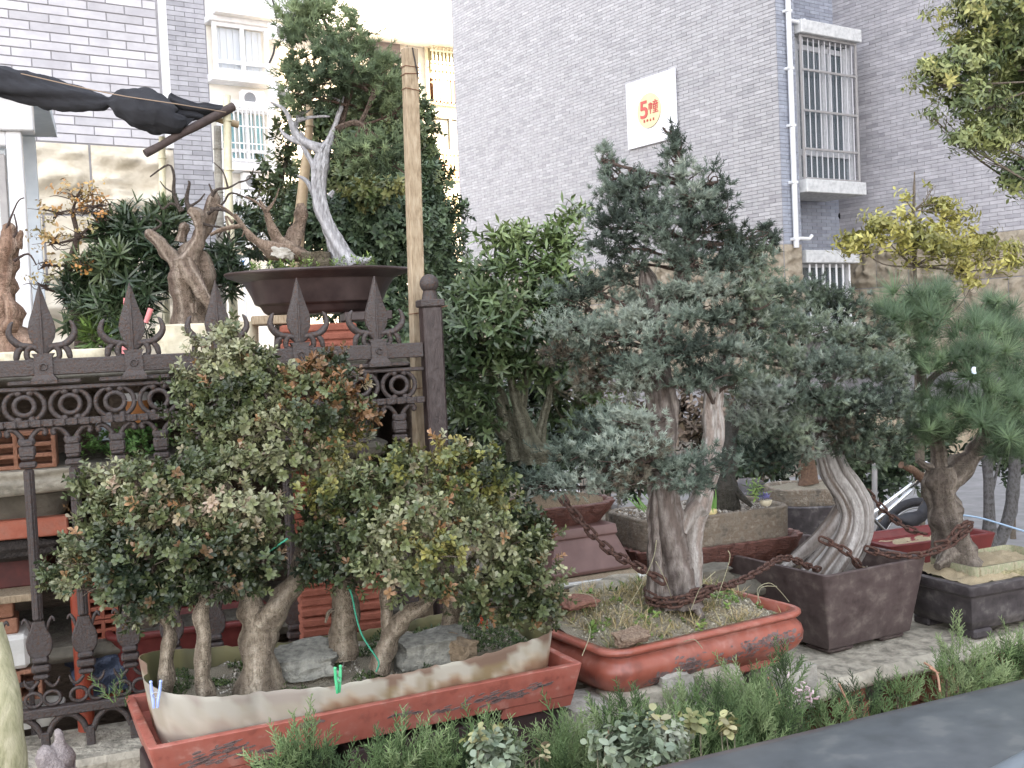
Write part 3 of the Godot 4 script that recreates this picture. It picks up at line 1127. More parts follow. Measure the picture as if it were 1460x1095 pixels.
func far_buildings() -> void:
	# flats with stacked bay windows
	var d := 37.0
	var o := P(300, 300, d)
	o.y = 0
	var n := -BX
	var r := thing("bay_window_flats", "far pale flats with a stack of white bay windows above the bare branches", "building")
	var w := MB.new()
	var x1 := (H(404, 200, o, n) - o).dot(AX)
	prism(w, [o - AX * 4.0, o + AX * x1, o + AX * x1 + BX * 8, o - AX * 4.0 + BX * 8], 0, 17.0)
	put("wall", w, M("far_wall", [C(128, 130, 138), C(148, 150, 158)], 3.0, 0.8), r)
	var u0 := (H(303, 200, o, n) - o).dot(AX)
	var u1 := (H(381, 200, o, n) - o).dot(AX)
	var bw := u1 - u0
	var k := 0
	for yy in [[-75, -8], [42, 112], [160, 236], [285, 345]]:
		var ya := H(340, yy[0], o, n).y
		var yb := H(340, yy[1], o, n).y
		var c := o + AX * (u0 + bw * 0.5) + Vector3.UP * ((ya + yb) * 0.5) + n * 0.3
		var win := Node3D.new()
		win.name = "window"
		r.add_child(win, true)
		win.transform = Transform3D(Basis(AX, Vector3.UP, n), c)
		var h := ya - yb
		var sl := MB.new()
		sl.box(Vector3(0, h / 2 + 0.12, 0.02), Vector3(bw + 0.2, 0.24, 0.75), Basis(), 0.02)
		put("hood", sl, mats.white_paint, win)
		sl = MB.new()
		sl.box(Vector3(0, -h / 2 - 0.14, 0.02), Vector3(bw + 0.2, 0.28, 0.75), Basis(), 0.02)
		put("sill", sl, mats.white_paint, win)
		var fr := MB.new()
		frame_rect(fr, bw, h, 0.14, 0.1, Vector3(0, 0, 0.25))
		fr.box(Vector3(0.05, 0, 0.25), Vector3(0.14, h - 0.28, 0.08), Basis(), 0.01)
		fr.box(Vector3(0, -h * 0.28, 0.252), Vector3(bw - 0.28, 0.12, 0.08), Basis(), 0.01)
		put("frame", fr, mats.white_paint, win)
		var gl := MB.new()
		gl.box(Vector3(0, 0, 0.2), Vector3(bw - 0.2, h - 0.2, 0.02))
		put("pane", gl, mats.pane, win)
		var cu := MB.new()
		for j in 14:
			cu.col = Color(0.72, 0.74, 0.78) if (k != 2) else [Color(0.2, 0.45, 0.5), Color(0.6, 0.55, 0.5), Color(0.25, 0.5, 0.52)][j % 3]
			cu.box(Vector3(-bw / 2 + 0.2 + (bw - 0.4) * (j + 0.5) / 14, 0, 0.08 + 0.03 * (j % 2)), Vector3((bw - 0.4) / 14 - 0.01, h - 0.3, 0.02))
		var cmat := M("curtain_far", [Color.WHITE], 1.0, 0.8, 0.0, {"vc": true})
		put("curtain", cu, cmat, win)
		if k >= 2:
			for j in 13:
				var b := MB.new()
				b.box(Vector3(-bw / 2 + 0.08 + (bw - 0.16) * j / 12, 0, 0.42), Vector3(0.035, h, 0.035))
				put("bar", b, mats.white_paint, win)
			var gb := MB.new()
			for j in 4:
				gb.box(Vector3(0, -h / 2 + 0.05 + (h - 0.1) * j / 3, 0.44), Vector3(bw, 0.04, 0.03))
			put("grille_rail", gb, mats.white_paint, win)
		k += 1
	var bn := Basis(AX, Vector3.UP, n)
	ac_unit(H(359, 28, o + n * 0.4, n), bn, "highest air conditioner box above the plain glass bay window")
	ac_unit(H(359, 142, o + n * 0.4, n), bn, "air conditioner box between the plain and the barred bay window")
	ac_unit(H(361, 259, o + n * 0.4, n), bn, "lowest air conditioner box behind the bare branches and bamboo pole")
	var bs := Basis(BX, Vector3.UP, AX)
	bs = Basis(-BX, Vector3.UP, AX) if BX.cross(Vector3.UP).dot(AX) < 0 else bs
	ac_unit(P(397, 48, 36.6), bn.rotated(Vector3.UP, 0.6), "air conditioner box on the shaded side wall at the very top")
	ac_unit(P(399, 133, 36.6), bn.rotated(Vector3.UP, 0.6), "air conditioner box on the side wall beside the silver dead branch")
	for q in [[[386, -10, 36.5], [392, 12, 36.5], [394, 26, 36.5]], [[392, 62, 36.5], [390, 76, 36.5], [384, 90, 36.5]]]:
		var cb := MB.new()
		var pts := []
		for e in q:
			pts.append(P(e[0], e[1], e[2]))
		tube(cb, pts, [0.035, 0.035, 0.035], 6, 4)
		put("cable", cb, M("cable_black", [C(40, 40, 42)], 1, 0.6), r)
	var ss := thing("small_sign", "tiny white sign with a blue mark low between the bamboo pole and the oval pot", "sign", P(346, 375, 6.0))
	var sb := MB.new()
	sb.box(Vector3.ZERO, Vector3(0.07, 0.055, 0.01), Basis(), 0.002)
	put("board", sb, mats.white_paint, ss)
	sb = MB.new()
	sb.box(Vector3(0.0, 0.002, 0.006), Vector3(0.018, 0.024, 0.006), Basis(), 0.002)
	put("mark", sb, M("mark_blue", [C(70, 130, 190)], 1, 0.5), ss)
	sb = MB.new()
	tube(sb, [Vector3(0, -0.02, -0.008), Vector3(0, -0.25, -0.008), Vector3(0, -0.5, -0.008)], [0.006, 0.006, 0.006], 6, 1)
	put("stake", sb, mats.white_paint, ss)
	# sunlit balcony flats between the two
	var d2 := 41.0
	var o2 := P(560, 150, d2)
	o2.y = 0
	var n2 := -BX
	var q := thing("balcony_flats", "sunlit cream flats with barred balconies and hanging washing beyond the wooden post", "building")
	var w2 := MB.new()
	var top := H(560, -60, o2, n2).y
	prism(w2, [o2 - AX * 7.0, o2 + AX * 8.0, o2 + AX * 8.0 + BX * 9, o2 - AX * 7.0 + BX * 9], 0, top)
	put("wall", w2, M("cream_wall", [C(226, 220, 208), C(240, 236, 226)], 3.0, 0.8), q)
	var sl2 := MB.new()
	var ys := H(600, 57, o2 + n2 * 0.9, n2).y
	sl2.box(o2 + AX * 0.5 + Vector3.UP * (ys + 0.75) + n2 * 0.5, Vector3(15.0, 1.5, 1.0), Basis(AX, Vector3.UP, n2), 0.02)
	put("parapet", sl2, mats.white_paint, q)
	var v0 := (H(607, 100, o2, n2) - o2).dot(AX)
	var v1 := (H(690, 100, o2, n2) - o2).dot(AX)
	var rows := [[62, 110, 0], [112, 150, 1], [167, 216, 2], [218, 256, 1], [279, 330, 0]]
	for e in rows:
		var ya := H(630, e[0], o2, n2).y
		var yb := H(630, e[1], o2, n2).y
		var h := ya - yb
		var win := Node3D.new()
		win.name = "window"
		q.add_child(win, true)
		win.transform = Transform3D(Basis(AX, Vector3.UP, n2), o2 + AX * (v0 + v1) * 0.5 + Vector3.UP * (ya + yb) * 0.5)
		var ww := v1 - v0
		var pn := MB.new()
		pn.box(Vector3(0, 0, 0.02), Vector3(ww, h, 0.04))
		put("pane", pn, M("shade_%d" % e[2], [[C(150, 146, 120)], [C(120, 92, 70)], [C(150, 150, 142)]][e[2]], 1.0, 0.5), win)
		var fr := MB.new()
		frame_rect(fr, ww + 0.1, h + 0.06, 0.1, 0.12, Vector3(0, 0, 0.1))
		if e[2] == 0:
			for j in 2:
				fr.box(Vector3(0, -h / 2 + h * (j + 1) / 3.0, 0.42), Vector3(ww, 0.07, 0.04))
		elif e[2] == 2:
			fr.box(Vector3(-ww * 0.15, 0, 0.1), Vector3(0.08, h, 0.08))
			fr.box(Vector3(ww * 0.2, 0, 0.1), Vector3(0.08, h, 0.08))
		put("frame", fr, M("cream_frame", [C(236, 228, 204)], 1.0, 0.6), win)
		if e[2] != 2:
			for j in 16:
				var b := MB.new()
				b.box(Vector3(-ww / 2 + 0.1 + (ww - 0.2) * j / 15, 0, 0.4), Vector3(0.06, h, 0.04))
				put("bar", b, M("cream_frame", []), win)
		if e[2] == 1:
			for j in 7:
				var cl := MB.new()
				var cc := [Color(0.7, 0.3, 0.14), Color(0.75, 0.55, 0.35), Color(0.2, 0.1, 0.08), Color(0.75, 0.7, 0.65)]
				cl.col = cc[(j * 3 + e[0]) % 4]
				var cx := -ww / 2 + 0.35 + j * 0.33
				var poly := PackedVector2Array([Vector2(-0.16, -h * 0.42), Vector2(0.16, -h * 0.4), Vector2(0.15, h * 0.3), Vector2(0.04, h * 0.38), Vector2(-0.04, h * 0.38), Vector2(-0.16, h * 0.28)])
				slab(cl, poly, 0.05, Vector3(cx, 0, 0.25))
				put("hanging_shirt", cl, M("curtain_far", []), win)
	# the deep balcony mouth beside the conifer top
	var by := H(555, 82, o2, n2).y
	var bm := MB.new()
	bm.box(H(548, 74, o2, n2) + n2 * 0.03, Vector3(1.3, 1.1, 0.06), Basis(AX, Vector3.UP, n2))
	put("balcony_opening", bm, M("balcony_shade", [C(128, 118, 116), C(150, 140, 136)], 1.5, 0.8), q)

# ---------------------------------------------------------------- trees far behind
func big_tree(called: String, label: String, foot: Vector3, path: Array, pads: Array, meshes: Array, lm: Material, dens: float, size: float, pals: Array, group := "", rr := 0.11, o := {}) -> Node3D:
	var t := thing(called, label, "tree", foot, 0.0, group)
	t.position = Vector3.ZERO
	var mb := MB.new()
	mb.col = Color(0.16, 0.13, 0.10)
	var rad := []
	for k in path.size():
		rad.append(lerpf(rr, rr * 0.16, float(k) / (path.size() - 1)))
	tube(mb, path, rad, 9, 4, {"rough": 0.3})
	limbs(mb, path, pads, minf(rr * 0.3, o.get("limb", 1.0)), {}, 5)
	put("trunk", mb, M("bark_plain", [Color(0.75, 0.75, 0.75), Color.WHITE], 0.3, 0.9, 0.4, {"vc": true}), t)
	crown(t, "crown", pads, meshes, lm, dens, size, pals, o)
	return t

func far_trees() -> void:
	leaf_mat("leaf", 0.5, 0.10)
	var big := [sprig(9, 0.10, 0.045, LANCE, 0.10, 0.5, 3), sprig(7, 0.09, 0.05, LANCE, 0.07, 0.4, 4)]
	var dark := [Color(0.055, 0.085, 0.05), Color(0.095, 0.145, 0.08), Color(0.145, 0.205, 0.105)]
	var mid := [Color(0.08, 0.12, 0.06), Color(0.14, 0.19, 0.09), Color(0.22, 0.25, 0.115)]
	var yel := [Color(0.06, 0.09, 0.03), Color(0.15, 0.17, 0.055), Color(0.24, 0.235, 0.08)]
	var a := P(520, 520, 12.0)
	big_tree("camphor_tree", "dense dark green tree filling the gap left of the wooden post", a, PP([[520, 640, 12], [522, 520, 12], [515, 400, 12], [510, 300, 12]]),
		[[462, 180, 34, 36, 11.8, 1], [520, 150, 55, 50, 12.0, 1], [565, 130, 26, 40, 12.2, 1], [488, 260, 64, 50, 11.5, 1], [530, 200, 60, 60, 12.0, 1], [560, 270, 60, 50, 11.6], [470, 320, 70, 45, 11.0], [540, 330, 70, 55, 11.0], [585, 190, 35, 60, 12.5, 1], [432, 310, 34, 44, 12.0, 1], [530, 275, 40, 18, 10.6, 2], [500, 390, 110, 50, 11.5], [590, 330, 40, 70, 11.5], [540, 440, 100, 50, 11.5], [560, 500, 80, 50, 11.0], [500, 540, 90, 50, 11.0]], big, mats.leaf, 22.0, 0.75, [dark, mid, yel], "", 0.11, {"gap": -0.3, "gf": 500.0})
	big_tree("camphor_tree", "dark green tree right of the wooden post against the grey brick block", P(625, 520, 12.6), PP([[628, 640, 12.6], [628, 520, 12.6], [622, 420, 12.6], [618, 340, 12.6]]),
		[[625, 380, 40, 75, 12.6], [622, 310, 42, 40, 12.4], [615, 265, 28, 30, 12.4, 1], [640, 440, 50, 60, 12.8], [640, 520, 60, 50, 12.4], [620, 580, 60, 40, 12.0], [612, 220, 14, 40, 12.6, 1]], big, mats.leaf, 22.0, 0.75, [dark, mid, yel], "", 0.11, {"gap": -0.3, "gf": 500.0})
	big_tree("yellowing_tree", "thin tree with sparse yellow and green leaves in front of the far flats", P(395, 520, 14.0), PP([[398, 640, 14], [400, 500, 14], [398, 380, 14], [402, 250, 14]]),
		[[395, 340, 45, 40, 14, 1], [370, 310, 30, 30, 14, 1], [400, 250, 28, 55, 14, 1], [385, 275, 26, 24, 14, 2], [410, 190, 18, 40, 14, 1], [350, 340, 35, 40, 13.5]], big, mats.leaf, 8.0, 0.9, [dark, mid, yel])
	# the broadleaf at the top right corner
	var lf := [sprig(8, 0.055, 0.023, LANCE, 0.06, 0.2, 8), sprig(9, 0.05, 0.02, LANCE, 0.07, 0.1, 9)]
	var g1 := [Color(0.065, 0.10, 0.04), Color(0.15, 0.19, 0.07), Color(0.27, 0.30, 0.11)]
	var g2 := [Color(0.14, 0.18, 0.06), Color(0.27, 0.29, 0.10), Color(0.40, 0.39, 0.14)]
	big_tree("broadleaf_tree", "leafy green and yellow broadleaf tree hanging in from the top right corner", P(1500, 520, 7.5), PP([[1590, 640, 7.5], [1585, 450, 7.5], [1560, 300, 7.5], [1540, 120, 7.5], [1530, -60, 7.5]]),
		[[1410, 20, 70, 45, 7.2, 1], [1450, 80, 60, 60, 7.4], [1380, 95, 50, 35, 7.2], [1340, 115, 38, 22, 7.1, 1], [1390, 150, 50, 30, 7.2], [1440, 180, 45, 45, 7.4], [1420, 60, 60, 40, 7.4], [1450, 255, 22, 25, 7.3], [1460, 130, 50, 60, 7.6], [1480, 30, 60, 60, 7.6, 1], [1520, 120, 70, 110, 7.6], [1415, 195, 30, 20, 7.1], [1330, 165, 12, 8, 7.1], [1320, 100, 22, 14, 7.1, 1], [1375, 200, 22, 16, 7.1]], lf, mats.leaf, 20.0, 0.9, [g1, g2], "", 0.12, {"up": -0.15, "gap": -0.02, "gf": 700.0, "limb": 0.010, "pure": 0.7})
	# the small yellow one
	var y1 := [Color(0.17, 0.175, 0.05), Color(0.31, 0.295, 0.08), Color(0.44, 0.41, 0.13)]
	var yl := [sprig(6, 0.042, 0.018, LANCE, 0.04, -0.2, 18), sprig(5, 0.04, 0.017, LANCE, 0.05, -0.3, 19)]
	big_tree("yellow_leaved_tree", "slender young tree with drooping yellow leaves before the block's plinth", P(1306, 520, 5.6), PP([[1312, 660, 5.6], [1308, 480, 5.6], [1304, 380, 5.6], [1303, 300, 5.6], [1304, 245, 5.6]]),
		[[1225, 345, 35, 24, 5.5], [1262, 328, 36, 26, 5.5], [1300, 345, 46, 32, 5.5], [1355, 310, 42, 20, 5.6], [1340, 350, 50, 30, 5.5], [1390, 350, 32, 28, 5.6], [1440, 360, 40, 18, 5.7], [1285, 310, 16, 12, 5.6], [1292, 282, 8, 6, 5.6], [1330, 265, 7, 6, 5.6], [1375, 385, 30, 16, 5.6], [1430, 375, 30, 15, 5.6], [1222, 358, 16, 12, 5.5], [1345, 290, 30, 10, 5.6], [1385, 405, 14, 12, 5.6]], yl, mats.leaf, 17.0, 0.85, [y1], "", 0.022, {"up": -0.5, "gap": 0.0, "gf": 1100.0, "edge": 0.6, "limb": 0.005})

# ---------------------------------------------------------------- low walls and benches
const TURN := 0.48
func benches() -> void:
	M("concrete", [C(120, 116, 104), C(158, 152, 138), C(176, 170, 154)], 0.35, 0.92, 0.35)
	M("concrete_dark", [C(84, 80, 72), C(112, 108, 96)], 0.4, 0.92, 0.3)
	M("brick_red", [C(120, 76, 62), C(146, 98, 80)], 0.2, 0.9, 0.2)
	M("brick_orange", [C(140, 98, 76), C(160, 118, 96)], 0.2, 0.9, 0.2)
	M("timber", [C(130, 114, 92), C(160, 144, 120), C(172, 158, 136)], 0.25, 0.85, 0.15, {"stretch": Vector3(4, 0.6, 4)})
	M("white_stone", [C(140, 137, 128), C(172, 169, 160)], 0.2, 0.85, 0.2)
	var fx := Basis(Vector3.UP, 0.344)
	# kerb wall below the fence
	var k := thing("fence_footing", "long low concrete footing below the iron fence", "footing", Vector3(-1.424, 0, -2.973), 0.344)
	var m := MB.new()
	m.box(Vector3(0.1, 0.2, -0.02), Vector3(3.2, 0.415, 0.30), Basis(), 0.015)
	put("concrete", m, mats.concrete, k)
	# the slab bench on the right
	var a := Q(1150, 975, 0.35)
	var b := Q(1460, 893, 0.35)
	var u := (b - a).normalized()
	var turn := atan2(-u.z, u.x)
	var s := thing("slab_bench", "low bench of crumbling concrete slabs carrying the dark pots", "bench", Vector3(a.x, 0, a.z), turn)
	for q in [[-0.62, 0.92], [0.34, 0.98], [1.34, 1.0]]:
		var sl := MB.new()
		stone(sl, Vector3(q[0] + q[1] * 0.5, 0.322, -0.42), Vector3(q[1] * 1.06, 0.062, 0.92), Basis(), 0.02, 12, q[0])
		put("slab", sl, mats.concrete, s)
	for q in [-0.5, 0.3, 0.75, 1.3, 1.8, 2.2]:
		for r in 3:
			var br := MB.new()
			br.box(Vector3(q + 0.02 * (r % 2), 0.052 + r * 0.1, -0.2), Vector3(0.12, 0.096, 0.24), Basis(Vector3.UP, rng.randf_range(-0.1, 0.1)), 0.005)
			put("brick", br, mats.brick_red, s)
	# rear bench: blocks and slabs under the second row
	var c := Q(905, 860, 0.55)
	var t := thing("rear_slab_bench", "mossy concrete slabs behind the juniper carrying the second row of pots", "bench", Vector3(c.x, 0, c.z), turn)
	for q in [[-0.75, 0.82, 0.0], [0.12, 0.86, 0.01]]:
		var sl := MB.new()
		stone(sl, Vector3(q[0] + q[1] * 0.5, 0.53 + q[2], -0.42), Vector3(q[1] * 1.05, 0.07, 1.0), Basis(), 0.02, 12, q[0] + 5.0)
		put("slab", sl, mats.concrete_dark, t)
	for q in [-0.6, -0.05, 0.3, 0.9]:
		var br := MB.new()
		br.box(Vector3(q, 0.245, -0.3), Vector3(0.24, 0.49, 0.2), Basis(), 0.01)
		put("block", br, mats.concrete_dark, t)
	# stones and bricks that prop up the rounded red pot
	var g := "stones propping the rounded red pot"
	var n := 0
	for q in [[835, 1018, 2.95, 0.17, 0.09, 0.16, "flat broken tile under the left end of the rounded red pot"], [905, 1005, 2.98, 0.2, 0.1, 0.12, "grey brick under the middle of the rounded red pot"], [955, 985, 3.02, 0.1, 0.12, 0.12, "white stone block under the middle of the rounded red pot"], [1010, 985, 3.08, 0.16, 0.14, 0.14, "grey mossy block under the right half of the rounded red pot"], [1120, 975, 3.25, 0.14, 0.12, 0.14, "pale lump of stone near the pink succulent"]]:
		var st := MB.new()
		stone(st, Vector3.ZERO, Vector3(q[3], q[4], q[5]), Basis(Vector3.UP, TURN + rng.randf_range(-0.2, 0.2)), 0.1, 5, n * 3.0)
		var o := put("prop_stone", st, mats.white_stone if n in [0, 2, 4] else mats.concrete)
		o.position = P(q[0], q[1], q[2])
		tag(o, q[6], "stone", g)
		n += 1
	for e in [[0.34, -3.08], [0.72, -3.32], [0.5, -3.42]]:
		var pier := MB.new()
		pier.box(Vector3(0, 0.235, 0), Vector3(0.2, 0.47, 0.2), Basis(), 0.01)
		var o := put("brick_pier", pier, mats.concrete_dark)
		o.position = Vector3(e[0], 0, e[1])
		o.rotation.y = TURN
		tag(o, "concrete block pier in shade under the rounded red pot's " + ("left end" if e[0] == 0.34 else "right end" if e[0] == 0.72 else "back edge"), "pier", "piers under the rounded red pot")

# ---------------------------------------------------------------- the iron fence
func fence() -> void:
	var iron := M("iron", [C(70, 50, 40), C(60, 55, 54), C(74, 70, 70), C(64, 56, 53), C(84, 60, 46)], 0.12, 0.62, 0.12, {"metal": 0.25, "freq": 0.03})
	var f := thing("iron_fence", "rusty dark iron fence with spearhead finials and ring frieze in front of the shelves", "fence", Vector3(-1.424, 0, -2.973), 0.344)
	var Y := func(py: float) -> float: return 1.5 - (py - 515.0) / F * 3.02
	var u0 := -0.55
	var u1 := 1.22
	var mid := (u0 + u1) / 2
	for r in [[0.046, Y.call(523), 0.036], [0.012, Y.call(553), 0.024], [0.018, Y.call(602), 0.026], [0.026, Y.call(1016), 0.034]]:
		var m := MB.new()
		m.box(Vector3(mid, r[1], 0), Vector3(u1 - u0, r[0], r[2]), Basis(), 0.003)
		put("rail", m, iron, f)
	var nb := MB.new()                                       # the notched band along the second rail
	for k in 56:
		nb.box(Vector3(u0 + 0.02 + k * 0.0315, Y.call(602), 0.014), Vector3(0.026, 0.020, 0.008), Basis(), 0.002)
	put("notched_band", nb, iron, f, "stuff")
	# spear finials
	for k in range(-2, 5):
		var u := 0.129 + 0.237 * k
		var sp := Node3D.new()
		sp.name = "finial"
		f.add_child(sp, true)
		sp.position = Vector3(u, Y.call(505), 0)
		var s := 3.02 / F
		var half := [Vector2(0, 101), Vector2(4, 88), Vector2(10, 66), Vector2(16, 48), Vector2(18.5, 36), Vector2(16.5, 24), Vector2(10, 12), Vector2(7, 4), Vector2(6.5, -4)]
		var poly := PackedVector2Array()
		for q in half:
			poly.append(q * s)
		var rev := half.duplicate()
		rev.reverse()
		for q in rev:
			if q.x > 0.0:
				poly.append(Vector2(-q.x, q.y) * s)
		var m := MB.new()
		slab(m, poly, 0.012, Vector3.ZERO)
		# raised middle: a faceted belly and a rib
		var rows := []
		for sd in [-1.0, -0.6, 0.0, 0.6, 1.0]:
			var row := PackedVector3Array()
			for q in half:
				row.append(Vector3(q.x * sd * s * 0.96, q.y * s, 0.0075 + (1.0 - absf(sd)) * 0.007))
			rows.append(row)
		rows.reverse()
		m.grid(rows, false)
		tube(m, [Vector3(0, 0, 0.012), Vector3(0, 40 * s, 0.0155), Vector3(0, 99 * s, 0.012)], [0.004, 0.0035, 0.001], 6, 2)
		put("spearhead", m, iron, sp)
		for sx in [-1.0, 1.0]:
			var a := MB.new()
			var pts := []
			for q in [[5, 4], [14, 12], [26, 13], [36, 19], [43, 30], [41, 42], [37, 48]]:
				pts.append(Vector3(q[0] * sx * s, q[1] * s, 0))
			tube(a, pts, [0.008, 0.010, 0.012, 0.013, 0.011, 0.008, 0.003], 8, 3, {"flat": 0.8})
			pts = []
			for q in [[8, 10], [16, 12], [21, 4], [20, -5], [13, -7]]:
				pts.append(Vector3(q[0] * sx * s, q[1] * s, 0.003))
			tube(a, pts, [0.008, 0.009, 0.0085, 0.008, 0.0065], 7, 3)
			pts = []
			for q in [[27, 12], [33, 5], [35, -3], [37, -10]]:
				pts.append(Vector3(q[0] * sx * s, q[1] * s, 0.002))
			tube(a, pts, [0.007, 0.0095, 0.0085, 0.002], 6, 3)
			put("scroll", a, iron, sp)
		var c := MB.new()
		rows = []
		for q in [[-0.020, 18.0], [-0.020, -10.0], [-0.020, -40.0]]:
			pass
		var w := [[15, 2, 0.022], [12, -3, 0.022], [12, -28, 0.026], [17, -35, 0.03], [17, -41, 0.03]]
		for q in w:
			rows.append(PackedVector3Array([Vector3(-q[0] * s, q[1] * s, q[2]), Vector3(q[0] * s, q[1] * s, q[2]), Vector3(q[0] * s, q[1] * s, -q[2]), Vector3(-q[0] * s, q[1] * s, -q[2])]))
		for j in rows.size() - 1:
			for e in 4:
				c.quad(rows[j + 1][e], rows[j + 1][(e + 1) % 4], rows[j][(e + 1) % 4], rows[j][e])
		hoop(c, Vector3(0, -17 * s, 0.026), 0.009, 0.003, Basis(), 0, TAU, 12, 5)
		put("collar", c, iron, sp)
		var bl := MB.new()
		bl.box(Vector3(0, -45 * s + 0.012, 0.0), Vector3(0.19, 0.012, 0.03), Basis(), 0.003)
		put("shoulder_plate", bl, iron, sp)
	# rings between the two upper rails
	var yr: float = Y.call(577)
	for k in range(-4, 10):
		var u := 0.0725 + 0.1185 * k
		var m := MB.new()
		hoop(m, Vector3(u, yr, 0), 0.052, 0.0075, Basis(), 0, TAU, 22, 6, 0.86)
		put("outer_ring", m, iron, f)
		m = MB.new()
		hoop(m, Vector3(u, yr, 0.004), 0.026, 0.0075, Basis(), 0, TAU, 18, 6)
		for e in [[-0.014, 0.036], [0.016, 0.036], [-0.016, -0.038], [0.018, -0.037]]:
			bead(m, Vector3(u + e[0], yr + e[1], 0.003), Vector3(0.011, 0.010, 0.010), Basis(), 4, 8)
		put("inner_ring", m, iron, f)
	# bars
	var bar0: MeshInstance3D
	for k in range(-5, 10):
		var u := 0.073 + 0.118 * k
		var b := Node3D.new()
		b.name = "bar"
		f.add_child(b, true)
		b.position = Vector3(u, 0, 0)
		var m := MB.new()
		m.box(Vector3(0, (Y.call(666) + Y.call(884)) / 2, 0), Vector3(0.028, Y.call(666) - Y.call(884), 0.022), Basis(), 0.006)
		m.box(Vector3(0, (Y.call(666) + Y.call(884)) / 2, 0.002), Vector3(0.012, Y.call(666) - Y.call(884) - 0.01, 0.028), Basis(), 0.004)
		put("shaft", m, iron, b)
		m = MB.new()
		for q in [[629, 18, 30], [641, 28, 34], [650, 12, 30], [660, 16, 36]]:
			m.box(Vector3(0, Y.call(q[0]), 0), Vector3(q[2] * 0.00125, q[1] * 0.00185 * 0.62, 0.034), Basis(), 0.005)
		put("collar", m, iron, b)
		m = MB.new()
		for q in [[940, 14, 34], [952, 18, 40], [964, 12, 34]]:
			m.box(Vector3(0, Y.call(q[0]), 0), Vector3(q[2] * 0.00125, q[1] * 0.00185 * 0.62, 0.034), Basis(), 0.005)
		put("collar", m, iron, b)
		m = MB.new()
		for sx in [-1.0, 1.0]:
			tube(m, [Vector3(0.006 * sx, Y.call(634), 0), Vector3(0.012 * sx, Y.call(622), 0), Vector3(0.03 * sx, Y.call(611), 0), Vector3(0.046 * sx, Y.call(610), 0), Vector3(0.05 * sx, Y.call(616), 0)], [0.007, 0.0075, 0.0075, 0.0075, 0.009], 6, 3)
			bead(m, Vector3(0.015 * sx, Y.call(627), 0.002), Vector3(0.009, 0.012, 0.012), Basis(), 4, 8)
			bead(m, Vector3(0.048 * sx, Y.call(616), 0.002), Vector3(0.009, 0.009, 0.01), Basis(), 4, 8)
		put("top_scroll", m, iron, b)
		m = MB.new()                                         # drop-shaped ornament
		var poly := PackedVector2Array()
		for q in [[6, 884], [9, 895], [15, 908], [16, 920], [12, 932], [0, 937], [-12, 932], [-16, 920], [-15, 908], [-9, 895], [-6, 884]]:
			poly.append(Vector2(q[0] * 0.00185, Y.call(q[1])))
		slab(m, poly, 0.014, Vector3(0, 0, 0.002))
		var pts := []
		for q in poly:
			pts.append(Vector3(q.x, q.y, 0.004))
		var rr := []
		for q in poly:
			rr.append(0.005)
		tube(m, pts, rr, 6, 2)
		for sx in [-1.0, 1.0]:
			tube(m, [Vector3(0.017 * sx, Y.call(905), 0), Vector3(0.026 * sx, Y.call(888), 0), Vector3(0.036 * sx, Y.call(880), 0), Vector3(0.042 * sx, Y.call(886), 0)], [0.004, 0.005, 0.0045, 0.003], 6, 3)
			tube(m, [Vector3(0.008 * sx, Y.call(970), 0), Vector3(0.026 * sx, Y.call(980), 0), Vector3(0.04 * sx, Y.call(976), 0), Vector3(0.046 * sx, Y.call(967), 0)], [0.005, 0.0055, 0.005, 0.0025], 6, 3)
			hoop(m, Vector3(0.024 * sx, Y.call(997), 0), 0.022, 0.0055, Basis(), 0, TAU, 16, 6, 0.9)
		put("drop_ornament", m, iron, b)
		m = MB.new()                                         # the arch and leg below the bottom rail
		m.box(Vector3(0, (Y.call(1045) + 0.40) / 2, 0), Vector3(0.024, Y.call(1045) - 0.40, 0.022), Basis(), 0.003)
		for sx in [-1.0, 1.0]:
			tube(m, [Vector3(0.008 * sx, Y.call(1052), 0), Vector3(0.02 * sx, Y.call(1036), 0), Vector3(0.042 * sx, Y.call(1025), 0), Vector3(0.059 * sx, Y.call(1023), 0)], [0.009, 0.009, 0.009, 0.009], 6, 3)
		put("foot_arch", m, iron, b)
	# end post with ball
	var p := Node3D.new()
	p.name = "post"
	f.add_child(p, true)
	p.position = Vector3(1.252, 0, 0)
	var pm := MB.new()
	pm.box(Vector3(0, 0.8, 0), Vector3(0.062, 1.64, 0.062), Basis(), 0.006)
	put("shaft", pm, M("post_brown", [C(38, 28, 28), C(52, 41, 39), C(66, 58, 58)], 0.15, 0.5, 0.1, {"stretch": Vector3(2, 0.5, 2)}), p)
	pm = MB.new()
	pm.box(Vector3(0, 1.628, 0), Vector3(0.076, 0.024, 0.076), Basis(), 0.004)
	tube(pm, [Vector3(0, 1.64, 0), Vector3(0, 1.668, 0)], [0.026, 0.02], 12, 1)
	bead(pm, Vector3(0, 1.690, 0), Vector3(0.03, 0.03, 0.03), Basis(), 12, 18)
	put("ball_cap", pm, iron, p)
	# tall weathered batten wired to the post
	var d := 3.49
	var base := P(590, 640, d)
	var top := P(583, 69, d)
	var w := thing("wooden_batten", "tall weathered timber batten wired to the fence post", "post", Vector3(base.x, 0, base.z), 0.5)
	w.basis = Basis(Vector3.BACK, -0.02) * w.basis
	var wm := MB.new()
	wm.box(Vector3(0, top.y / 2, 0), Vector3(0.046, top.y, 0.034), Basis(), 0.003)
	put("timber", wm, mats.timber, w)
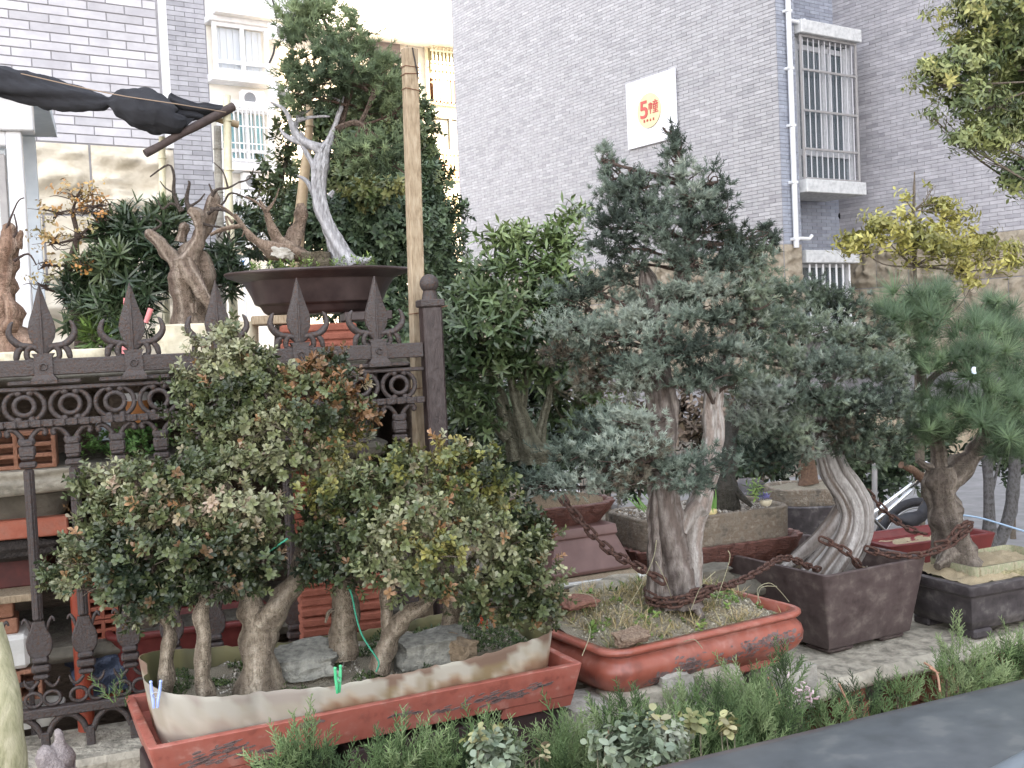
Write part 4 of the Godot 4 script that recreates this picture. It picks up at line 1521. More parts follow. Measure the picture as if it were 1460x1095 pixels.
	for h in [top.y - 0.06, top.y - 0.085, top.y - 0.13, 1.60, 1.36]:
		var wr := MB.new()
		var e := rng.randf_range(-0.006, 0.006)
		tube(wr, [Vector3(-0.025, h, 0.019), Vector3(0.025, h + e, 0.019), Vector3(0.025, h + e, -0.019), Vector3(-0.025, h, -0.019), Vector3(-0.025, h, 0.019)], [0.0014, 0.0014, 0.0014, 0.0014, 0.0014], 5, 1)
		put("wire_wrap", wr, M("rust_wire", [C(120, 82, 60)], 1.0, 0.6), w)
	var ex := MB.new()
	tube(ex, [Vector3(0.0, 1.60, 0.02), Vector3(0.05, 1.615, 0.04), Vector3(0.10, 1.625, 0.02)], [0.0016, 0.0016, 0.0016], 5, 3)
	put("tie_wire", ex, mats.rust_wire, w)
	var tw := MB.new()
	tube(tw, [Vector3(0.002, top.y - 0.002, 0.02), Vector3(0.008, top.y - 0.04, 0.021), Vector3(0.02, top.y - 0.10, 0.021)], [0.0022, 0.0022, 0.002], 5, 3)
	put("black_cord", tw, M("black_rubber", [C(34, 32, 34)], 1.0, 0.6), w)

# ---------------------------------------------------------------- the rack behind the fence
func hollow_brick(s: Vector3, nx: int, ny: int) -> MB:       # open cells front to back
	var m := MB.new()
	var t := 0.012
	for k in nx + 1:
		m.box(Vector3(-s.x / 2 + t / 2 + (s.x - t) * k / nx, 0, 0), Vector3(t, s.y, s.z), Basis(), 0.002)
	for k in ny + 1:
		m.box(Vector3(0, -s.y / 2 + t / 2 + (s.y - t) * k / ny, 0), Vector3(s.x - 0.002, t, s.z - 0.003), Basis(), 0.002)
	m.box(Vector3(0, 0, -s.z * 0.3), Vector3(s.x - 0.01, s.y - 0.01, 0.01))
	return m

func ribbed_brick(s: Vector3) -> MB:
	var m := MB.new()
	m.box(Vector3.ZERO, s - Vector3(0.012, 0, 0.012), Basis(), 0.003)
	for k in 4:
		m.box(Vector3(0, -s.y / 2 + s.y * (k + 0.5) / 4, 0), Vector3(s.x, s.y / 4 - 0.006, s.z), Basis(), 0.004)
	return m

func shelf_things() -> void:
	var o := Vector3(-1.424, 0, -2.973)
	var fx := Basis(Vector3.UP, 0.344)
	var L := func(u: float, y: float, z: float) -> Vector3: return o + fx * Vector3(u, y, z)
	var r := thing("plank_rack", "rack of grey concrete planks behind the iron fence holding pots", "rack", o, 0.344)
	var wood := M("old_plank", [C(74, 64, 56), C(104, 92, 80)], 0.3, 0.9, 0.2, {"stretch": Vector3(1, 3, 3)})
	for q in [[0.18, 1.455, -0.52, 2.06, 0.05, 0.62], [0.62, 1.165, -0.5, 1.0, 0.05, 0.6], [0.2, 0.62, -0.5, 2.3, 0.05, 0.6]]:
		var m := MB.new()
		stone(m, Vector3(q[0], q[1], q[2]), Vector3(q[3] * 1.04, q[4], q[5]), Basis(), 0.03, 12, q[1])
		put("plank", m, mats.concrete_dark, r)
	for u in [-0.85, 0.34, 1.02, 1.30]:
		var m := MB.new()
		m.box(Vector3(u, 0.72, -0.55), Vector3(0.1, 1.42, 0.5), Basis(), 0.01)
		put("upright", m, wood, r)
	var bk := MB.new()
	bk.box(Vector3(0.27, 0.72, -0.86), Vector3(2.36, 1.42, 0.04), Basis(), 0.004)
	put("back_board", bk, wood, r)
	# hollow bricks on the thick slab at the left
	var slb := MB.new()
	stone(slb, Vector3.ZERO, Vector3(0.98, 0.07, 0.5), Basis(), 0.07, 12, 3.0)
	var so := put("thick_slab", slb, mats.concrete)
	so.transform = Transform3D(fx, L.call(-0.30, 1.150, -0.40))
	tag(so, "thick crumbling concrete slab under the two hollow bricks", "slab")
	var g := "hollow bricks on the thick slab"
	for q in [[-0.035, "oval-holed tan hollow brick seen between the first two fence bars"], [-0.27, "tan hollow brick in the very left corner of the rack"]]:
		var hb := hollow_brick(Vector3(0.22, 0.11, 0.12), 2, 3)
		var ho := put("hollow_brick", hb, mats.brick_orange)
		ho.transform = Transform3D(fx, L.call(q[0] + 0.06, 1.242, -0.25))
		tag(ho, q[1], "brick", g)
	var tr := MB.new()
	vessel(tr, 0.48, 0.16, 0.08, soft([Vector2(-0.05, -0.05), Vector2(0.0, 0.05), Vector2(-0.015, 0.05), Vector2(-0.05, -0.02)], 0.008))
	var to := put("concrete_trough", tr, mats.concrete_dark)
	to.transform = Transform3D(fx, L.call(-0.30, 1.06, -0.36))
	tag(to, "dark weathered concrete trough beneath the thick slab", "trough")
	var bm := MB.new()
	bm.box(Vector3.ZERO, Vector3(0.95, 0.056, 0.05), Basis(), 0.004)
	var bo := put("orange_beam", bm, M("orange_paint", [C(150, 82, 62), C(168, 98, 76), C(160, 104, 86)], 0.3, 0.7, 0.1))
	bo.transform = Transform3D(fx, L.call(-0.32, 1.01, -0.22))
	tag(bo, "orange painted beam lying behind the leftmost fence bars", "beam")
	var soil := MB.new()
	stone(soil, Vector3.ZERO, Vector3(0.9, 0.07, 0.3), Basis(), 0.12, 12, 8.0)
	var sx := put("soil_bag", soil, M("black_soil", [C(40, 36, 34), C(66, 60, 56)], 0.12, 0.95, 0.5))
	sx.transform = Transform3D(fx, L.call(-0.34, 0.945, -0.36))
	tag(sx, "dark sagging bag of soil below the orange beam", "bag")
	var db := MB.new()
	db.box(Vector3.ZERO, Vector3(0.9, 0.10, 0.3), Basis(), 0.005)
	var dbo := put("dark_red_trough", db, M("dark_red", [C(66, 26, 24), C(90, 38, 34)], 0.3, 0.6))
	dbo.transform = Transform3D(fx, L.call(-0.36, 0.875, -0.42))
	tag(dbo, "dark red wooden trough under the soil bag", "trough")
	var pk := MB.new()
	pk.box(Vector3.ZERO, Vector3(0.5, 0.022, 0.2), Basis(), 0.002)
	var pko := put("pale_plank", pk, mats.timber)
	pko.transform = Transform3D(fx, L.call(-0.19, 0.815, -0.25))
	tag(pko, "thin pale plank on top of the loose bricks", "plank")
	var bg := "loose bricks left of the red pole"
	for q in [[-0.12, 0.778, "upper loose tan brick beside the red pole"], [-0.11, 0.728, "lower loose orange brick above the foam box"]]:
		var b := MB.new()
		b.box(Vector3.ZERO, Vector3(0.22, 0.046, 0.11), Basis(Vector3.UP, 0.05), 0.004)
		var bo2 := put("loose_brick", b, mats.brick_orange)
		bo2.transform = Transform3D(fx, L.call(q[0], q[1], -0.24))
		tag(bo2, q[2], "brick", bg)
	var fb := MB.new()
	fb.box(Vector3.ZERO, Vector3(0.36, 0.1, 0.2), Basis(), 0.012)
	var fo := put("foam_box", fb, M("foam", [C(206, 206, 200), C(222, 222, 218)], 0.2, 0.9))
	fo.transform = Transform3D(fx, L.call(-0.15, 0.655, -0.26))
	tag(fo, "dirty white foam box under the loose bricks", "box")
	var hb2 := put("hollow_brick", hollow_brick(Vector3(0.24, 0.09, 0.12), 4, 2), mats.brick_orange)
	hb2.transform = Transform3D(fx, L.call(-0.06, 0.555, -0.22))
	tag(hb2, "grid-holed hollow brick below the foam box", "brick")
	# orange hollow bricks stacked on end behind the red pole
	var og := "orange hollow bricks stacked behind the red pole"
	for k in 3:
		var h := put("hollow_brick", hollow_brick(Vector3(0.13, 0.12, 0.12), 3, 4), mats.orange_paint)
		h.transform = Transform3D(fx, L.call(0.215, 0.52 + 0.122 * k, -0.30))
		tag(h, ["lowest", "middle", "topmost"][k] + " orange hollow brick of the stack behind the red pole", "brick", og)
	var pl := MB.new()
	var a: Vector3 = L.call(0.175, 0.0, -0.13)
	tube(pl, [Vector3(0, 0.35, 0), Vector3(0, 0.6, 0), Vector3(0, 0.93, 0)], [0.024, 0.024, 0.024], 14, 1)
	var po := put("red_pole", pl, M("red_oxide", [C(130, 54, 36), C(152, 70, 48)], 0.25, 0.45))
	po.position = a
	tag(po, "upright orange red steel pole behind the fence bars", "pole")
	var fr := MB.new()
	fr.box(Vector3(0, 0.10, 0), Vector3(0.014, 0.2, 0.014), Basis(), 0.002)
	fr.box(Vector3(-0.1, 0.2, 0), Vector3(0.22, 0.014, 0.014), Basis(), 0.002)
	var fro := put("metal_frame", fr, M("iron", []))
	fro.transform = Transform3D(fx, L.call(0.03, 0.36, -0.16))
	tag(fro, "thin rusty angle frame below the grid-holed brick", "frame")
	var wh := MB.new()
	vessel(wh, 0.09, 0.07, 0.06, soft([Vector2(-0.03, -0.03), Vector2(0, 0.03), Vector2(-0.01, 0.03), Vector2(-0.04, -0.02)], 0.006))
	var wo := put("white_basin", wh, M("foam", []))
	wo.transform = Transform3D(fx, L.call(0.03, 0.45, -0.22))
	tag(wo, "small white basin low behind the fence's foot arches", "basin")
	# bag and red pot low behind the shrub trunks
	var bag := MB.new()
	stone(bag, Vector3.ZERO, Vector3(0.24, 0.13, 0.2), Basis(Vector3.UP, 0.5), 0.3, 10, 21.0)
	var bgo := put("blue_bag", bag, M("blue_bag", [C(52, 62, 82), C(84, 96, 120)], 0.2, 0.5, 0.4))
	bgo.position = P(170, 945, 3.35)
	tag(bgo, "crumpled slate blue plastic bag low behind the fence", "bag")
	var rp := MB.new()
	vessel(rp, 0.24, 0.14, 0.06, soft([Vector2(-0.04, 0), Vector2(0.0, 0.17), Vector2(0.012, 0.17), Vector2(0.012, 0.19), Vector2(-0.01, 0.19), Vector2(-0.03, 0.10)], 0.005))
	var rpo := put("maroon_pot", rp, M("maroon", [C(96, 40, 38), C(118, 56, 52)], 0.3, 0.45))
	rpo.transform = Transform3D(fx, P(275, 962, 3.42))
	tag(rpo, "dull maroon pot in shade behind the thin shrub trunks", "pot")
	var pt := thing("leafy_pot_plant", "small bright green plant on the middle plank between fence bars", "plant", L.call(0.33, 1.20, -0.3))
	var bb := Bunch.new()
	for k in 160:
		bb.add(aim(Vector3(rng.randfn() * 0.6, 1, rng.randfn() * 0.6).normalized(), rng.randf() * TAU, rng.randf_range(0.6, 1.1)), Vector3(rng.randfn() * 0.07, rng.randf() * 0.07, rng.randfn() * 0.05), pick([Color(0.05, 0.13, 0.03), Color(0.16, 0.30, 0.08)], rng.randf()))
	put_bunch("leaves", bb, sprig(5, 0.022, 0.012, OBOVATE, 0.012, 0.5, 31), leaf_mat("leaf"), pt)
	var q := L.call(0.36, 1.345, -0.34) as Vector3
	var ob := thing("orange_jar", "orange jar with white lid standing behind the ring frieze", "jar", q)
	var jm := MB.new()
	tube(jm, [Vector3(0, -0.05, 0), Vector3(0, 0.02, 0)], [0.045, 0.048], 16, 1)
	put("body", jm, M("amber", [C(190, 128, 74)], 1, 0.4), ob)
	jm = MB.new()
	tube(jm, [Vector3(0, 0.02, 0), Vector3(0, 0.045, 0)], [0.05, 0.048], 16, 1)
	put("lid", jm, mats.white_paint, ob)
	var pb := MB.new()
	stone(pb, Vector3.ZERO, Vector3(0.10, 0.07, 0.06), Basis(), 0.35, 8, 31.0)
	var pbo := put("plastic_bag", pb, M("white_plastic", [C(180, 200, 220), C(236, 238, 240)], 0.1, 0.35))
	pbo.position = P(168, 610, 3.45)
	tag(pbo, "crumpled white and blue plastic bag above the small green plant", "bag")
	# tower of red ribbed hollow bricks under the brown oval pot
	var rg := "red ribbed bricks in the tower under the brown oval pot"
	var names := ["lowest brick of the tower, at the shrub trunks' feet", "second brick from the ground in the tower", "third brick from the ground in the tower", "fourth brick of the tower, behind the shrub", "fifth brick of the tower, behind the shrub crown", "sixth brick of the tower, behind the fence frieze", "red ribbed brick just below the fence's top rail", "red ribbed brick just above the fence's top rail", "topmost red ribbed brick, directly below the wood blocks"]
	var tp := P(455, 520, 3.72)
	var rib := ribbed_brick(Vector3(0.255, 0.118, 0.2))
	var rmesh := rib.mesh(M("red_clay", [C(128, 74, 58), C(150, 90, 72)], 0.2, 0.85, 0.15))
	for k in 9:
		var e := MeshInstance3D.new()
		e.mesh = rmesh
		e.name = numbered("ribbed_brick")
		add_child(e, true)
		e.transform = Transform3D(Basis(Vector3.UP, 0.2 + rng.randf_range(-0.04, 0.04)), Vector3(tp.x + rng.randf_range(-0.006, 0.006), 0.571 + 0.1195 * k, tp.z))
		tag(e, "red clay " + names[k] if k < 6 else names[k], "brick", rg)
	var ft := MB.new()
	ft.box(Vector3(0, 0.255, 0), Vector3(0.3, 0.51, 0.26), Basis(), 0.01)
	var fto := put("concrete_block", ft, mats.concrete_dark)
	fto.position = Vector3(tp.x, 0, tp.z)
	fto.rotation.y = 0.2
	tag(fto, "concrete block standing under the tower of red bricks", "block")
	var lo := "red ribbed bricks lying behind the shrub trunks"
	for k in 2:
		var e := MeshInstance3D.new()
		e.mesh = rmesh
		e.name = numbered("ribbed_brick")
		add_child(e, true)
		e.transform = Transform3D(Basis(Vector3.UP, 0.3), P(486, 893, 3.28) + Vector3(0, 0.12 * k, 0))
		tag(e, ["lower", "upper"][k] + " red ribbed brick seen between the shrub trunks above the gravel", "brick", lo)

# ---------------------------------------------------------------- on top of the rack
func top_shelf() -> void:
	M("cream_ceramic", [C(176, 168, 142), C(206, 198, 172), C(222, 216, 194)], 0.35, 0.7, 0.1)
	M("brown_glaze", [C(48, 38, 38), C(62, 51, 50), C(72, 60, 58)], 0.5, 0.38, 0.06)
	M("pot_soil", [C(92, 78, 62), C(140, 122, 98), C(172, 156, 130)], 0.06, 0.95, 0.6, {"freq": 0.06})
	M("bark", [Color(0.68, 0.66, 0.63), Color(0.92, 0.91, 0.9), Color.WHITE], 0.07, 0.92, 0.7, {"vc": true, "bfreq": 0.06, "stretch": Vector3(1, 0.6, 1)})
	M("deadwood", [Color(0.8, 0.79, 0.78), Color(0.92, 0.92, 0.92), Color.WHITE], 0.10, 0.82, 0.35, {"vc": true, "stretch": Vector3(2, 0.5, 2)})
	# planters
	for q in [[62, 512, 3.55, 0.165, 0.11, 0.05, 0.055, "low cream stone planter at the left end of the rack", "cream_ceramic"], [285, 500, 3.70, 0.168, 0.12, 0.05, 0.125, "cream stone planter holding the gnarled bare trunk", "cream_ceramic"]]:
		var c := P(q[0], q[1], q[2])
		var m := MB.new()
		var h: float = q[6]
		vessel(m, q[3], q[4], 0.04, soft([Vector2(-0.02, 0), Vector2(0.0, 0.01), Vector2(0.004, h), Vector2(-0.016, h), Vector2(-0.02, h - 0.03)], 0.006))
		var o := put("stone_planter", m, mats[q[8]])
		o.position = Vector3(c.x, 1.482, c.z - 0.1)
		o.rotation.y = 0.3
		tag(o, q[7], "planter", "cream planters on the rack")
	for q in [[378, 497, 3.62, 0.085, "dark saucer beside the brick tower on the rack"], [205, 508, 3.45, 0.11, "dark shallow tray in front of the cream planter"]]:
		var c := P(q[0], q[1], q[2])
		var m := MB.new()
		vessel(m, q[3], q[3] * 0.7, 0.06, soft([Vector2(-0.02, 0), Vector2(0, 0.016), Vector2(-0.008, 0.018), Vector2(-0.02, 0.006)], 0.003))
		var o := put("saucer", m, mats.concrete_dark)
		o.position = Vector3(c.x, 1.484, c.z)
		o.rotation.y = 0.3
		tag(o, q[4], "saucer")
	# brown oval pot
	var c := P(455, 415, 3.78)
	var pot := thing("brown_oval_pot", "large brown oval lobed pot raised on the brick tower", "plant pot", Vector3(c.x, 0, c.z), 0.12)
	var yb := 1.624
	var m := MB.new()
	vessel(m, 0.27, 0.19, 0.19, soft([Vector2(-0.1, yb), Vector2(-0.085, yb + 0.008), Vector2(-0.07, yb + 0.03), Vector2(-0.05, yb + 0.036), Vector2(-0.015, yb + 0.115), Vector2(0.035, yb + 0.135), Vector2(0.04, yb + 0.147), Vector2(0.015, yb + 0.149), Vector2(-0.03, yb + 0.12)], 0.004), 14, 0.04, 4.0)
	put("body", m, mats.brown_glaze, pot)
	m = MB.new()
	vessel(m, 0.26, 0.18, 0.18, [Vector2(-0.04, yb + 0.11), Vector2(-0.03, yb + 0.135), Vector2(-0.12, yb + 0.155), Vector2(-0.16, yb + 0.158)], 8)
	put("soil", m, mats.pot_soil, pot)
	for q in [[390, 452, "left pale wood block under the brown oval pot"], [520, 448, "dark flat tile under the right end of the brown oval pot"]]:
		var b := MB.new()
		b.box(Vector3.ZERO, Vector3(0.16, 0.03, 0.2), Basis(), 0.003)
		var o := put("wood_block", b, mats.timber if q[0] == 390 else mats.brown_glaze)
		o.position = Vector3(P(q[0], q[1], 3.74).x, 1.607, c.z + 0.02)
		o.rotation.y = 0.25
		tag(o, q[2], "block")
	# silver juniper in it
	var sj := thing("silver_trunk_juniper", "tall juniper bonsai with bleached silver trunk in the brown oval pot", "bonsai tree", Vector3.ZERO)
	var silver := [Color(0.24, 0.24, 0.25), Color(0.5, 0.5, 0.52), Color(0.68, 0.69, 0.72), Color(0.42, 0.42, 0.44)]
	m = MB.new()
	var D := 3.72
	var tr := [[497, 383, D, 44], [485, 360, D, 32], [473, 333, D, 25], [460, 300, D, 22], [454, 265, D, 21], [457, 235, D, 24], [462, 214, D, 20], [470, 200, D, 10]]
	var so := {"cols": silver, "groove": 0.2, "gk": 4.0, "twist": 6.0, "rough": 0.10}
	tube(m, PP(tr), RR(tr).map(func(x): return x * 0.86), 36, 6, so)
	for br in [[[462, 215, D, 18], [446, 208, D, 13], [432, 202, D, 13], [421, 190, D, 10], [414, 170, D, 8], [403, 154, D, 5], [386, 146, D, 2]],
			[[432, 202, D, 12], [412, 197, D, 8], [403, 190, D, 6], [399, 182, D, 2]], [[430, 200, D, 9], [431, 192, D, 5], [428, 187, D, 2]],
			[[468, 206, D, 12], [474, 188, D, 8], [482, 165, D, 7], [487, 150, D, 6], [481, 142, D, 4], [458, 136, D, 2]], [[486, 152, D, 4], [490, 138, D, 2]],
			[[452, 265, D, 14], [446, 236, D, 8], [438, 220, D, 7], [428, 203, D, 5]],
			[[420, 188, D, 7], [426, 165, D + 0.05, 6], [436, 160, D + 0.05, 4], [442, 157, D + 0.05, 2]], [[424, 172, D, 7], [440, 168, D, 5], [455, 166, D, 4], [470, 166, D, 3]],
			[[455, 300, D + 0.03, 8], [446, 275, D + 0.03, 7], [437, 258, D + 0.03, 6], [424, 250, D + 0.03, 3]],
			[[500, 372, D, 16], [520, 372, D, 10], [530, 366, D, 3]], [[520, 372, D, 8], [510, 380, D, 5]], [[470, 280, D, 8], [476, 272, D, 4]]]:
		tube(m, PP(br), RR(br), 9, 4, so)
	put("silver_trunk", m, mats.deadwood, sj)
	m = MB.new()
	m.col = Color(0.15, 0.10, 0.075)
	var live := [[472, 205, D + 0.02, 12], [482, 183, D + 0.02, 14], [493, 150, D + 0.02, 12], [498, 115, D + 0.02, 11], [486, 80, D + 0.02, 10], [472, 50, D, 7], [455, 15, D, 5]]
	var bo := {"cols": [Color(0.09, 0.065, 0.05), Color(0.19, 0.14, 0.11), Color(0.3, 0.24, 0.2)], "rough": 0.3}
	tube(m, PP(live), RR(live), 8, 4, bo)
	for br in [[[480, 185, D, 12], [500, 175, D, 9], [515, 178, D, 7], [522, 185, D, 4]], [[515, 175, D, 6], [524, 155, D, 6], [532, 135, D, 7], [530, 125, D, 3]], [[497, 120, D, 7], [512, 122, D, 5], [525, 130, D, 4]]]:
		tube(m, PP(br), RR(br), 7, 4, bo)
	var pads := [[435, 18, 40, 28, 3.7], [420, 45, 26, 22, 3.65], [470, 20, 26, 24, 3.75], [500, 42, 24, 26, 3.7], [455, 70, 38, 24, 3.65], [500, 75, 38, 26, 3.7], [535, 88, 26, 28, 3.75], [480, 105, 55, 26, 3.62], [425, 105, 30, 20, 3.7], [403, 98, 12, 14, 3.7], [540, 118, 42, 34, 3.75], [450, 130, 48, 24, 3.7], [420, 145, 22, 18, 3.75], [520, 150, 40, 22, 3.85], [530, 215, 46, 24, 3.65], [500, 225, 30, 20, 3.68], [560, 235, 28, 24, 3.7], [565, 150, 22, 30, 3.8], [425, 28, 22, 20, 3.7]]
	limbs(m, PP([[498, 115, D], [486, 80, D], [472, 50, D], [460, 25, D], [493, 150, D], [515, 178, D]]), pads, 0.006, {}, 6)
	put("live_bark", m, mats.bark, sj)
	var cg := [Color(0.055, 0.088, 0.042), Color(0.125, 0.18, 0.085), Color(0.215, 0.28, 0.135)]
	crown(sj, "foliage", pads, [tuft(22, 0.034, 0.0038, 0.9, 11, 0.012), spray(0.05, 9, 0.02, 0.003, 12)], leaf_mat("needle", 0.6, 0.05), 26.0, 0.9, [cg], {"up": 0.6, "gap": 0.0, "gf": 1700.0, "edge": 0.6})
	# other growth in the oval pot: low stump and sprigs
	var st := thing("low_bonsai_stump", "low forked bare bonsai with white scarred bark left of the silver trunk", "bonsai tree", Vector3.ZERO)
	m = MB.new()
	var brown := {"cols": [Color(0.16, 0.115, 0.085), Color(0.32, 0.24, 0.18), Color(0.46, 0.38, 0.3)], "rough": 0.4, "groove": 0.15}
	for br in [[[450, 372, 3.74, 26], [425, 362, 3.72, 28], [398, 358, 3.7, 24], [375, 350, 3.7, 15], [360, 338, 3.7, 14], [346, 322, 3.7, 7], [335, 305, 3.7, 4]],
			[[410, 358, 3.72, 24], [392, 335, 3.72, 15], [384, 315, 3.72, 14], [378, 300, 3.72, 11], [370, 285, 3.72, 3]],
			[[412, 358, 3.74, 26], [420, 335, 3.76, 22], [430, 312, 3.78, 17], [428, 290, 3.78, 8]],
			[[346, 322, 3.7, 6], [320, 326, 3.7, 5], [300, 335, 3.7, 3]], [[340, 315, 3.7, 4], [325, 300, 3.7, 3], [310, 292, 3.7, 2]],
			[[378, 300, 3.7, 5], [365, 288, 3.7, 3], [350, 280, 3.7, 2]], [[380, 302, 3.7, 5], [392, 285, 3.7, 3], [398, 268, 3.7, 2]], [[332, 318, 3.7, 4], [322, 308, 3.7, 3], [328, 330, 3.7, 2]], [[350, 325, 3.7, 4], [345, 338, 3.7, 2]]]:
		tube(m, PP(br), RR(br), 9, 4, brown)
	put("trunk", m, mats.bark, st)
	m = MB.new()
	stone(m, P(404, 361, 3.69), Vector3(0.06, 0.032, 0.05), Basis(Vector3.BACK, -0.3), 0.35, 8, 4.0)
	put("white_scar", m, M("white_stone", []), st)
	var mo := thing("moss_clump", "round mossy clump between the stump and the silver trunk", "moss", P(451, 372, 3.7))
	m = MB.new()
	stone(m, Vector3.ZERO, Vector3(0.09, 0.055, 0.07), Basis(), 0.2, 9, 6.0)
	put("cushion", m, M("moss_brown", [C(84, 76, 62), C(120, 112, 92)], 0.06, 0.95, 0.8), mo)
	var bb := Bunch.new()
	for k in 140:
		bb.add(aim(Vector3(rng.randfn() * 0.5, 1, rng.randfn() * 0.5).normalized(), rng.randf() * TAU, rng.randf_range(0.5, 1.0)), Vector3(rng.randf_range(-0.22, 0.2), rng.randf_range(-0.03, 0.0), rng.randf_range(-0.06, 0.06)), pick([Color(0.08, 0.14, 0.03), Color(0.26, 0.36, 0.10)], rng.randf()))
	put_bunch("sprouts", bb, sprig(5, 0.02, 0.006, LANCE, 0.012, 0.7, 41), mats.leaf, mo)
	# gnarled bare trunk with twigs
	var gn := thing("gnarled_bare_bonsai", "thick gnarled leafless trunk with cut limbs in the cream planter", "bonsai tree", Vector3.ZERO)
	m = MB.new()
	var gd := 3.78
	var gcol := {"cols": [Color(0.17, 0.125, 0.095), Color(0.33, 0.26, 0.2), Color(0.46, 0.39, 0.32)], "rough": 0.28, "groove": 0.16, "gk": 3.0}
	for br in [[[266, 462, gd, 56], [264, 430, gd, 42], [260, 395, gd, 42], [260, 370, gd, 36]],
			[[258, 385, gd, 36], [240, 365, gd, 28], [228, 348, gd, 24], [215, 335, gd, 18], [210, 328, gd, 8]],
			[[262, 380, gd, 36], [278, 352, gd, 26], [285, 328, gd, 22], [280, 308, gd, 24], [270, 300, gd, 16]],
			[[262, 375, gd + 0.03, 36], [282, 340, gd + 0.08, 30], [297, 310, gd + 0.08, 28], [304, 285, gd + 0.08, 22], [306, 270, gd + 0.08, 8]],
			[[264, 375, gd - 0.03, 24], [278, 400, gd - 0.05, 24], [294, 425, gd - 0.05, 22], [304, 445, gd - 0.04, 16]],
			[[284, 455, gd + 0.05, 30], [288, 420, gd + 0.06, 28], [288, 380, gd + 0.06, 34], [285, 360, gd + 0.06, 24]],
			[[258, 345, gd + 0.06, 20], [262, 325, gd + 0.06, 22], [266, 318, gd + 0.06, 12]], [[276, 432, gd - 0.06, 12], [277, 446, gd - 0.06, 12]]]:
		tube(m, PP(br), RR(br).map(func(x): return x * 0.76), 18, 6, gcol)
	m.col = Color(0.1, 0.08, 0.07)
	for br in [[[272, 302, gd, 9], [266, 285, gd, 6], [270, 262, gd, 4], [268, 258, gd, 2]], [[262, 300, gd, 5], [245, 290, gd, 4], [232, 298, gd, 3], [225, 285, gd, 2]], [[258, 302, gd, 6], [248, 275, gd, 5], [248, 250, gd, 4], [240, 235, gd, 3], [214, 252, gd, 2]], [[300, 298, gd, 6], [320, 300, gd, 4], [335, 310, gd, 3], [345, 320, gd, 2]],
			[[302, 280, gd, 5], [310, 270, gd, 4], [325, 268, gd, 3], [340, 260, gd, 2]], [[304, 278, gd, 4], [298, 262, gd, 2]], [[285, 318, gd, 5], [300, 322, gd, 4], [318, 326, gd, 3], [330, 345, gd, 2]], [[296, 305, gd, 5], [318, 290, gd, 3], [330, 275, gd, 3], [362, 285, gd, 2], [372, 270, gd, 1.5]],
			[[215, 330, gd, 5], [230, 320, gd, 3], [222, 312, gd, 2]], [[268, 296, gd, 5], [284, 286, gd, 3], [292, 276, gd, 2]], [[340, 260, gd, 3], [355, 255, gd, 2], [362, 240, gd, 1.5]], [[325, 268, gd, 3], [318, 245, gd, 2], [305, 232, gd, 1.5]], [[318, 326, gd, 3], [310, 340, gd, 2]], [[248, 275, gd, 3], [236, 268, gd, 2], [228, 258, gd, 1.5]]]:
		tube(m, PP(br), RR(br), 6, 4)
	put("trunk", m, mats.bark, gn)
	# trunk cut off by the left edge
	var lt := thing("stump_bonsai", "reddish bare trunk rising from the low planter at the left edge", "bonsai tree", Vector3.ZERO)
	m = MB.new()
	for br in [[[20, 505, 3.62, 70], [6, 460, 3.62, 42], [2, 410, 3.62, 36], [8, 370, 3.62, 34], [14, 335, 3.62, 26], [10, 320, 3.62, 14]], [[10, 470, 3.58, 22], [18, 450, 3.56, 16], [8, 420, 3.58, 12]], [[20, 350, 3.62, 18], [28, 335, 3.62, 12], [30, 328, 3.62, 5]]]:
		tube(m, PP(br), RR(br), 14, 5, {"cols": [Color(0.22, 0.13, 0.09), Color(0.42, 0.28, 0.2), Color(0.55, 0.42, 0.33)], "rough": 0.35, "groove": 0.25})
	m.col = Color(0.1, 0.07, 0.06)
	for br in [[[12, 345, 3.6, 5], [24, 330, 3.6, 3], [20, 305, 3.6, 2]], [[20, 372, 3.6, 5], [40, 362, 3.6, 3], [52, 378, 3.6, 2]], [[8, 330, 3.6, 4], [24, 290, 3.6, 2], [34, 282, 3.6, 2]]]:
		tube(m, PP(br), RR(br), 6, 4)
	put("trunk", m, mats.bark, lt)
	# dwarf maple with last orange leaves
	var mp := thing("autumn_maple", "sparse twiggy maple with a few orange leaves before the cream stone plinth", "bonsai tree", Vector3.ZERO)
	m = MB.new()
	m.col = Color(0.11, 0.08, 0.065)
	var mpads := [[110, 275, 45, 18, 3.95], [80, 300, 40, 20, 3.95], [140, 290, 36, 18, 3.95], [70, 340, 40, 22, 3.9], [125, 330, 40, 22, 3.95], [95, 375, 46, 22, 3.9], [60, 400, 30, 20, 3.9], [130, 300, 20, 14, 3.9, 1], [150, 310, 16, 10, 3.9, 1], [60, 375, 16, 12, 3.85, 1], [118, 378, 16, 12, 3.85, 1]]
	var mtr := [[118, 500, 3.95, 26], [110, 450, 3.95, 18], [92, 420, 3.95, 14], [98, 380, 3.95, 10], [110, 340, 3.95, 8], [104, 300, 3.95, 6], [118, 265, 3.95, 3]]
	tube(m, PP(mtr), RR(mtr), 8, 4, {"rough": 0.3})
	limbs(m, PP(mtr), mpads, 0.006, {"rough": 0.3}, 14)
	put("trunk", m, mats.bark, mp)
	crown(mp, "leaves", mpads, [sprig(3, 0.018, 0.012, LANCE, 0.014, 0.1, 51), sprig(3, 0.02, 0.010, LANCE, 0.014, -0.1, 52)], mats.leaf, 4.6, 1.0, [[Color(0.20, 0.19, 0.08), Color(0.36, 0.28, 0.12), Color(0.42, 0.22, 0.07)], [Color(0.45, 0.22, 0.06), Color(0.6, 0.32, 0.10)]], {"up": 0.0, "gap": -0.3})
	# yew-like shrub with strap leaves
	var yw := thing("strap_leaved_shrub", "dark green strap-leaved shrub between the maple and the gnarled trunk", "shrub", Vector3.ZERO)
	m = MB.new()
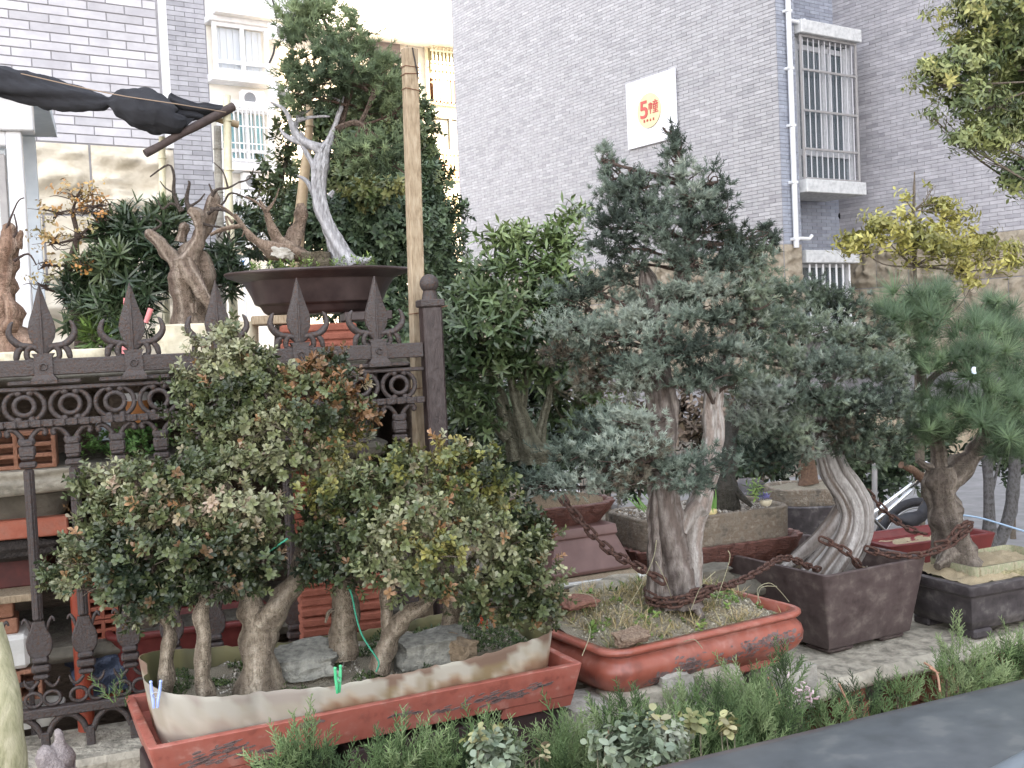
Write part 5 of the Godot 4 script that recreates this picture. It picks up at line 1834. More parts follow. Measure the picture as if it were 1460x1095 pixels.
	m.col = Color(0.14, 0.1, 0.08)
	var ypads := [[170, 340, 36, 28, 3.95], [195, 325, 40, 26, 3.95], [160, 375, 45, 28, 3.9], [215, 365, 36, 30, 3.95], [130, 410, 36, 22, 3.9], [185, 415, 45, 30, 3.88], [225, 330, 24, 30, 4.0], [140, 445, 45, 25, 3.85], [180, 460, 40, 30, 3.85], [135, 480, 30, 18, 3.8, 1], [312, 385, 24, 26, 4.0], [330, 400, 16, 20, 4.0], [240, 310, 20, 20, 4.05], [232, 395, 24, 20, 3.95], [320, 360, 14, 18, 4.02]]
	var ytr := [[180, 505, 3.95, 26], [178, 460, 3.95, 20], [185, 410, 3.95, 16], [192, 360, 3.95, 10], [205, 330, 3.95, 6]]
	tube(m, PP(ytr), RR(ytr), 8, 4, {"rough": 0.3})
	limbs(m, PP(ytr), ypads, 0.007, {}, 4)
	put("trunk", m, mats.bark, yw)
	crown(yw, "leaves", ypads, [sprig(14, 0.062, 0.0085, STRAP, 0.03, 0.55, 61, 0.1, 0.12), sprig(12, 0.055, 0.009, STRAP, 0.025, 0.7, 62, 0.1, 0.1)], leaf_mat("leaf_gloss", 0.38, 0.06), 9.0, 1.0, [[Color(0.02, 0.038, 0.018), Color(0.05, 0.08, 0.035), Color(0.11, 0.145, 0.07)], [Color(0.05, 0.10, 0.03), Color(0.14, 0.22, 0.06)]], {"up": 0.5, "gap": -0.04, "gf": 1500.0, "edge": 0.6})
	# pink capped stakes
	var rg := "pink wrapped stakes in front of the strap-leaved shrub"
	for q in [[180, 425, 179, 460, "short pink wrapped stake just left of the second spearhead"], [215, 440, 208, 460, "pink tipped stake behind the second spearhead"], [178, 490, 177, 505, "low pink wrapped stick at the fence's second finial"]]:
		m = MB.new()
		tube(m, [P(q[0], q[1], 3.55), P(q[2], q[3], 3.55)], [0.009, 0.008], 8, 1)
		var o := put("pink_stake", m, M("pink", [C(210, 130, 130)], 1, 0.5))
		tag(o, q[4], "stake", rg)
	# poles
	m = MB.new()
	for q in [["bamboo_pole", [[323, 136, 4.2, 11], [326, 270, 4.2, 11], [332, 420, 4.2, 12], [336, 505, 4.2, 12]], "pale_bamboo", "tall pale bamboo pole carrying the end of the crossbar"], ["bamboo_pole", [[231, 195, 4.2, 9], [232, 290, 4.2, 10], [236, 400, 4.2, 10], [238, 505, 4.2, 10]], "pale_bamboo", "short pale bamboo pole under the middle of the crossbar"], ["bamboo_pole", [[440, 120, 4.05, 10], [441, 180, 4.05, 11], [432, 270, 4.05, 15], [424, 350, 4.05, 18], [420, 470, 4.05, 20]], "tan_bamboo", "tan bamboo pole rising behind the silver dead branches"], ["grey_stake", [[310, 180, 4.3, 10], [312, 270, 4.3, 11], [316, 400, 4.3, 12], [318, 505, 4.3, 12]], "white_stone", "whitewashed stake just left of the tall pale bamboo pole"]]:
		m = MB.new()
		tube(m, PP(q[1]), RR(q[1]), 10, 3)
		for k in 5:
			var a: Array = q[1][0]
			var b: Array = q[1][-1]
			var t := 0.1 + 0.19 * k
			hoop(m, P(lerpf(a[0], b[0], t), lerpf(a[1], b[1], t), a[2]) if q[0] != "bamboo_pole" or a[0] != 440 else PP(q[1])[mini(k, 3)], 0.0165 if a[3] > 9 else 0.014, 0.0022, Basis(Vector3.RIGHT, PI / 2), 0, TAU, 14, 5)
		var o := put(q[0], m, M("pale_bamboo", [C(206, 200, 168), C(228, 224, 196)], 0.3, 0.5) if q[2] == "pale_bamboo" else M("tan_bamboo", [C(146, 126, 98), C(172, 154, 124)], 0.3, 0.5) if q[2] == "tan_bamboo" else mats.white_stone)
		tag(o, q[3], "pole")
	for q in [[[[207, 219, 4.0, 11], [260, 190, 4.08, 12], [333, 152, 4.2, 12]], "dark slanting wooden crossbar at the end of the shade net", "dark_wood"], [[[270, 160, 4.15, 8], [300, 168, 4.2, 9], [340, 178, 4.25, 10]], "short brown stick crossing behind the dark crossbar", "tan_bamboo"]]:
		m = MB.new()
		tube(m, PP(q[0]), RR(q[0]), 9, 4, {"rough": 0.15})
		var o := put("crossbar", m, M("dark_wood", [C(60, 50, 48), C(84, 72, 68)], 0.2, 0.8, 0.15) if q[2] == "dark_wood" else mats.tan_bamboo)
		tag(o, q[1], "pole")
	# rolled shade net
	var net := thing("shade_net", "rolled dark grey shade net sagging from the left edge to the crossbar", "shade net", Vector3.ZERO)
	m = MB.new()
	var nd := 4.05
	var roll := [[-60, 100, nd, 34], [0, 116, nd, 40], [50, 128, nd, 40], [100, 140, nd, 36], [140, 146, nd, 24], [156, 146, nd, 14], [175, 149, nd, 38], [205, 157, nd, 54], [232, 168, nd, 48], [248, 176, nd, 28], [262, 170, nd + 0.05, 12]]
	tube(m, PP(roll), RR(roll), 26, 7, {"groove": 0.2, "gk": 3.6, "twist": 4.0, "rough": 0.08})
	put("rolled_cloth", m, M("net_grey", [C(34, 35, 40), C(56, 58, 64)], 0.05, 0.9, 0.25, {"freq": 0.12}), net)
	m = MB.new()
	var r2 := [[240, 140, nd + 0.05, 16], [262, 150, nd + 0.08, 18], [285, 154, nd + 0.1, 14], [318, 156, nd + 0.13, 9]]
	tube(m, PP(r2), RR(r2), 16, 6, {"groove": 0.3, "gk": 2.0, "rough": 0.3})
	put("net_end", m, mats.net_grey, net)
	m = MB.new()
	var r3 := [[245, 164, nd + 0.05, 12], [265, 163, nd + 0.08, 14], [290, 168, nd + 0.1, 8]]
	tube(m, PP(r3), RR(r3), 14, 6, {"groove": 0.3, "gk": 2.0, "rough": 0.3})
	put("net_end", m, mats.net_grey, net)
	m = MB.new()
	slab(m, PackedVector2Array([Vector2(0, 0), Vector2(0.07, -0.005), Vector2(0.012, -0.055), Vector2(0.0, -0.05)]), 0.004, P(251, 168, nd + 0.03))
	put("net_flap", m, mats.net_grey, net)
	m = MB.new()
	tube(m, [P(30, 105, nd - 0.06), P(155, 133, nd - 0.07), P(250, 148, nd - 0.07), P(322, 160, nd + 0.08)], [0.002, 0.002, 0.002, 0.002], 5, 4)
	put("cord", m, M("cord_tan", [C(150, 130, 110)], 1, 0.7), net)

# ---------------------------------------------------------------- the potted rows
func scatter(parent: Node3D, called: String, n: int, f: Callable, meshes: Array, m: Material, pal: Array, s0: float, s1: float, flat := false) -> void:
	var bs := []
	for k in meshes:
		bs.append(Bunch.new())
	for k in n:
		var p = f.call()
		if p == null:
			continue
		var d := Vector3(rng.randfn() * 0.35, 1, rng.randfn() * 0.35).normalized()
		if flat:
			d = Vector3(rng.randfn(), rng.randfn(), rng.randfn()).normalized()
		bs[k % bs.size()].add(aim(d, rng.randf() * TAU, rng.randf_range(s0, s1)), p, pick(pal, rng.randf()) * rng.randf_range(0.8, 1.2))
	for k in meshes.size():
		put_bunch(called, bs[k], meshes[k], m, parent)

func pebble(seed: int) -> MB:
	var m := MB.new()
	bead(m, Vector3.ZERO, Vector3(1.0, 0.7, 0.85 + 0.1 * seed), Basis(), 3, 6)
	return m

var soil_fn := {}
func soil(parent: Node3D, hx: float, hz: float, y: float, mound: float, back: float, m: Material, key := "") -> void:
	var f := func(x: float, z: float) -> float:
		var e := maxf(absf(x) / hx, absf(z) / hz)
		if key == "p1":
			var out := Vector2(maxf(absf(x) - (hx - 0.11), 0.0), maxf(absf(z) - (hz - 0.11), 0.0)).length() - 0.11
			if out > -0.004:
				return y - 0.09
		return y + mound * (1.0 - e * e) - back * z / hz + 0.008 * nz.get_noise_2d(x * 1500.0 + parent.position.x * 900.0, z * 1500.0) + 0.004 * nz.get_noise_2d(x * 4500.0, z * 4500.0)
	var rows := []
	for i in 25:
		var row := PackedVector3Array()
		for j in 41:
			var x := lerpf(-hx, hx, j / 40.0)
			var z := lerpf(hz, -hz, i / 24.0)
			row.append(Vector3(x, f.call(x, z), z))
		rows.append(row)
	var mb := MB.new()
	mb.grid(rows, false)
	put("soil", mb, m, parent)
	soil_fn[key] = f

func foot_notch(m: MB, hx: float, hz: float, y0: float, y1: float, len: float, inset: float) -> void:
	for sx in [-1, 1]:
		for sz in [-1, 1]:
			m.box(Vector3(sx * (hx - inset - len / 2), (y0 + y1) / 2, sz * (hz - inset - 0.02)), Vector3(len, y1 - y0, 0.04), Basis(), 0.004)

var pot1: Node3D
var pot2: Node3D
var pot3: Node3D
var pot4: Node3D
func pots() -> void:
	var clay := M("red_pot_clay", [C(126, 72, 62), C(156, 88, 75), C(162, 95, 82), C(160, 98, 86), C(182, 136, 124)], 0.45, 0.5, 0.05, {"spec": 0.5})
	M("brown_clay", [C(60, 49, 48), C(78, 66, 65), C(84, 73, 71), C(110, 100, 95)], 0.4, 0.5, 0.05)
	M("dark_clay", [C(48, 44, 46), C(64, 59, 61), C(70, 66, 68), C(104, 100, 98)], 0.35, 0.55, 0.05)
	M("grit_soil", [C(104, 96, 80), C(156, 148, 130), C(190, 184, 166)], 0.05, 0.95, 0.5, {"freq": 0.08})
	var wear := M("worn_grey", [C(104, 88, 86), C(126, 108, 104)], 0.05, 0.8, 0.1)
	# 1: long rectangular pot
	var B := Q(832, 945, 0.64)
	var A := Q(235, 1064, 0.64)
	A += (A - B).normalized() * 0.035
	var turn := atan2(-(B - A).z, (B - A).x)
	var hx := A.distance_to(B) / 2
	var hz := 0.215
	pot1 = thing("long_red_pot", "long straight-sided red clay pot with worn grey scuffs at the front", "plant pot", (A + B) / 2 - Vector3(sin(turn), 0, cos(turn)) * hz, turn)
	pot1.position.y = 0
	var m := MB.new()
	vessel(m, hx, hz, 0.012, soft([Vector2(-0.05, 0.552), Vector2(-0.022, 0.552), Vector2(0.0, 0.64), Vector2(-0.022, 0.64), Vector2(-0.03, 0.60)], 0.003), 3)
	put("body", m, clay, pot1)
	for sx in [-1, 1]:
		for sz in [-1, 1]:
			m = MB.new()
			var rows := []
			for y in [0.524, 0.553]:
				var o: float = -0.022 - (0.553 - y) * 0.25
				rows.append(PackedVector3Array([Vector3(hx + o - 0.2, y, hz + o - 0.03), Vector3(hx + o, y, hz + o - 0.03), Vector3(hx + o, y, hz + o), Vector3(hx + o - 0.2, y, hz + o)]))
			for r in rows:
				for k in 4:
					r[k] = Vector3(r[k].x * sx, r[k].y, r[k].z * sz)
			m.grid(rows, true)
			m.fan(rows[0], sx * sz > 0)
			put("foot", m, clay, pot1)
	# scuffs: torn flakes of the glaze standing a hair proud
	for q in [[0.28, 0.594, 34, 0.085, 0.014], [0.34, 0.588, 20, 0.07, 0.008], [0.05, 0.60, 14, 0.05, 0.006], [-0.17, 0.622, 14, 0.05, 0.006], [-0.36, 0.598, 34, 0.055, 0.018], [-0.28, 0.578, 22, 0.06, 0.008], [-0.43, 0.585, 24, 0.04, 0.018], [0.43, 0.602, 12, 0.04, 0.006], [0.16, 0.585, 10, 0.04, 0.004]]:
		m = MB.new()
		for k in q[2]:
			var x: float = q[0] + rng.randfn() * q[3] * 0.5
			var y: float = q[1] + rng.randfn() * q[4] * 0.6
			if y > 0.632 or y < 0.558:
				continue
			var zf := hz - (0.64 - y) * 0.25 + 0.0008
			var l := rng.randf_range(0.004, 0.02)
			var h := rng.randf_range(0.0015, 0.004)
			var poly := PackedVector2Array()
			for j in 7:
				var a := TAU * j / 7
				poly.append(Vector2(cos(a) * l, sin(a) * h + cos(a) * l * 0.15) * rng.randf_range(0.6, 1.1))
			slab(m, poly, 0.0012, Vector3(x, y, zf), Basis(Vector3.RIGHT, 0.245))
		put("scuff", m, wear, pot1, "stuff")
	soil(pot1, hx - 0.045, hz - 0.042, 0.675, 0.012, 0.02, mats.grit_soil, "p1")
	# the stained sheet collar standing in it
	var col := thing("sheet_collar", "stained cream plastic sheet standing as a collar inside the long red pot", "collar", pot1.position, turn)
	var cm := StandardMaterial3D.new()
	cm.vertex_color_use_as_albedo = true
	cm.roughness = 0.5
	m = MB.new()
	var cx := hx - 0.032
	var cz := hz - 0.028
	var path := rring(cx, cz, 0.12, 0.0, 10)
	var dense := []
	for k in path.size():
		var p: Vector3 = path[k]
		var q: Vector3 = path[(k + 1) % path.size()]
		var n := maxi(1, int(p.distance_to(q) / 0.015))
		for j in n:
			dense.append(p.lerp(q, float(j) / n))
	var N := dense.size()
	var ins := []
	for lay in 2:
		for i in 9:
			var t := i / 8.0 if lay == 0 else 1.0 - i / 8.0
			var row := PackedVector3Array()
			for k in N:
				var p: Vector3 = dense[k]
				var nn := Vector3(dense[(k + 1) % N].z - dense[(k - 1 + N) % N].z, 0, -(dense[(k + 1) % N].x - dense[(k - 1 + N) % N].x)).normalized()
				var u := p.x / cx
				var topy := 0.694 + (0.055 if u < 0.0 else 0.036) * u * u + (0.018 if p.z < 0 else 0.0) + 0.004 * nz.get_noise_1d(p.x * 2500.0)
				var lean := (0.02 + 0.012 * nz.get_noise_2d(p.x * 600.0, p.z * 600.0)) * t
				if u < -0.6 and p.z > 0:
					lean += 0.012 * t
				row.append(p + nn * (lean * 0.8 - 0.014 + (0.0 if lay == 0 else -0.004)) + Vector3.UP * lerpf(0.60, topy, t))
				var s := nz.get_noise_2d(p.x * 900.0 + 40.0, p.z * 900.0 + t * 20.0) + 0.5 * nz.get_noise_2d(p.x * 2600.0, p.z * 2600.0 + t * 160.0)
				var band := t + s * 0.28
				var c := Color(0.42, 0.37, 0.27)
				if band < 0.30:
					c = Color(0.16, 0.095, 0.06).lerp(Color(0.30, 0.19, 0.12), clampf(band / 0.3, 0, 1))
				elif band < 0.48:
					c = Color(0.30, 0.21, 0.13).lerp(Color(0.5, 0.45, 0.35), (band - 0.30) / 0.18)
				elif band > 0.86:
					c = Color(0.22, 0.15, 0.11)
				else:
					c = Color(0.47, 0.45, 0.38).lerp(Color(0.27, 0.21, 0.12), clampf(0.35 + s * 1.3, 0, 1))
				if p.x < -0.15 and p.z > 0:
					c = c.lerp(Color(0.40, 0.39, 0.345), 0.6)
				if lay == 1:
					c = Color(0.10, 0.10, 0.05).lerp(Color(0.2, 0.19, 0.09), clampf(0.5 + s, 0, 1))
				m.c.append(c)
			m.v.append_array(row)
	for r in 17:
		for k in N:
			var a := r * N + k
			var b := r * N + (k + 1) % N
			m.tri(a, b, b + N); m.tri(a, b + N, a + N)
	var o := put("sheet", m, cm, col)
	# 2: rounded pot
	A = Q(872, 934, 0.64)
	B = Q(1156, 868, 0.64)
	turn = atan2(-(B - A).z, (B - A).x)
	hx = A.distance_to(B) / 2
	hz = 0.27
	pot2 = thing("rounded_red_pot", "rounded glossy red clay pot with bamboo drawing and grassy soil", "plant pot", (A + B) / 2 - Vector3(sin(turn), 0, cos(turn)) * hz, turn)
	pot2.position.y = 0
	var prof := [Vector2(-0.07, 0.500), Vector2(-0.045, 0.500), Vector2(-0.032, 0.512), Vector2(-0.008, 0.530), Vector2(0.004, 0.550), Vector2(0.007, 0.572), Vector2(0.002, 0.592), Vector2(-0.010, 0.606), Vector2(-0.018, 0.613), Vector2(-0.017, 0.619), Vector2(-0.003, 0.622), Vector2(0.002, 0.628), Vector2(0.001, 0.637), Vector2(-0.006, 0.641), Vector2(-0.024, 0.641), Vector2(-0.030, 0.60)]
	m = MB.new()
	vessel(m, hx, hz, 0.075, prof, 10)
	put("body", m, M("red_glaze", [C(118, 68, 58), C(148, 82, 67), C(154, 90, 74), C(152, 96, 84), C(174, 128, 116)], 0.6, 0.34, 0.03), pot2)
	for sx in [-1, 1]:
		m = MB.new()
		m.box(Vector3(sx * (hx - 0.17), 0.488, hz - 0.075), Vector3(0.2, 0.03, 0.05), Basis(), 0.006)
		put("foot", m, clay, pot2)
	# the bamboo drawing: thin leaves following the belly
	var pz := func(y: float) -> float:
		for k in prof.size() - 1:
			if k > 1 and y >= prof[k].y and y <= prof[k + 1].y:
				return lerpf(prof[k].x, prof[k + 1].x, (y - prof[k].y) / maxf(prof[k + 1].y - prof[k].y, 0.0001))
		return 0.0
	for q in [[-0.21, 0.54, 60, 0.04, 0.018], [-0.13, 0.556, 80, 0.045, 0.02], [-0.09, 0.562, 44, 0.03, 0.018], [0.11, 0.568, 60, 0.04, 0.016], [0.20, 0.575, 80, 0.045, 0.017], [0.27, 0.57, 50, 0.03, 0.017], [0.02, 0.552, 24, 0.05, 0.012]]:
		m = MB.new()
		for k in q[2]:
			var x: float = q[0] + rng.randfn() * q[3] * 0.6
			var y: float = q[1] + rng.randfn() * q[4] * 0.7
			if y > 0.60 or y < 0.522:
				continue
			var a := rng.randf_range(-0.5, 0.9) + (PI if rng.randf() < 0.4 else 0.0)
			var l := rng.randf_range(0.008, 0.024)
			var w := rng.randf_range(0.0016, 0.0042)
			var s := m.v.size()
			for j in 5:
				var t := j / 4.0
				for e in [-1.0, 0.0, 1.0]:
					var px: float = x + cos(a) * l * t - sin(a) * w * e * sin(PI * clampf(t, 0.06, 0.94))
					var py: float = y + sin(a) * l * 0.6 * t + cos(a) * w * e * sin(PI * clampf(t, 0.06, 0.94))
					py = clampf(py, 0.515, 0.604)
					m.add(Vector3(px, py, hz + pz.call(py) + 0.0012))
			for j in 4:
				for e in 2:
					var b := s + j * 3 + e
					m.tri(b, b + 1, b + 4); m.tri(b, b + 4, b + 3)
		put("bamboo_drawing", m, wear, pot2, "stuff")
	soil(pot2, hx - 0.035, hz - 0.035, 0.635, 0.045, 0.035, mats.grit_soil, "p2")
	# 3: deep dark square pot
	var f := Q(1179, 822, 0.65)
	turn = 0.50
	var xd := Vector3(cos(turn), 0, -sin(turn))
	var zd := Vector3(sin(turn), 0, cos(turn))
	pot3 = thing("deep_square_pot", "deep dark brown square pot with tapering sides", "plant pot", f + xd * 0.25 - zd * 0.31, turn)
	pot3.position.y = 0
	m = MB.new()
	vessel(m, 0.252, 0.31, 0.028, soft([Vector2(-0.10, 0.374), Vector2(-0.052, 0.374), Vector2(0.0, 0.65), Vector2(-0.02, 0.65), Vector2(-0.034, 0.56)], 0.004), 5)
	put("body", m, mats.brown_clay, pot3)
	for sx in [-1, 1]:
		for sz in [-1, 1]:
			m = MB.new()
			m.box(Vector3(sx * 0.127, 0.365, sz * 0.187), Vector3(0.125, 0.026, 0.125), Basis(), 0.012)
			put("foot", m, mats.brown_clay, pot3)
	soil(pot3, 0.212, 0.272, 0.572, 0.03, 0.0, mats.pot_soil, "p3")
	# 4: dark rectangular pot at the right edge
	f = Q(1385, 838, 0.56)
	turn = 0.42
	xd = Vector3(cos(turn), 0, -sin(turn))
	zd = Vector3(sin(turn), 0, cos(turn))
	pot4 = thing("dark_rectangular_pot", "dark grey rectangular pot with rim band cut by the right edge", "plant pot", f + xd * 0.30 - zd * 0.19, turn)
	pot4.position.y = 0
	m = MB.new()
	vessel(m, 0.30, 0.19, 0.02, soft([Vector2(-0.09, 0.385), Vector2(-0.055, 0.385), Vector2(-0.035, 0.42), Vector2(-0.022, 0.515), Vector2(-0.004, 0.522), Vector2(0.0, 0.56), Vector2(-0.03, 0.56), Vector2(-0.036, 0.52)], 0.004), 4)
	put("body", m, mats.dark_clay, pot4)
	for sx in [-1, 1]:
		for sz in [-1, 1]:
			m = MB.new()
			m.box(Vector3(sx * 0.2, 0.372, sz * 0.11), Vector3(0.09, 0.035, 0.08), Basis(), 0.008)
			put("foot", m, mats.dark_clay, pot4)
	soil(pot4, 0.26, 0.15, 0.565, 0.03, 0.01, M("tan_soil", [C(150, 134, 104), C(190, 174, 142), C(206, 194, 166)], 0.05, 0.95, 0.5, {"freq": 0.08}), "p4")
	m = MB.new()
	var pr := [Vector2(-0.004, 0.53), Vector2(0.0, 0.605), Vector2(-0.006, 0.607), Vector2(-0.012, 0.54)]
	vessel(m, 0.215, 0.12, 0.03, pr, 5)
	var c4 := put("stone_liner", m, M("stained_grey", [C(120, 112, 86), C(160, 154, 132), C(134, 140, 108), C(176, 170, 150)], 0.25, 0.8, 0.1, {"stretch": Vector3(1.6, 0.8, 1.6)}))
	c4.position = pot4.position + Vector3(0, -0.003, 0) + xd * 0.02
	c4.rotation.y = turn
	tag(c4, "greenish stained grey liner standing inside the dark rectangular pot", "liner")
	var rl := MB.new()
	stone(rl, Vector3.ZERO, Vector3(0.15, 0.05, 0.06), Basis(), 0.25, 8, 14.0)
	var ro := put("mossy_stone", rl, M("mossy", [C(120, 116, 84), C(168, 160, 126)], 0.1, 0.9, 0.3))
	ro.position = P(1430, 822, 3.95)
	tag(ro, "mossy tan stone lying on the dark pot's rim at the right edge", "stone")
	# stands under the long pot: dark upturned pots
	var sg := "dark stands under the long red pot"
	for q in [[-0.33, "dark brown upturned box pot under the left half of the long pot"], [0.12, "dark brown upturned box pot under the middle of the long pot"], [0.41, "dark brown upturned box pot under the right end of the long pot"]]:
		m = MB.new()
		vessel(m, 0.2 if q[0] < 0.3 else 0.075, 0.17, 0.02, soft([Vector2(0.03, 0.0), Vector2(0.03, 0.03), Vector2(0.012, 0.035), Vector2(0.0, 0.521), Vector2(-0.02, 0.523), Vector2(-0.05, 0.523)], 0.004), 3)
		var so := put("dark_stand", m, M("dark_stand_brown", [C(50, 38, 38), C(64, 50, 50)], 0.5, 0.5, 0.03))
		so.position = pot1.position + Vector3(cos(pot1.rotation.y), 0, -sin(pot1.rotation.y)) * q[0]
		so.rotation.y = pot1.rotation.y
		tag(so, q[1], "stand", sg)

func peg(called: String, label: String, at: Vector3, b: Basis, c: Array) -> void:
	var t := thing(called, label, "clothespin", at)
	t.basis = b
	var mt := M(called + "_plastic", c, 0.2, 0.35, 0.0, {"world": false})
	for s in [-1.0, 1.0]:
		var m := MB.new()
		tube(m, [Vector3(s * 0.0105, 0.033, 0), Vector3(s * 0.0085, 0.012, 0), Vector3(s * 0.0055, -0.006, 0), Vector3(s * 0.004, -0.026, 0)], [0.0032, 0.0042, 0.0044, 0.003], 8, 4, {"flat": 0.9})
		bead(m, Vector3(s * 0.0105, 0.033, 0), Vector3(0.004, 0.004, 0.0045), Basis(), 5, 8)
		put("jaw", m, mt, t)
	var m2 := MB.new()
	hoop(m2, Vector3(0, 0.004, 0), 0.0065, 0.001, Basis(Vector3.UP, 0.2), 0, TAU, 14, 5)
	hoop(m2, Vector3(0, 0.004, 0.003), 0.0065, 0.001, Basis(Vector3.UP, 0.1), 0, TAU, 14, 5)
	put("spring", m2, M("steel", [C(190, 190, 190)], 1, 0.3, 0, {"metal": 0.9}), t)

func flat_rock(label: String, px: float, py: float, d: float, s: Vector3, turn: float, tilt: float, seed: float, m: Material) -> void:
	var mb := MB.new()
	stone(mb, Vector3.ZERO, s, Basis(Vector3.UP, turn) * Basis(Vector3.RIGHT, tilt), 0.22, 9, seed)
	var o := put("rock", mb, m)
	o.position = P(px, py, d)
	tag(o, label, "rock")

func pot_details() -> void:
	var tf := pot1.transform
	peg("blue_clothespin", "pale blue clothespin clipped on the collar at the pot's left end", P(222, 993, 2.40), Basis(Vector3.UP, 0.25) * Basis(Vector3.BACK, -0.06), [C(150, 172, 232), C(176, 194, 240)])
	peg("green_clothespin", "green clothespin clipped on the middle of the stained collar", P(482, 972, 2.46), Basis(Vector3.UP, 1.1) * Basis(Vector3.BACK, -0.05), [C(70, 176, 120), C(96, 196, 140)])
	var slate := M("slate", [C(96, 96, 90), C(128, 128, 120), C(146, 146, 136)], 0.15, 0.85, 0.3)
	flat_rock("large layered slate rock between the right shrub trunks", 612, 925, 2.78, Vector3(0.17, 0.07, 0.11), 0.4, 0.1, 1.0, slate)
	flat_rock("flat grey stone lying on gravel right of the thickest trunk", 425, 940, 2.70, Vector3(0.18, 0.045, 0.13), 0.2, 0.12, 2.0, slate)
	flat_rock("small brown wedge of stone beside the layered slate rock", 655, 925, 2.76, Vector3(0.06, 0.05, 0.07), 0.9, 0.2, 3.0, M("brown_stone", [C(110, 96, 78), C(146, 130, 108)], 0.1, 0.9, 0.3))
	# gravel, moss and crumbs on the long pot's soil
	var peb := [pebble(0), pebble(1)]
	var pm := leaf_mat("pebble", 0.9, 0.0, 0.3)
	var f1: Callable = soil_fn.p1
	scatter(pot1, "gravel", 4200, func(): 
		var x := rng.randf_range(-0.47, 0.44)
		var z := rng.randf_range(-0.14, 0.155)
		if nz.get_noise_2d(x * 600.0, z * 700.0) < -0.15:
			return null
		return Vector3(x, f1.call(x, z) + 0.001, z), peb, pm, [Color(0.16, 0.14, 0.11), Color(0.40, 0.37, 0.32), Color(0.56, 0.54, 0.48)], 0.002, 0.0046, true)
	var mossm := [tuft(10, 0.009, 0.0016, 1.3, 71), sprig(5, 0.008, 0.004, OBOVATE, 0.006, 0.6, 72)]
	scatter(pot1, "moss", 3600, func():
		var x := rng.randf_range(-0.48, 0.46)
		var z := rng.randf_range(-0.15, 0.155)
		if nz.get_noise_2d(x * 700.0 + 300.0, z * 800.0) < 0.12 and not (x > 0.2 and z < 0.08):
			return null
		return Vector3(x, f1.call(x, z) + 0.002, z), mossm, leaf_mat("leaf"), [Color(0.03, 0.055, 0.02), Color(0.07, 0.12, 0.03), Color(0.14, 0.2, 0.06)], 0.7, 1.5)
	# dry grass and crumbs on the rounded pot's soil
	var f2: Callable = soil_fn.p2
	scatter(pot2, "soil_crumbs", 3200, func():
		var x := rng.randf_range(-0.32, 0.32)
		var z := rng.randf_range(-0.22, 0.23)
		return Vector3(x, f2.call(x, z) + 0.001, z), peb, pm, [Color(0.14, 0.12, 0.08), Color(0.32, 0.29, 0.2), Color(0.5, 0.47, 0.38)], 0.002, 0.0048, true)
	var straw := MB.new()
	for k in 7:
		straw.col = Color(rng.randf_range(0.8, 1.2), rng.randf_range(0.8, 1.1), 0.9)
		var a := rng.randf() * TAU
		blade(straw, Vector3(rng.randf_range(-0.008, 0.008), 0, rng.randf_range(-0.008, 0.008)), Vector3(cos(a) * 0.5, 1, sin(a) * 0.5).normalized(), Vector3(cos(a), -0.5, sin(a)), rng.randf_range(0.03, 0.075), 0.0022, [0.8, 1.0, 0.6, 0.05], 0.1, -0.5)
	scatter(pot2, "dry_grass", 620, func():
		var x := rng.randf_range(-0.33, 0.33)
		var z := rng.randf_range(-0.23, 0.22)
		if nz.get_noise_2d(x * 500.0 + 90.0, z * 600.0) < -0.22 - (0.25 if x < 0.1 else -0.12):
			return null
		return Vector3(x, f2.call(x, z), z), [straw], leaf_mat("leaf"), [Color(0.10, 0.14, 0.04), Color(0.34, 0.31, 0.15), Color(0.48, 0.42, 0.24)], 0.5, 1.15)
	scatter(pot2, "weeds", 420, func():
		var x := rng.randf_range(-0.32, 0.33)
		var z := rng.randf_range(-0.22, 0.23)
		if nz.get_noise_2d(x * 800.0 + 700.0, z * 800.0) < 0.18:
			return null
		return Vector3(x, f2.call(x, z) + 0.003, z), [sprig(6, 0.013, 0.009, ROUND, 0.008, 0.3, 75), tuft(12, 0.016, 0.002, 1.4, 76)], leaf_mat("leaf"), [Color(0.09, 0.17, 0.03), Color(0.22, 0.34, 0.08)], 0.7, 1.5)
	flat_rock("curled brown dry leaf husk lying on the rounded pot's front rim", 900, 908, 2.98, Vector3(0.10, 0.026, 0.045), 0.6, 0.35, 9.0, M("dry_leaf", [C(92, 76, 64), C(128, 108, 90), C(158, 142, 124)], 0.05, 0.8, 0.2))
	flat_rock("reddish flat stone at the rounded pot's left end by the shrub", 825, 858, 3.25, Vector3(0.10, 0.025, 0.07), 0.5, 0.1, 10.0, M("dull_red", [C(112, 78, 66), C(138, 100, 86)], 0.1, 0.9, 0.2))
	# long bent straws over the back rim
	var st := thing("bent_straws", "long dry grass stalks arching over the rounded pot's right end", "grass", pot2.position)
	st.set_meta("kind", "stuff")
	var m := MB.new()
	m.col = Color(0.42, 0.4, 0.26)
	for q in [[[1085, 860, 3.3], [1080, 840, 3.35], [1100, 832, 3.4], [1125, 858, 3.45]], [[1080, 862, 3.3], [1085, 838, 3.4], [1108, 836, 3.4]], [[880, 880, 3.1], [905, 850, 3.1], [930, 800, 3.1], [936, 770, 3.1]], [[850, 880, 3.1], [845, 850, 3.1], [800, 845, 3.1]], [[960, 860, 3.2], [950, 830, 3.1], [935, 800, 3.1]], [[985, 870, 3.1], [1000, 835, 3.1], [1020, 815, 3.1]], [[1020, 860, 3.2], [1040, 800, 3.2], [1038, 785, 3.2]], [[832, 880, 2.95], [842, 900, 2.86], [830, 935, 2.83]], [[975, 915, 2.98], [990, 912, 2.95], [1002, 925, 2.94]]]:
		var pts := []
		for p in q:
			pts.append(P(p[0], p[1], p[2]) - st.position)
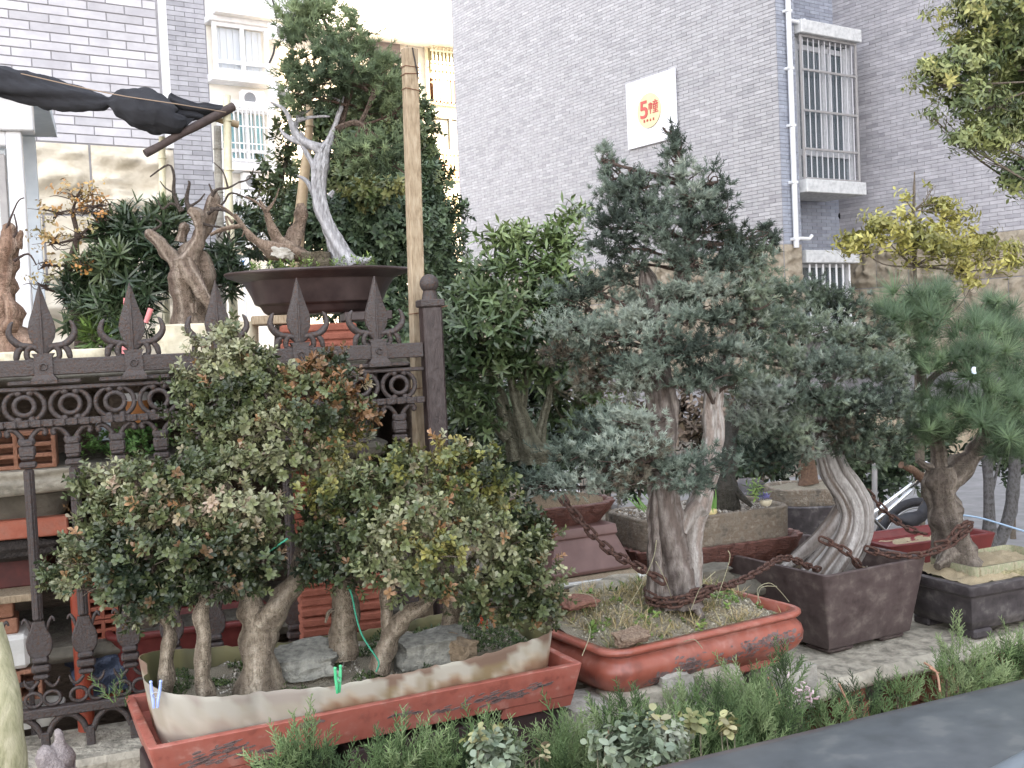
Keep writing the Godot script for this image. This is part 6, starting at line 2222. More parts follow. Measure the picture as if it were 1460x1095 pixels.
		var rr := []
		for p in q:
			rr.append(0.0012)
		tube(m, pts, rr, 4, 5)
	put("stalks", m, M("bark_plain", []), st)
	var ch := MB.new()                                     # one chain link, pulled from a stadium loop
	var lp := []
	for k in 17:
		var a := TAU * k / 16
		lp.append(Vector3(cos(a) * 0.0095, sin(a) * 0.0095 + signf(sin(a)) * 0.0135 * minf(1.0, absf(sin(a)) * 3.0), 0))
	var lr := []
	for k in 17:
		lr.append(0.0048)
	tube(ch, lp, lr, 6, 1, {"rough": 0.4})
	var rust := M("rust", [C(54, 38, 33), C(80, 56, 48), C(100, 74, 62)], 0.06, 0.85, 0.15, {"world": false})
	var lm := ch.mesh(rust)
	var chain := func(label: String, pts: Array, s: float) -> void:
		var sp := smooth_path(pts, pts.map(func(_x): return 0.0), 30)[0] as Array
		var t := thing("rusty_chain", label, "chain", Vector3.ZERO, 0.0, "rusty chains on the bonsai pots")
		var pitch := 0.034 * s
		var walked := 0.0
		var nxt := pitch * 0.5
		var k := 0
		for j in sp.size() - 1:
			var seg: float = sp[j].distance_to(sp[j + 1])
			while walked + seg >= nxt:
				var p: Vector3 = sp[j].lerp(sp[j + 1], (nxt - walked) / seg)
				var dir: Vector3 = (sp[j + 1] - sp[j]).normalized()
				var x := dir.cross(Vector3(0.2, 0.3, 0.9)).normalized().rotated(dir, (PI / 2 if k % 2 else 0.0) + 0.5 + rng.randf_range(-0.25, 0.25))
				var e := MeshInstance3D.new()
				e.mesh = lm
				e.name = "link"
				t.add_child(e, true)
				e.transform = Transform3D(Basis(x, dir, x.cross(dir)).scaled_local(Vector3.ONE * s), p)
				nxt += pitch
				k += 1
			walked += seg
	var around := func(px: float, py: float, d: float, r: float, dy: float, turns: float, a0: float) -> Array:
		var out := []
		var c := P(px, py, d)
		for k in int(turns * 10) + 1:
			var a := a0 + TAU * k / 10.0
			out.append(c + Vector3(cos(a) * r, dy * k / 10.0 + 0.006 * sin(a * 2.0), sin(a) * r))
		return out
	chain.call("rusty chain slanting down from the grey-green foliage to the juniper's foot", PP([[798, 705, 3.45], [830, 745, 3.38], [870, 785, 3.3], [910, 808, 3.2], [945, 828, 3.14]]), 1.1)
	chain.call("rusty chain coiled round the foot of the two-stemmed juniper", around.call(965, 838, 3.25, 0.088, -0.014, 2.2, 2.6), 1.0)
	chain.call("rusty chain running from the juniper's foot into the deep square pot", PP([[985, 845, 3.17], [1020, 838, 3.25], [1050, 830, 3.35], [1085, 812, 3.5], [1110, 797, 3.66], [1130, 797, 3.74], [1150, 806, 3.8], [1168, 812, 3.86]]), 1.0)
	chain.call("rusty chain hanging across the base of the curved grey trunk", PP([[1170, 768, 3.84], [1188, 776, 3.83], [1205, 785, 3.83], [1218, 798, 3.84], [1228, 812, 3.88]]), 1.1)
	chain.call("rusty chain slanting from behind the curved trunk to the pine", PP([[1236, 700, 4.2], [1262, 728, 4.15], [1292, 752, 4.1], [1325, 762, 4.05]]), 1.0)
	chain.call("rusty chain wrapped round the pine trunk and trailing left", PP([[1235, 782, 3.9], [1262, 790, 3.88], [1300, 792, 3.86], [1330, 786, 3.86], [1355, 775, 3.88], [1375, 760, 3.92], [1384, 752, 3.98]]), 1.1)
	chain.call("second wrap of rusty chain higher on the pine trunk", PP([[1335, 775, 3.88], [1350, 772, 3.87], [1368, 752, 3.9], [1382, 745, 3.97]]), 1.1)
	# green strings
	for q in [[[[383, 788, 2.5], [375, 794, 2.5], [362, 802, 2.5], [410, 768, 2.5]], "green plastic string tying the middle shrub branches"], [[[278, 832, 2.5], [290, 828, 2.48], [305, 825, 2.48], [280, 838, 2.5]], "green string looped round the thin leaning trunk"], [[[496, 835, 2.6], [502, 850, 2.6], [508, 880, 2.6], [516, 905, 2.6], [528, 925, 2.6], [540, 944, 2.6], [536, 958, 2.6]], "long green string hanging between two shrub trunks to the gravel"]]:
		m = MB.new()
		var rr := []
		for p in q[0]:
			rr.append(0.0022)
		tube(m, PP(q[0]), rr, 6, 5)
		var o := put("green_string", m, M("string_green", [C(36, 120, 96), C(60, 150, 120)], 0.05, 0.6))
		tag(o, q[1], "string")
	m = MB.new()
	for k in 12:
		var a := P(688 + rng.randf_range(-2, 2), 862, 2.8)
		tube(m, [a, P(690 + rng.randf_range(-7, 6), 875 + rng.randf() * 4, 2.8), P(690 + rng.randf_range(-9, 9), 890 + rng.randf() * 8, 2.8)], [0.0008, 0.0008, 0.0006], 4, 2)
	tag(put("red_ribbon", m, M("ribbon", [C(214, 70, 40)], 1, 0.6)), "shredded orange red ribbon hanging at the shrub's right end", "ribbon")

# ---------------------------------------------------------------- front shrubs
func shrubs() -> void:
	var ol := [Color(0.024, 0.035, 0.015), Color(0.066, 0.088, 0.035), Color(0.14, 0.16, 0.07), Color(0.27, 0.275, 0.165)]
	var tan_ := [Color(0.08, 0.09, 0.045), Color(0.21, 0.17, 0.10), Color(0.38, 0.29, 0.21)]
	var rust := [Color(0.13, 0.08, 0.04), Color(0.26, 0.14, 0.065), Color(0.38, 0.23, 0.12)]
	var yel := [Color(0.08, 0.10, 0.03), Color(0.20, 0.20, 0.055), Color(0.36, 0.32, 0.12)]
	var dk := [Color(0.026, 0.042, 0.026), Color(0.055, 0.08, 0.042), Color(0.10, 0.125, 0.06)]
	var pals := [ol, tan_, rust, yel, dk]
	var sp := [sprig(8, 0.0152, 0.0096, OBOVATE, 0.018, 0.65, 81), sprig(7, 0.014, 0.0088, OBOVATE, 0.013, 0.5, 82), sprig(10, 0.016, 0.0092, OBOVATE, 0.024, 0.75, 83)]
	var lm := leaf_mat("leaf_shrub", 0.42, 0.08, 0.5)
	var bark := {"cols": [Color(0.19, 0.155, 0.115), Color(0.38, 0.325, 0.245), Color(0.54, 0.475, 0.38)], "rough": 0.3, "groove": 0.12, "gk": 2.5}
	var build := func(label: String, trunks: Array, path: Array, pads: Array) -> void:
		var t := thing("small_leaved_shrub", label, "bonsai tree", Vector3.ZERO, 0.0, "small leaved shrubs in the long red pot")
		var m := MB.new()
		for q in trunks:
			tube(m, PP(q), RR(q), 14, 5, bark)
		m.col = Color(0.2, 0.17, 0.13)
		limbs(m, PP(path), pads, 0.0075, {"rough": 0.3}, 9)
		put("trunk", m, mats.bark, t)
		crown(t, "leaves", pads, sp, lm, 23.0, 1.1, pals, {"up": 0.45, "gap": 0.04, "gf": 2300.0, "shell": 0.6, "under": 0.2, "pure": 0.5, "stray": 0.07, "edge": 0.8})
	build.call("tallest small-leaved shrub with thick pale trunk and rusty crown tip",
		[[[370, 985, 2.58, 62], [368, 955, 2.58, 50], [366, 915, 2.6, 52], [362, 880, 2.62, 44], [352, 850, 2.64, 26]], [[370, 895, 2.6, 40], [392, 865, 2.62, 34], [418, 830, 2.66, 30], [436, 780, 2.7, 26], [445, 720, 2.74, 22], [452, 650, 2.78, 17], [440, 590, 2.8, 10], [400, 540, 2.82, 5]], [[452, 650, 2.78, 12], [458, 620, 2.76, 8], [470, 580, 2.76, 5]], [[352, 850, 2.64, 24], [350, 800, 2.66, 16], [345, 740, 2.68, 12], [320, 680, 2.7, 8]]],
		[[436, 780, 2.7], [445, 720, 2.74], [452, 650, 2.78], [440, 590, 2.8], [400, 540, 2.82], [345, 740, 2.68], [320, 680, 2.7]],
		[[318, 498, 44, 22, 2.85], [350, 520, 46, 24, 2.82], [285, 545, 36, 22, 2.82], [330, 560, 60, 26, 2.78], [392, 552, 50, 28, 2.8], [440, 545, 38, 26, 2.78, 2], [490, 560, 36, 26, 2.76, 2], [505, 590, 30, 30, 2.76, 2], [470, 520, 24, 20, 2.8, 2], [300, 600, 56, 24, 2.76], [360, 610, 60, 28, 2.74], [430, 605, 50, 30, 2.72], [485, 630, 38, 28, 2.76, 3], [300, 640, 52, 24, 2.74], [400, 655, 56, 28, 2.7], [330, 520, 20, 30, 2.8], [470, 660, 36, 26, 2.78], [330, 470, 10, 16, 2.85], [340, 660, 40, 22, 2.66]])
	build.call("shrub with two slim trunks and wide tan-tinged pads at the left",
		[[[292, 998, 2.5, 32], [288, 960, 2.5, 22], [290, 920, 2.5, 20], [286, 880, 2.52, 18], [290, 850, 2.54, 16], [272, 815, 2.56, 12], [240, 790, 2.56, 8]], [[232, 990, 2.56, 26], [237, 950, 2.56, 24], [240, 915, 2.58, 22], [236, 890, 2.6, 18], [215, 870, 2.6, 12]], [[290, 850, 2.54, 16], [262, 815, 2.54, 18], [250, 800, 2.54, 12]], [[290, 850, 2.54, 12], [310, 835, 2.52, 9], [330, 842, 2.5, 6]]],
		[[290, 850, 2.54], [272, 815, 2.56], [240, 790, 2.56], [215, 870, 2.6], [260, 740, 2.58], [180, 740, 2.6], [320, 745, 2.58]],
		[[200, 690, 66, 26, 2.62], [270, 690, 62, 28, 2.6], [160, 730, 46, 26, 2.6], [230, 735, 66, 28, 2.54, 1], [305, 735, 56, 30, 2.54, 1], [365, 730, 50, 30, 2.56], [130, 690, 30, 16, 2.65], [190, 775, 60, 28, 2.52], [260, 785, 64, 28, 2.48], [330, 780, 50, 30, 2.5, 1], [130, 800, 50, 28, 2.58, 4], [90, 825, 30, 20, 2.56, 4], [170, 830, 60, 28, 2.54, 4], [240, 845, 50, 24, 2.56, 4], [335, 830, 46, 26, 2.46], [372, 800, 30, 26, 2.48], [200, 870, 44, 18, 2.58, 4], [120, 770, 26, 22, 2.58], [290, 835, 40, 18, 2.5]])
	build.call("shrub with a stout brown trunk behind the long green string",
		[[[490, 938, 2.74, 52], [489, 905, 2.74, 40], [488, 870, 2.74, 38], [486, 830, 2.74, 26], [492, 780, 2.74, 14], [510, 740, 2.74, 8]], [[488, 860, 2.74, 20], [500, 830, 2.74, 14], [520, 800, 2.72, 8]], [[485, 868, 2.74, 8], [470, 872, 2.7, 5], [464, 888, 2.68, 3]]],
		[[486, 830, 2.74], [492, 780, 2.74], [510, 740, 2.74], [460, 770, 2.7]],
		[[468, 715, 40, 24, 2.66, 3], [520, 715, 44, 28, 2.66], [450, 760, 36, 28, 2.66], [505, 765, 50, 28, 2.62], [455, 810, 42, 24, 2.62, 4], [515, 812, 48, 22, 2.58], [545, 690, 40, 26, 2.7], [480, 690, 30, 20, 2.72, 3]])
	build.call("shrub with a forked bright trunk beside the layered slate rock",
		[[[538, 955, 2.68, 40], [546, 925, 2.68, 30], [560, 900, 2.68, 30], [580, 875, 2.68, 26], [605, 862, 2.68, 20], [620, 840, 2.7, 14], [640, 790, 2.72, 10]], [[556, 905, 2.68, 22], [552, 880, 2.68, 18], [550, 845, 2.69, 16], [560, 810, 2.7, 12], [575, 760, 2.7, 9]]],
		[[620, 840, 2.7], [640, 790, 2.72], [560, 810, 2.7], [575, 760, 2.7], [650, 730, 2.72]],
		[[575, 680, 34, 34, 2.72, 3], [600, 735, 56, 30, 2.64], [560, 760, 44, 28, 2.6], [640, 655, 34, 32, 2.75, 3], [680, 690, 44, 32, 2.74, 3], [640, 700, 48, 28, 2.72, 3], [620, 790, 50, 28, 2.58, 3], [580, 820, 46, 22, 2.56], [670, 750, 52, 28, 2.66], [690, 655, 26, 24, 2.78, 3], [570, 655, 16, 18, 2.75, 3], [640, 840, 40, 20, 2.58], [712, 705, 28, 24, 2.78, 3]])
	build.call("rear shrub spreading to the right over the collar's far end",
		[[[640, 898, 2.88, 30], [643, 870, 2.88, 24], [650, 830, 2.86, 16], [680, 790, 2.84, 10], [720, 770, 2.84, 7]]],
		[[650, 830, 2.86], [680, 790, 2.84], [720, 770, 2.84]],
		[[735, 740, 36, 24, 2.85], [712, 780, 46, 26, 2.74], [765, 765, 34, 24, 2.82], [700, 830, 46, 24, 2.7], [745, 815, 44, 26, 2.72], [770, 855, 36, 26, 2.74], [735, 870, 34, 22, 2.72], [690, 862, 34, 18, 2.7, 4], [755, 790, 34, 20, 2.78], [780, 885, 20, 16, 2.8]])

# ---------------------------------------------------------------- junipers
func junipers() -> void:
	var bl := [Color(0.035, 0.05, 0.038), Color(0.105, 0.14, 0.107), Color(0.185, 0.232, 0.185), Color(0.30, 0.345, 0.285)]
	var gr := [Color(0.04, 0.055, 0.036), Color(0.095, 0.13, 0.085), Color(0.16, 0.205, 0.14), Color(0.24, 0.285, 0.2)]
	var br := [Color(0.05, 0.05, 0.035), Color(0.13, 0.10, 0.07), Color(0.16, 0.17, 0.13)]
	var dk := [Color(0.02, 0.036, 0.028), Color(0.05, 0.08, 0.06), Color(0.09, 0.13, 0.10)]
	var pals := [bl, gr, br, dk]
	var tf := [tuft(20, 0.021, 0.0028, 0.7, 91, 0.014), tuft(22, 0.018, 0.0026, 0.5, 92, 0.010), spray(0.034, 7, 0.017, 0.0024, 93)]
	var nm := leaf_mat("needle_blue", 0.65, 0.04, 0.4)
	var col := {"cols": [Color(0.10, 0.08, 0.07), Color(0.215, 0.185, 0.165), Color(0.36, 0.325, 0.295), Color(0.17, 0.135, 0.115)], "groove": 0.17, "gk": 4.5, "twist": 3.0, "rough": 0.10}
	var pale := {"cols": [Color(0.3, 0.27, 0.24), Color(0.5, 0.47, 0.44), Color(0.62, 0.6, 0.57), Color(0.36, 0.3, 0.26)], "groove": 0.17, "gk": 4.0, "twist": 3.0, "rough": 0.10}
	var t := thing("two_stemmed_juniper", "tall blue-green juniper bonsai with two ribbed trunks in the rounded red pot", "bonsai tree", Vector3.ZERO)
	var D := 3.26
	var m := MB.new()
	for q in [[[966, 862, D, 72], [964, 835, D, 58], [957, 790, D, 50], [950, 740, D, 45], [945, 690, D, 40], [946, 640, D, 38], [947, 600, D, 42], [942, 560, D, 42], [937, 525, D, 35], [935, 490, D, 31], [933, 450, D, 29], [930, 425, D, 28], [924, 400, D, 26], [919, 382, D, 12]],
			[[936, 850, D - 0.03, 26], [935, 790, D - 0.02, 24], [934, 730, D - 0.02, 22], [936, 690, D - 0.01, 16]],
			[[934, 455, D, 26], [950, 432, D + 0.02, 22], [966, 412, D + 0.03, 20], [974, 385, D + 0.03, 20], [983, 345, D + 0.03, 17], [980, 300, D + 0.02, 14], [972, 260, D, 10], [966, 215, D, 5], [960, 190, D, 2]]]:
		tube(m, PP(q), RR(q), 40, 7, col)
	tube(m, PP([[940, 860, D - 0.02], [928, 880, D - 0.05]]), [0.02, 0.008], 10, 4, col)
	tube(m, PP([[985, 856, D - 0.03], [1002, 880, D - 0.08]]), [0.02, 0.008], 10, 4, col)
	put("main_trunk", m, mats.deadwood, t)
	m = MB.new()
	var q2 := [[984, 850, D + 0.02, 36], [985, 800, D + 0.02, 30], [987, 752, D + 0.02, 32], [998, 715, D + 0.02, 32], [1010, 670, D + 0.02, 30], [1017, 620, D + 0.02, 31], [1017, 575, D + 0.02, 26], [1022, 545, D + 0.03, 20], [1034, 505, D + 0.04, 14], [1050, 470, D + 0.05, 8]]
	tube(m, PP(q2), RR(q2), 36, 7, pale)
	tube(m, PP([[1000, 720, D], [985, 735, D], [975, 760, D - 0.01]]), [0.03, 0.026, 0.014], 12, 4, pale)
	put("second_trunk", m, mats.deadwood, t)
	m = MB.new()
	m.col = Color(0.13, 0.095, 0.08)
	var pads := [[860, 222, 7, 22, 3.27], [964, 200, 9, 20, 3.24], [952, 186, 8, 6, 3.24], [900, 246, 8, 14, 3.22], [1024, 252, 9, 20, 3.28], [1092, 330, 10, 14, 3.33], [962, 222, 20, 24, 3.24], [975, 252, 34, 26, 3.22], [870, 245, 16, 34, 3.28], [878, 275, 30, 26, 3.24], [905, 265, 26, 16, 3.2], [925, 290, 46, 24, 3.2], [985, 285, 44, 24, 3.2], [1020, 285, 28, 38, 3.28], [880, 315, 46, 28, 3.2], [940, 325, 50, 24, 3.14], [1005, 320, 46, 24, 3.2], [870, 350, 46, 24, 3.2], [905, 372, 36, 18, 3.2], [955, 355, 40, 22, 3.16], [885, 395, 34, 18, 3.3], [890, 435, 40, 20, 3.26], [960, 420, 36, 18, 3.18], [915, 450, 30, 16, 3.16], [840, 500, 40, 20, 3.3], [1080, 455, 36, 24, 3.26, 1], [1075, 395, 30, 22, 3.3, 1], [990, 435, 30, 18, 3.2], [945, 505, 30, 16, 3.14], [800, 505, 34, 20, 3.34, 2], [1040, 340, 40, 26, 3.28, 1], [1075, 365, 40, 28, 3.32, 1], [1030, 375, 50, 26, 3.18], [985, 372, 26, 20, 3.12], [1100, 345, 14, 18, 3.34], [845, 405, 46, 20, 3.24], [812, 425, 40, 26, 3.3], [1010, 410, 40, 22, 3.14], [1060, 420, 50, 28, 3.22, 1], [800, 465, 40, 20, 3.26], [850, 470, 50, 22, 3.2], [895, 468, 44, 22, 3.16], [980, 455, 40, 22, 3.12], [1025, 455, 40, 22, 3.18], [940, 480, 44, 18, 3.1], [870, 520, 60, 26, 3.28, 2], [920, 520, 44, 20, 3.1], [985, 500, 46, 24, 3.1], [1040, 500, 50, 26, 3.2], [830, 545, 40, 24, 3.3, 2], [900, 555, 36, 20, 3.16, 2], [1010, 530, 44, 20, 3.16], [985, 548, 34, 16, 3.12], [900, 530, 40, 18, 3.14], [1050, 540, 36, 18, 3.24, 1],
		[860, 610, 50, 26, 3.12], [905, 600, 40, 22, 3.06], [830, 645, 52, 26, 3.08], [890, 640, 48, 26, 3.02], [930, 645, 30, 22, 3.0, 2], [780, 685, 40, 22, 3.12], [835, 690, 50, 20, 3.06], [895, 685, 42, 22, 3.02, 2], [955, 665, 36, 22, 3.04], [1000, 665, 42, 28, 3.08], [985, 690, 40, 20, 3.02], [875, 590, 24, 14, 3.16], [760, 690, 18, 14, 3.14]]
	var path := PP([[934, 455, D], [950, 432, D], [974, 385, D], [983, 345, D], [980, 300, D], [972, 260, D], [936, 500, D], [940, 545, D], [950, 590, D], [948, 660, D], [1017, 575, D], [1034, 505, D], [1050, 470, D], [1008, 670, D]])
	limbs(m, path, pads, 0.0075, {"rough": 0.3}, 7)
	put("branches", m, mats.bark, t)
	crown(t, "foliage", pads, tf, nm, 32.0, 0.9, pals, {"up": 0.5, "gap": 0.0, "gf": 2300.0, "shell": 0.6, "under": 0.3, "pure": 0.7, "edge": 0.7})
	# top leader twig
	# 2: silver S trunk
	var s := thing("curved_trunk_juniper", "broad grey-green juniper bonsai with sweeping silver-grey ribbed trunk in the deep square pot", "bonsai tree", Vector3.ZERO)
	D = 3.96
	m = MB.new()
	var sil := {"cols": [Color(0.07, 0.057, 0.048), Color(0.26, 0.235, 0.215), Color(0.46, 0.44, 0.42), Color(0.58, 0.565, 0.545), Color(0.18, 0.145, 0.12)], "groove": 0.15, "gk": 6.0, "twist": 0.6, "rough": 0.03, "brk": 0.1}
	var q3 := [[1158, 848, D, 60], [1174, 820, D, 57], [1197, 788, D, 54], [1213, 758, D, 50], [1217, 728, D, 46], [1208, 702, D, 44], [1191, 676, D, 42], [1182, 652, D, 38], [1176, 625, D, 30], [1170, 600, D, 24], [1160, 570, D, 18], [1150, 545, D, 12]]
	tube(m, PP(q3), RR(q3), 64, 9, sil)
	var q4 := [[1108, 818, D + 0.06, 12], [1130, 800, D + 0.05, 16], [1158, 778, D + 0.03, 22], [1185, 752, D + 0.02, 28], [1200, 725, D + 0.03, 24]]
	tube(m, PP(q4), RR(q4), 16, 5, sil)
	tube(m, PP([[1188, 640, D], [1204, 670, D - 0.01], [1224, 705, D - 0.02], [1232, 740, D - 0.02], [1228, 770, D - 0.03], [1214, 800, D - 0.06]]), [0.012, 0.018, 0.02, 0.022, 0.022, 0.02], 18, 6, sil)
	put("silver_trunk", m, mats.deadwood, s)
	m = MB.new()
	m.col = Color(0.13, 0.10, 0.085)
	for q in [[[1186, 655, D + 0.02, 22], [1192, 625, D + 0.02, 16], [1205, 600, D, 10], [1215, 590, D, 5]], [[1160, 600, D + 0.04, 20], [1150, 560, D + 0.05, 16], [1130, 520, D + 0.05, 10]], [[1165, 575, D, 16], [1190, 530, D, 12], [1200, 480, D, 8]]]:
		tube(m, PP(q), RR(q), 9, 4, col)
	pads = [[1115, 420, 44, 26, 3.9, 1], [1160, 425, 44, 28, 3.85, 1], [1200, 440, 44, 28, 3.85, 1], [1085, 450, 44, 26, 3.8, 1], [1140, 465, 54, 28, 3.7, 1], [1200, 480, 50, 28, 3.72, 1], [1245, 485, 40, 30, 3.85, 1], [1075, 490, 40, 26, 3.75], [1120, 510, 54, 28, 3.65, 1], [1175, 520, 54, 28, 3.62], [1235, 525, 50, 30, 3.7, 1], [1275, 540, 32, 34, 3.85, 1], [1075, 545, 44, 28, 3.68, 1], [1115, 565, 54, 28, 3.6], [1175, 575, 46, 24, 3.6, 1], [1230, 575, 50, 30, 3.66], [1280, 585, 32, 30, 3.8, 1], [1085, 605, 44, 26, 3.66], [1130, 615, 44, 26, 3.62, 1], [1085, 645, 44, 24, 3.72, 3], [1120, 655, 36, 20, 3.72, 3], [1150, 640, 26, 16, 3.64], [1225, 620, 44, 26, 3.72, 1], [1270, 630, 36, 26, 3.85, 1], [1245, 655, 36, 18, 3.85, 1], [1200, 610, 30, 18, 3.66, 2], [1060, 580, 26, 22, 3.7], [1205, 640, 20, 14, 3.7, 1]]
	path = PP([[1172, 600, D], [1162, 575, D], [1150, 545, D], [1130, 520, D], [1190, 530, D], [1200, 480, D], [1205, 600, D], [1215, 590, D]])
	limbs(m, path, pads, 0.008, {"rough": 0.3}, 6)
	put("branches", m, mats.bark, s)
	crown(s, "foliage", pads, tf, nm, 34.0, 0.92, pals, {"edge": 0.6, "up": 0.45, "gap": -0.12, "gf": 2100.0, "shell": 0.55, "under": 0.3, "pure": 0.7})
	# soil sprouts
	var tb := pot3
	scatter(pot3, "soil_crumbs", 700, func():
		var x := rng.randf_range(-0.19, 0.19)
		var z := rng.randf_range(-0.25, 0.25)
		return Vector3(x, soil_fn.p3.call(x, z) + 0.001, z), [pebble(0)], leaf_mat("pebble"), [Color(0.1, 0.09, 0.07), Color(0.3, 0.27, 0.22)], 0.002, 0.005, true)

# ---------------------------------------------------------------- pine at the right
func pine_and_right() -> void:
	var t := thing("black_pine", "long-needled pine bonsai with flaky bark in the dark rectangular pot", "bonsai tree", Vector3.ZERO)
	var D := 4.08
	var m := MB.new()
	var pk := {"cols": [Color(0.11, 0.09, 0.075), Color(0.26, 0.225, 0.19), Color(0.42, 0.375, 0.32)], "rough": 0.26, "groove": 0.07, "gk": 5.0}
	for q in [[[1366, 812, D - 0.02, 66], [1360, 785, D - 0.01, 50], [1352, 750, D, 44], [1345, 715, D, 44], [1342, 685, D, 50], [1340, 665, D, 42]],
			[[1345, 690, D, 44], [1368, 668, D, 34], [1392, 645, D, 26], [1405, 615, D, 20], [1412, 580, D, 16], [1405, 545, D, 12], [1395, 510, D, 8]],
			[[1340, 670, D, 26], [1338, 640, D, 18], [1328, 610, D, 16], [1318, 570, D, 18], [1312, 530, D, 14], [1310, 490, D, 8]],
			[[1336, 672, D, 22], [1318, 664, D, 12], [1308, 655, D, 6]], [[1412, 585, D, 14], [1432, 610, D - 0.05, 10], [1440, 640, D - 0.05, 8]], [[1310, 560, D, 12], [1340, 530, D, 9], [1370, 520, D, 6]], [[1355, 790, D - 0.05, 34], [1335, 808, D - 0.1, 16]], [[1375, 795, D - 0.05, 30], [1395, 812, D - 0.08, 12]]]:
		tube(m, PP(q), RR(q), 18, 6, pk)
	put("trunk", m, mats.bark, t)
	var needles := tuft(70, 0.10, 0.0024, 0.8, 101)
	var n2 := tuft(56, 0.09, 0.0023, 0.4, 102)
	var bs := [Bunch.new(), Bunch.new()]
	var pal := [Color(0.05, 0.088, 0.044), Color(0.10, 0.162, 0.078), Color(0.17, 0.25, 0.12)]
	for q in [[1300, 428, 4.0, 1.2], [1275, 440, 4.0, 1.0], [1330, 425, 4.0, 1.1], [1290, 455, 3.9, 1.1], [1325, 455, 3.92, 1.1], [1345, 435, 4.1, 1.0], [1400, 440, 4.2, 1.0], [1425, 450, 4.2, 1.1], [1400, 470, 4.0, 1.0], [1435, 480, 4.1, 1.1], [1380, 470, 4.1, 1.0], [1370, 500, 3.9, 1.0], [1410, 505, 3.9, 1.1], [1440, 520, 4.0, 1.0], [1390, 530, 3.85, 1.1], [1350, 520, 3.9, 0.9], [1430, 550, 3.9, 1.0], [1455, 575, 3.9, 1.1], [1320, 505, 3.9, 0.8], [1300, 510, 3.95, 0.8], [1420, 600, 3.8, 1.1], [1445, 615, 3.8, 1.1], [1400, 580, 3.9, 1.0], [1465, 540, 4.0, 1.1], [1290, 580, 4.0, 0.9], [1320, 600, 3.9, 0.9], [1350, 590, 3.9, 0.9], [1340, 570, 4.0, 0.9], [1375, 600, 3.9, 0.9], [1300, 620, 4.0, 0.8], [1460, 640, 3.85, 0.9], [1420, 640, 3.9, 0.8], [1360, 560, 4.0, 0.9], [1310, 480, 3.95, 0.9], [1465, 480, 4.2, 1.1], [1265, 470, 4.0, 0.7], [1360, 620, 4.0, 0.8], [1330, 625, 4.0, 0.8]]:
		for j in 9:
			var p := P(q[0] + rng.randf_range(-24, 24), q[1] + rng.randf_range(-10, 16), q[2] + rng.randf_range(-0.08, 0.08))
			bs[j % 2].add(aim(Vector3(rng.randfn() * 0.35, 1, rng.randfn() * 0.35).normalized(), rng.randf() * TAU, q[3] * rng.randf_range(0.75, 1.05)), p, pick(pal, rng.randf()))
	put_bunch("needles", bs[0], needles, leaf_mat("pine_needle", 0.45, 0.05), t)
	put_bunch("needles", bs[1], n2, leaf_mat("pine_needle"), t)
	m = MB.new()
	stone(m, P(1388, 528, 3.78), Vector3(0.012, 0.02, 0.01), Basis(), 0.3, 6, 2.0)
	tag(put("plastic_scrap", m, M("white_plastic", [])), "scrap of white plastic caught in the pine needles", "scrap")
	# two grey stems at the right edge and a wire
	var sh := thing("grey_stemmed_shrub", "shrub with two smooth grey stems behind the pine at the right edge", "shrub", Vector3.ZERO)
	m = MB.new()
	m.col = Color(0.17, 0.17, 0.175)
	for q in [[[1412, 790, 4.9, 26], [1410, 720, 4.9, 15], [1408, 650, 4.9, 15], [1405, 600, 4.9, 12]], [[1418, 785, 4.9, 22], [1438, 740, 4.9, 18], [1446, 690, 4.9, 18], [1446, 640, 4.9, 16], [1440, 600, 4.9, 12]], [[1446, 670, 4.9, 6], [1465, 660, 4.9, 4]], [[1415, 700, 4.9, 5], [1426, 655, 4.9, 4], [1440, 620, 4.9, 3]]]:
		tube(m, PP(q), RR(q), 10, 4, {"rough": 0.12})
	put("stems", m, mats.bark, sh)
	crown(sh, "leaves", [[1440, 610, 30, 30, 4.9], [1455, 560, 30, 40, 4.9], [1410, 640, 14, 16, 5.0], [1425, 690, 8, 14, 5.0]], [sprig(6, 0.05, 0.02, LANCE, 0.04, 0.2, 111)], mats.leaf, 5.0, 1.0, [[Color(0.02, 0.05, 0.025), Color(0.07, 0.12, 0.05)]])
	m = MB.new()
	tube(m, PP([[1360, 733, 4.6], [1395, 738, 4.55], [1430, 748, 4.5], [1475, 762, 4.45]]), [0.004, 0.004, 0.004, 0.004], 6, 4)
	tag(put("blue_wire", m, M("wire_blue", [C(150, 176, 200)], 1, 0.4)), "pale blue wire stretched past the grey stems to the right edge", "wire")
	m = MB.new()
	tube(m, PP([[1356, 690, 4.3], [1368, 725, 4.3], [1380, 760, 4.3], [1395, 790, 4.3]]), [0.003, 0.003, 0.003, 0.003], 6, 3)
	tag(put("guy_wire", m, M("steel", [])), "thin guy wire slanting down right of the pine trunk", "wire")

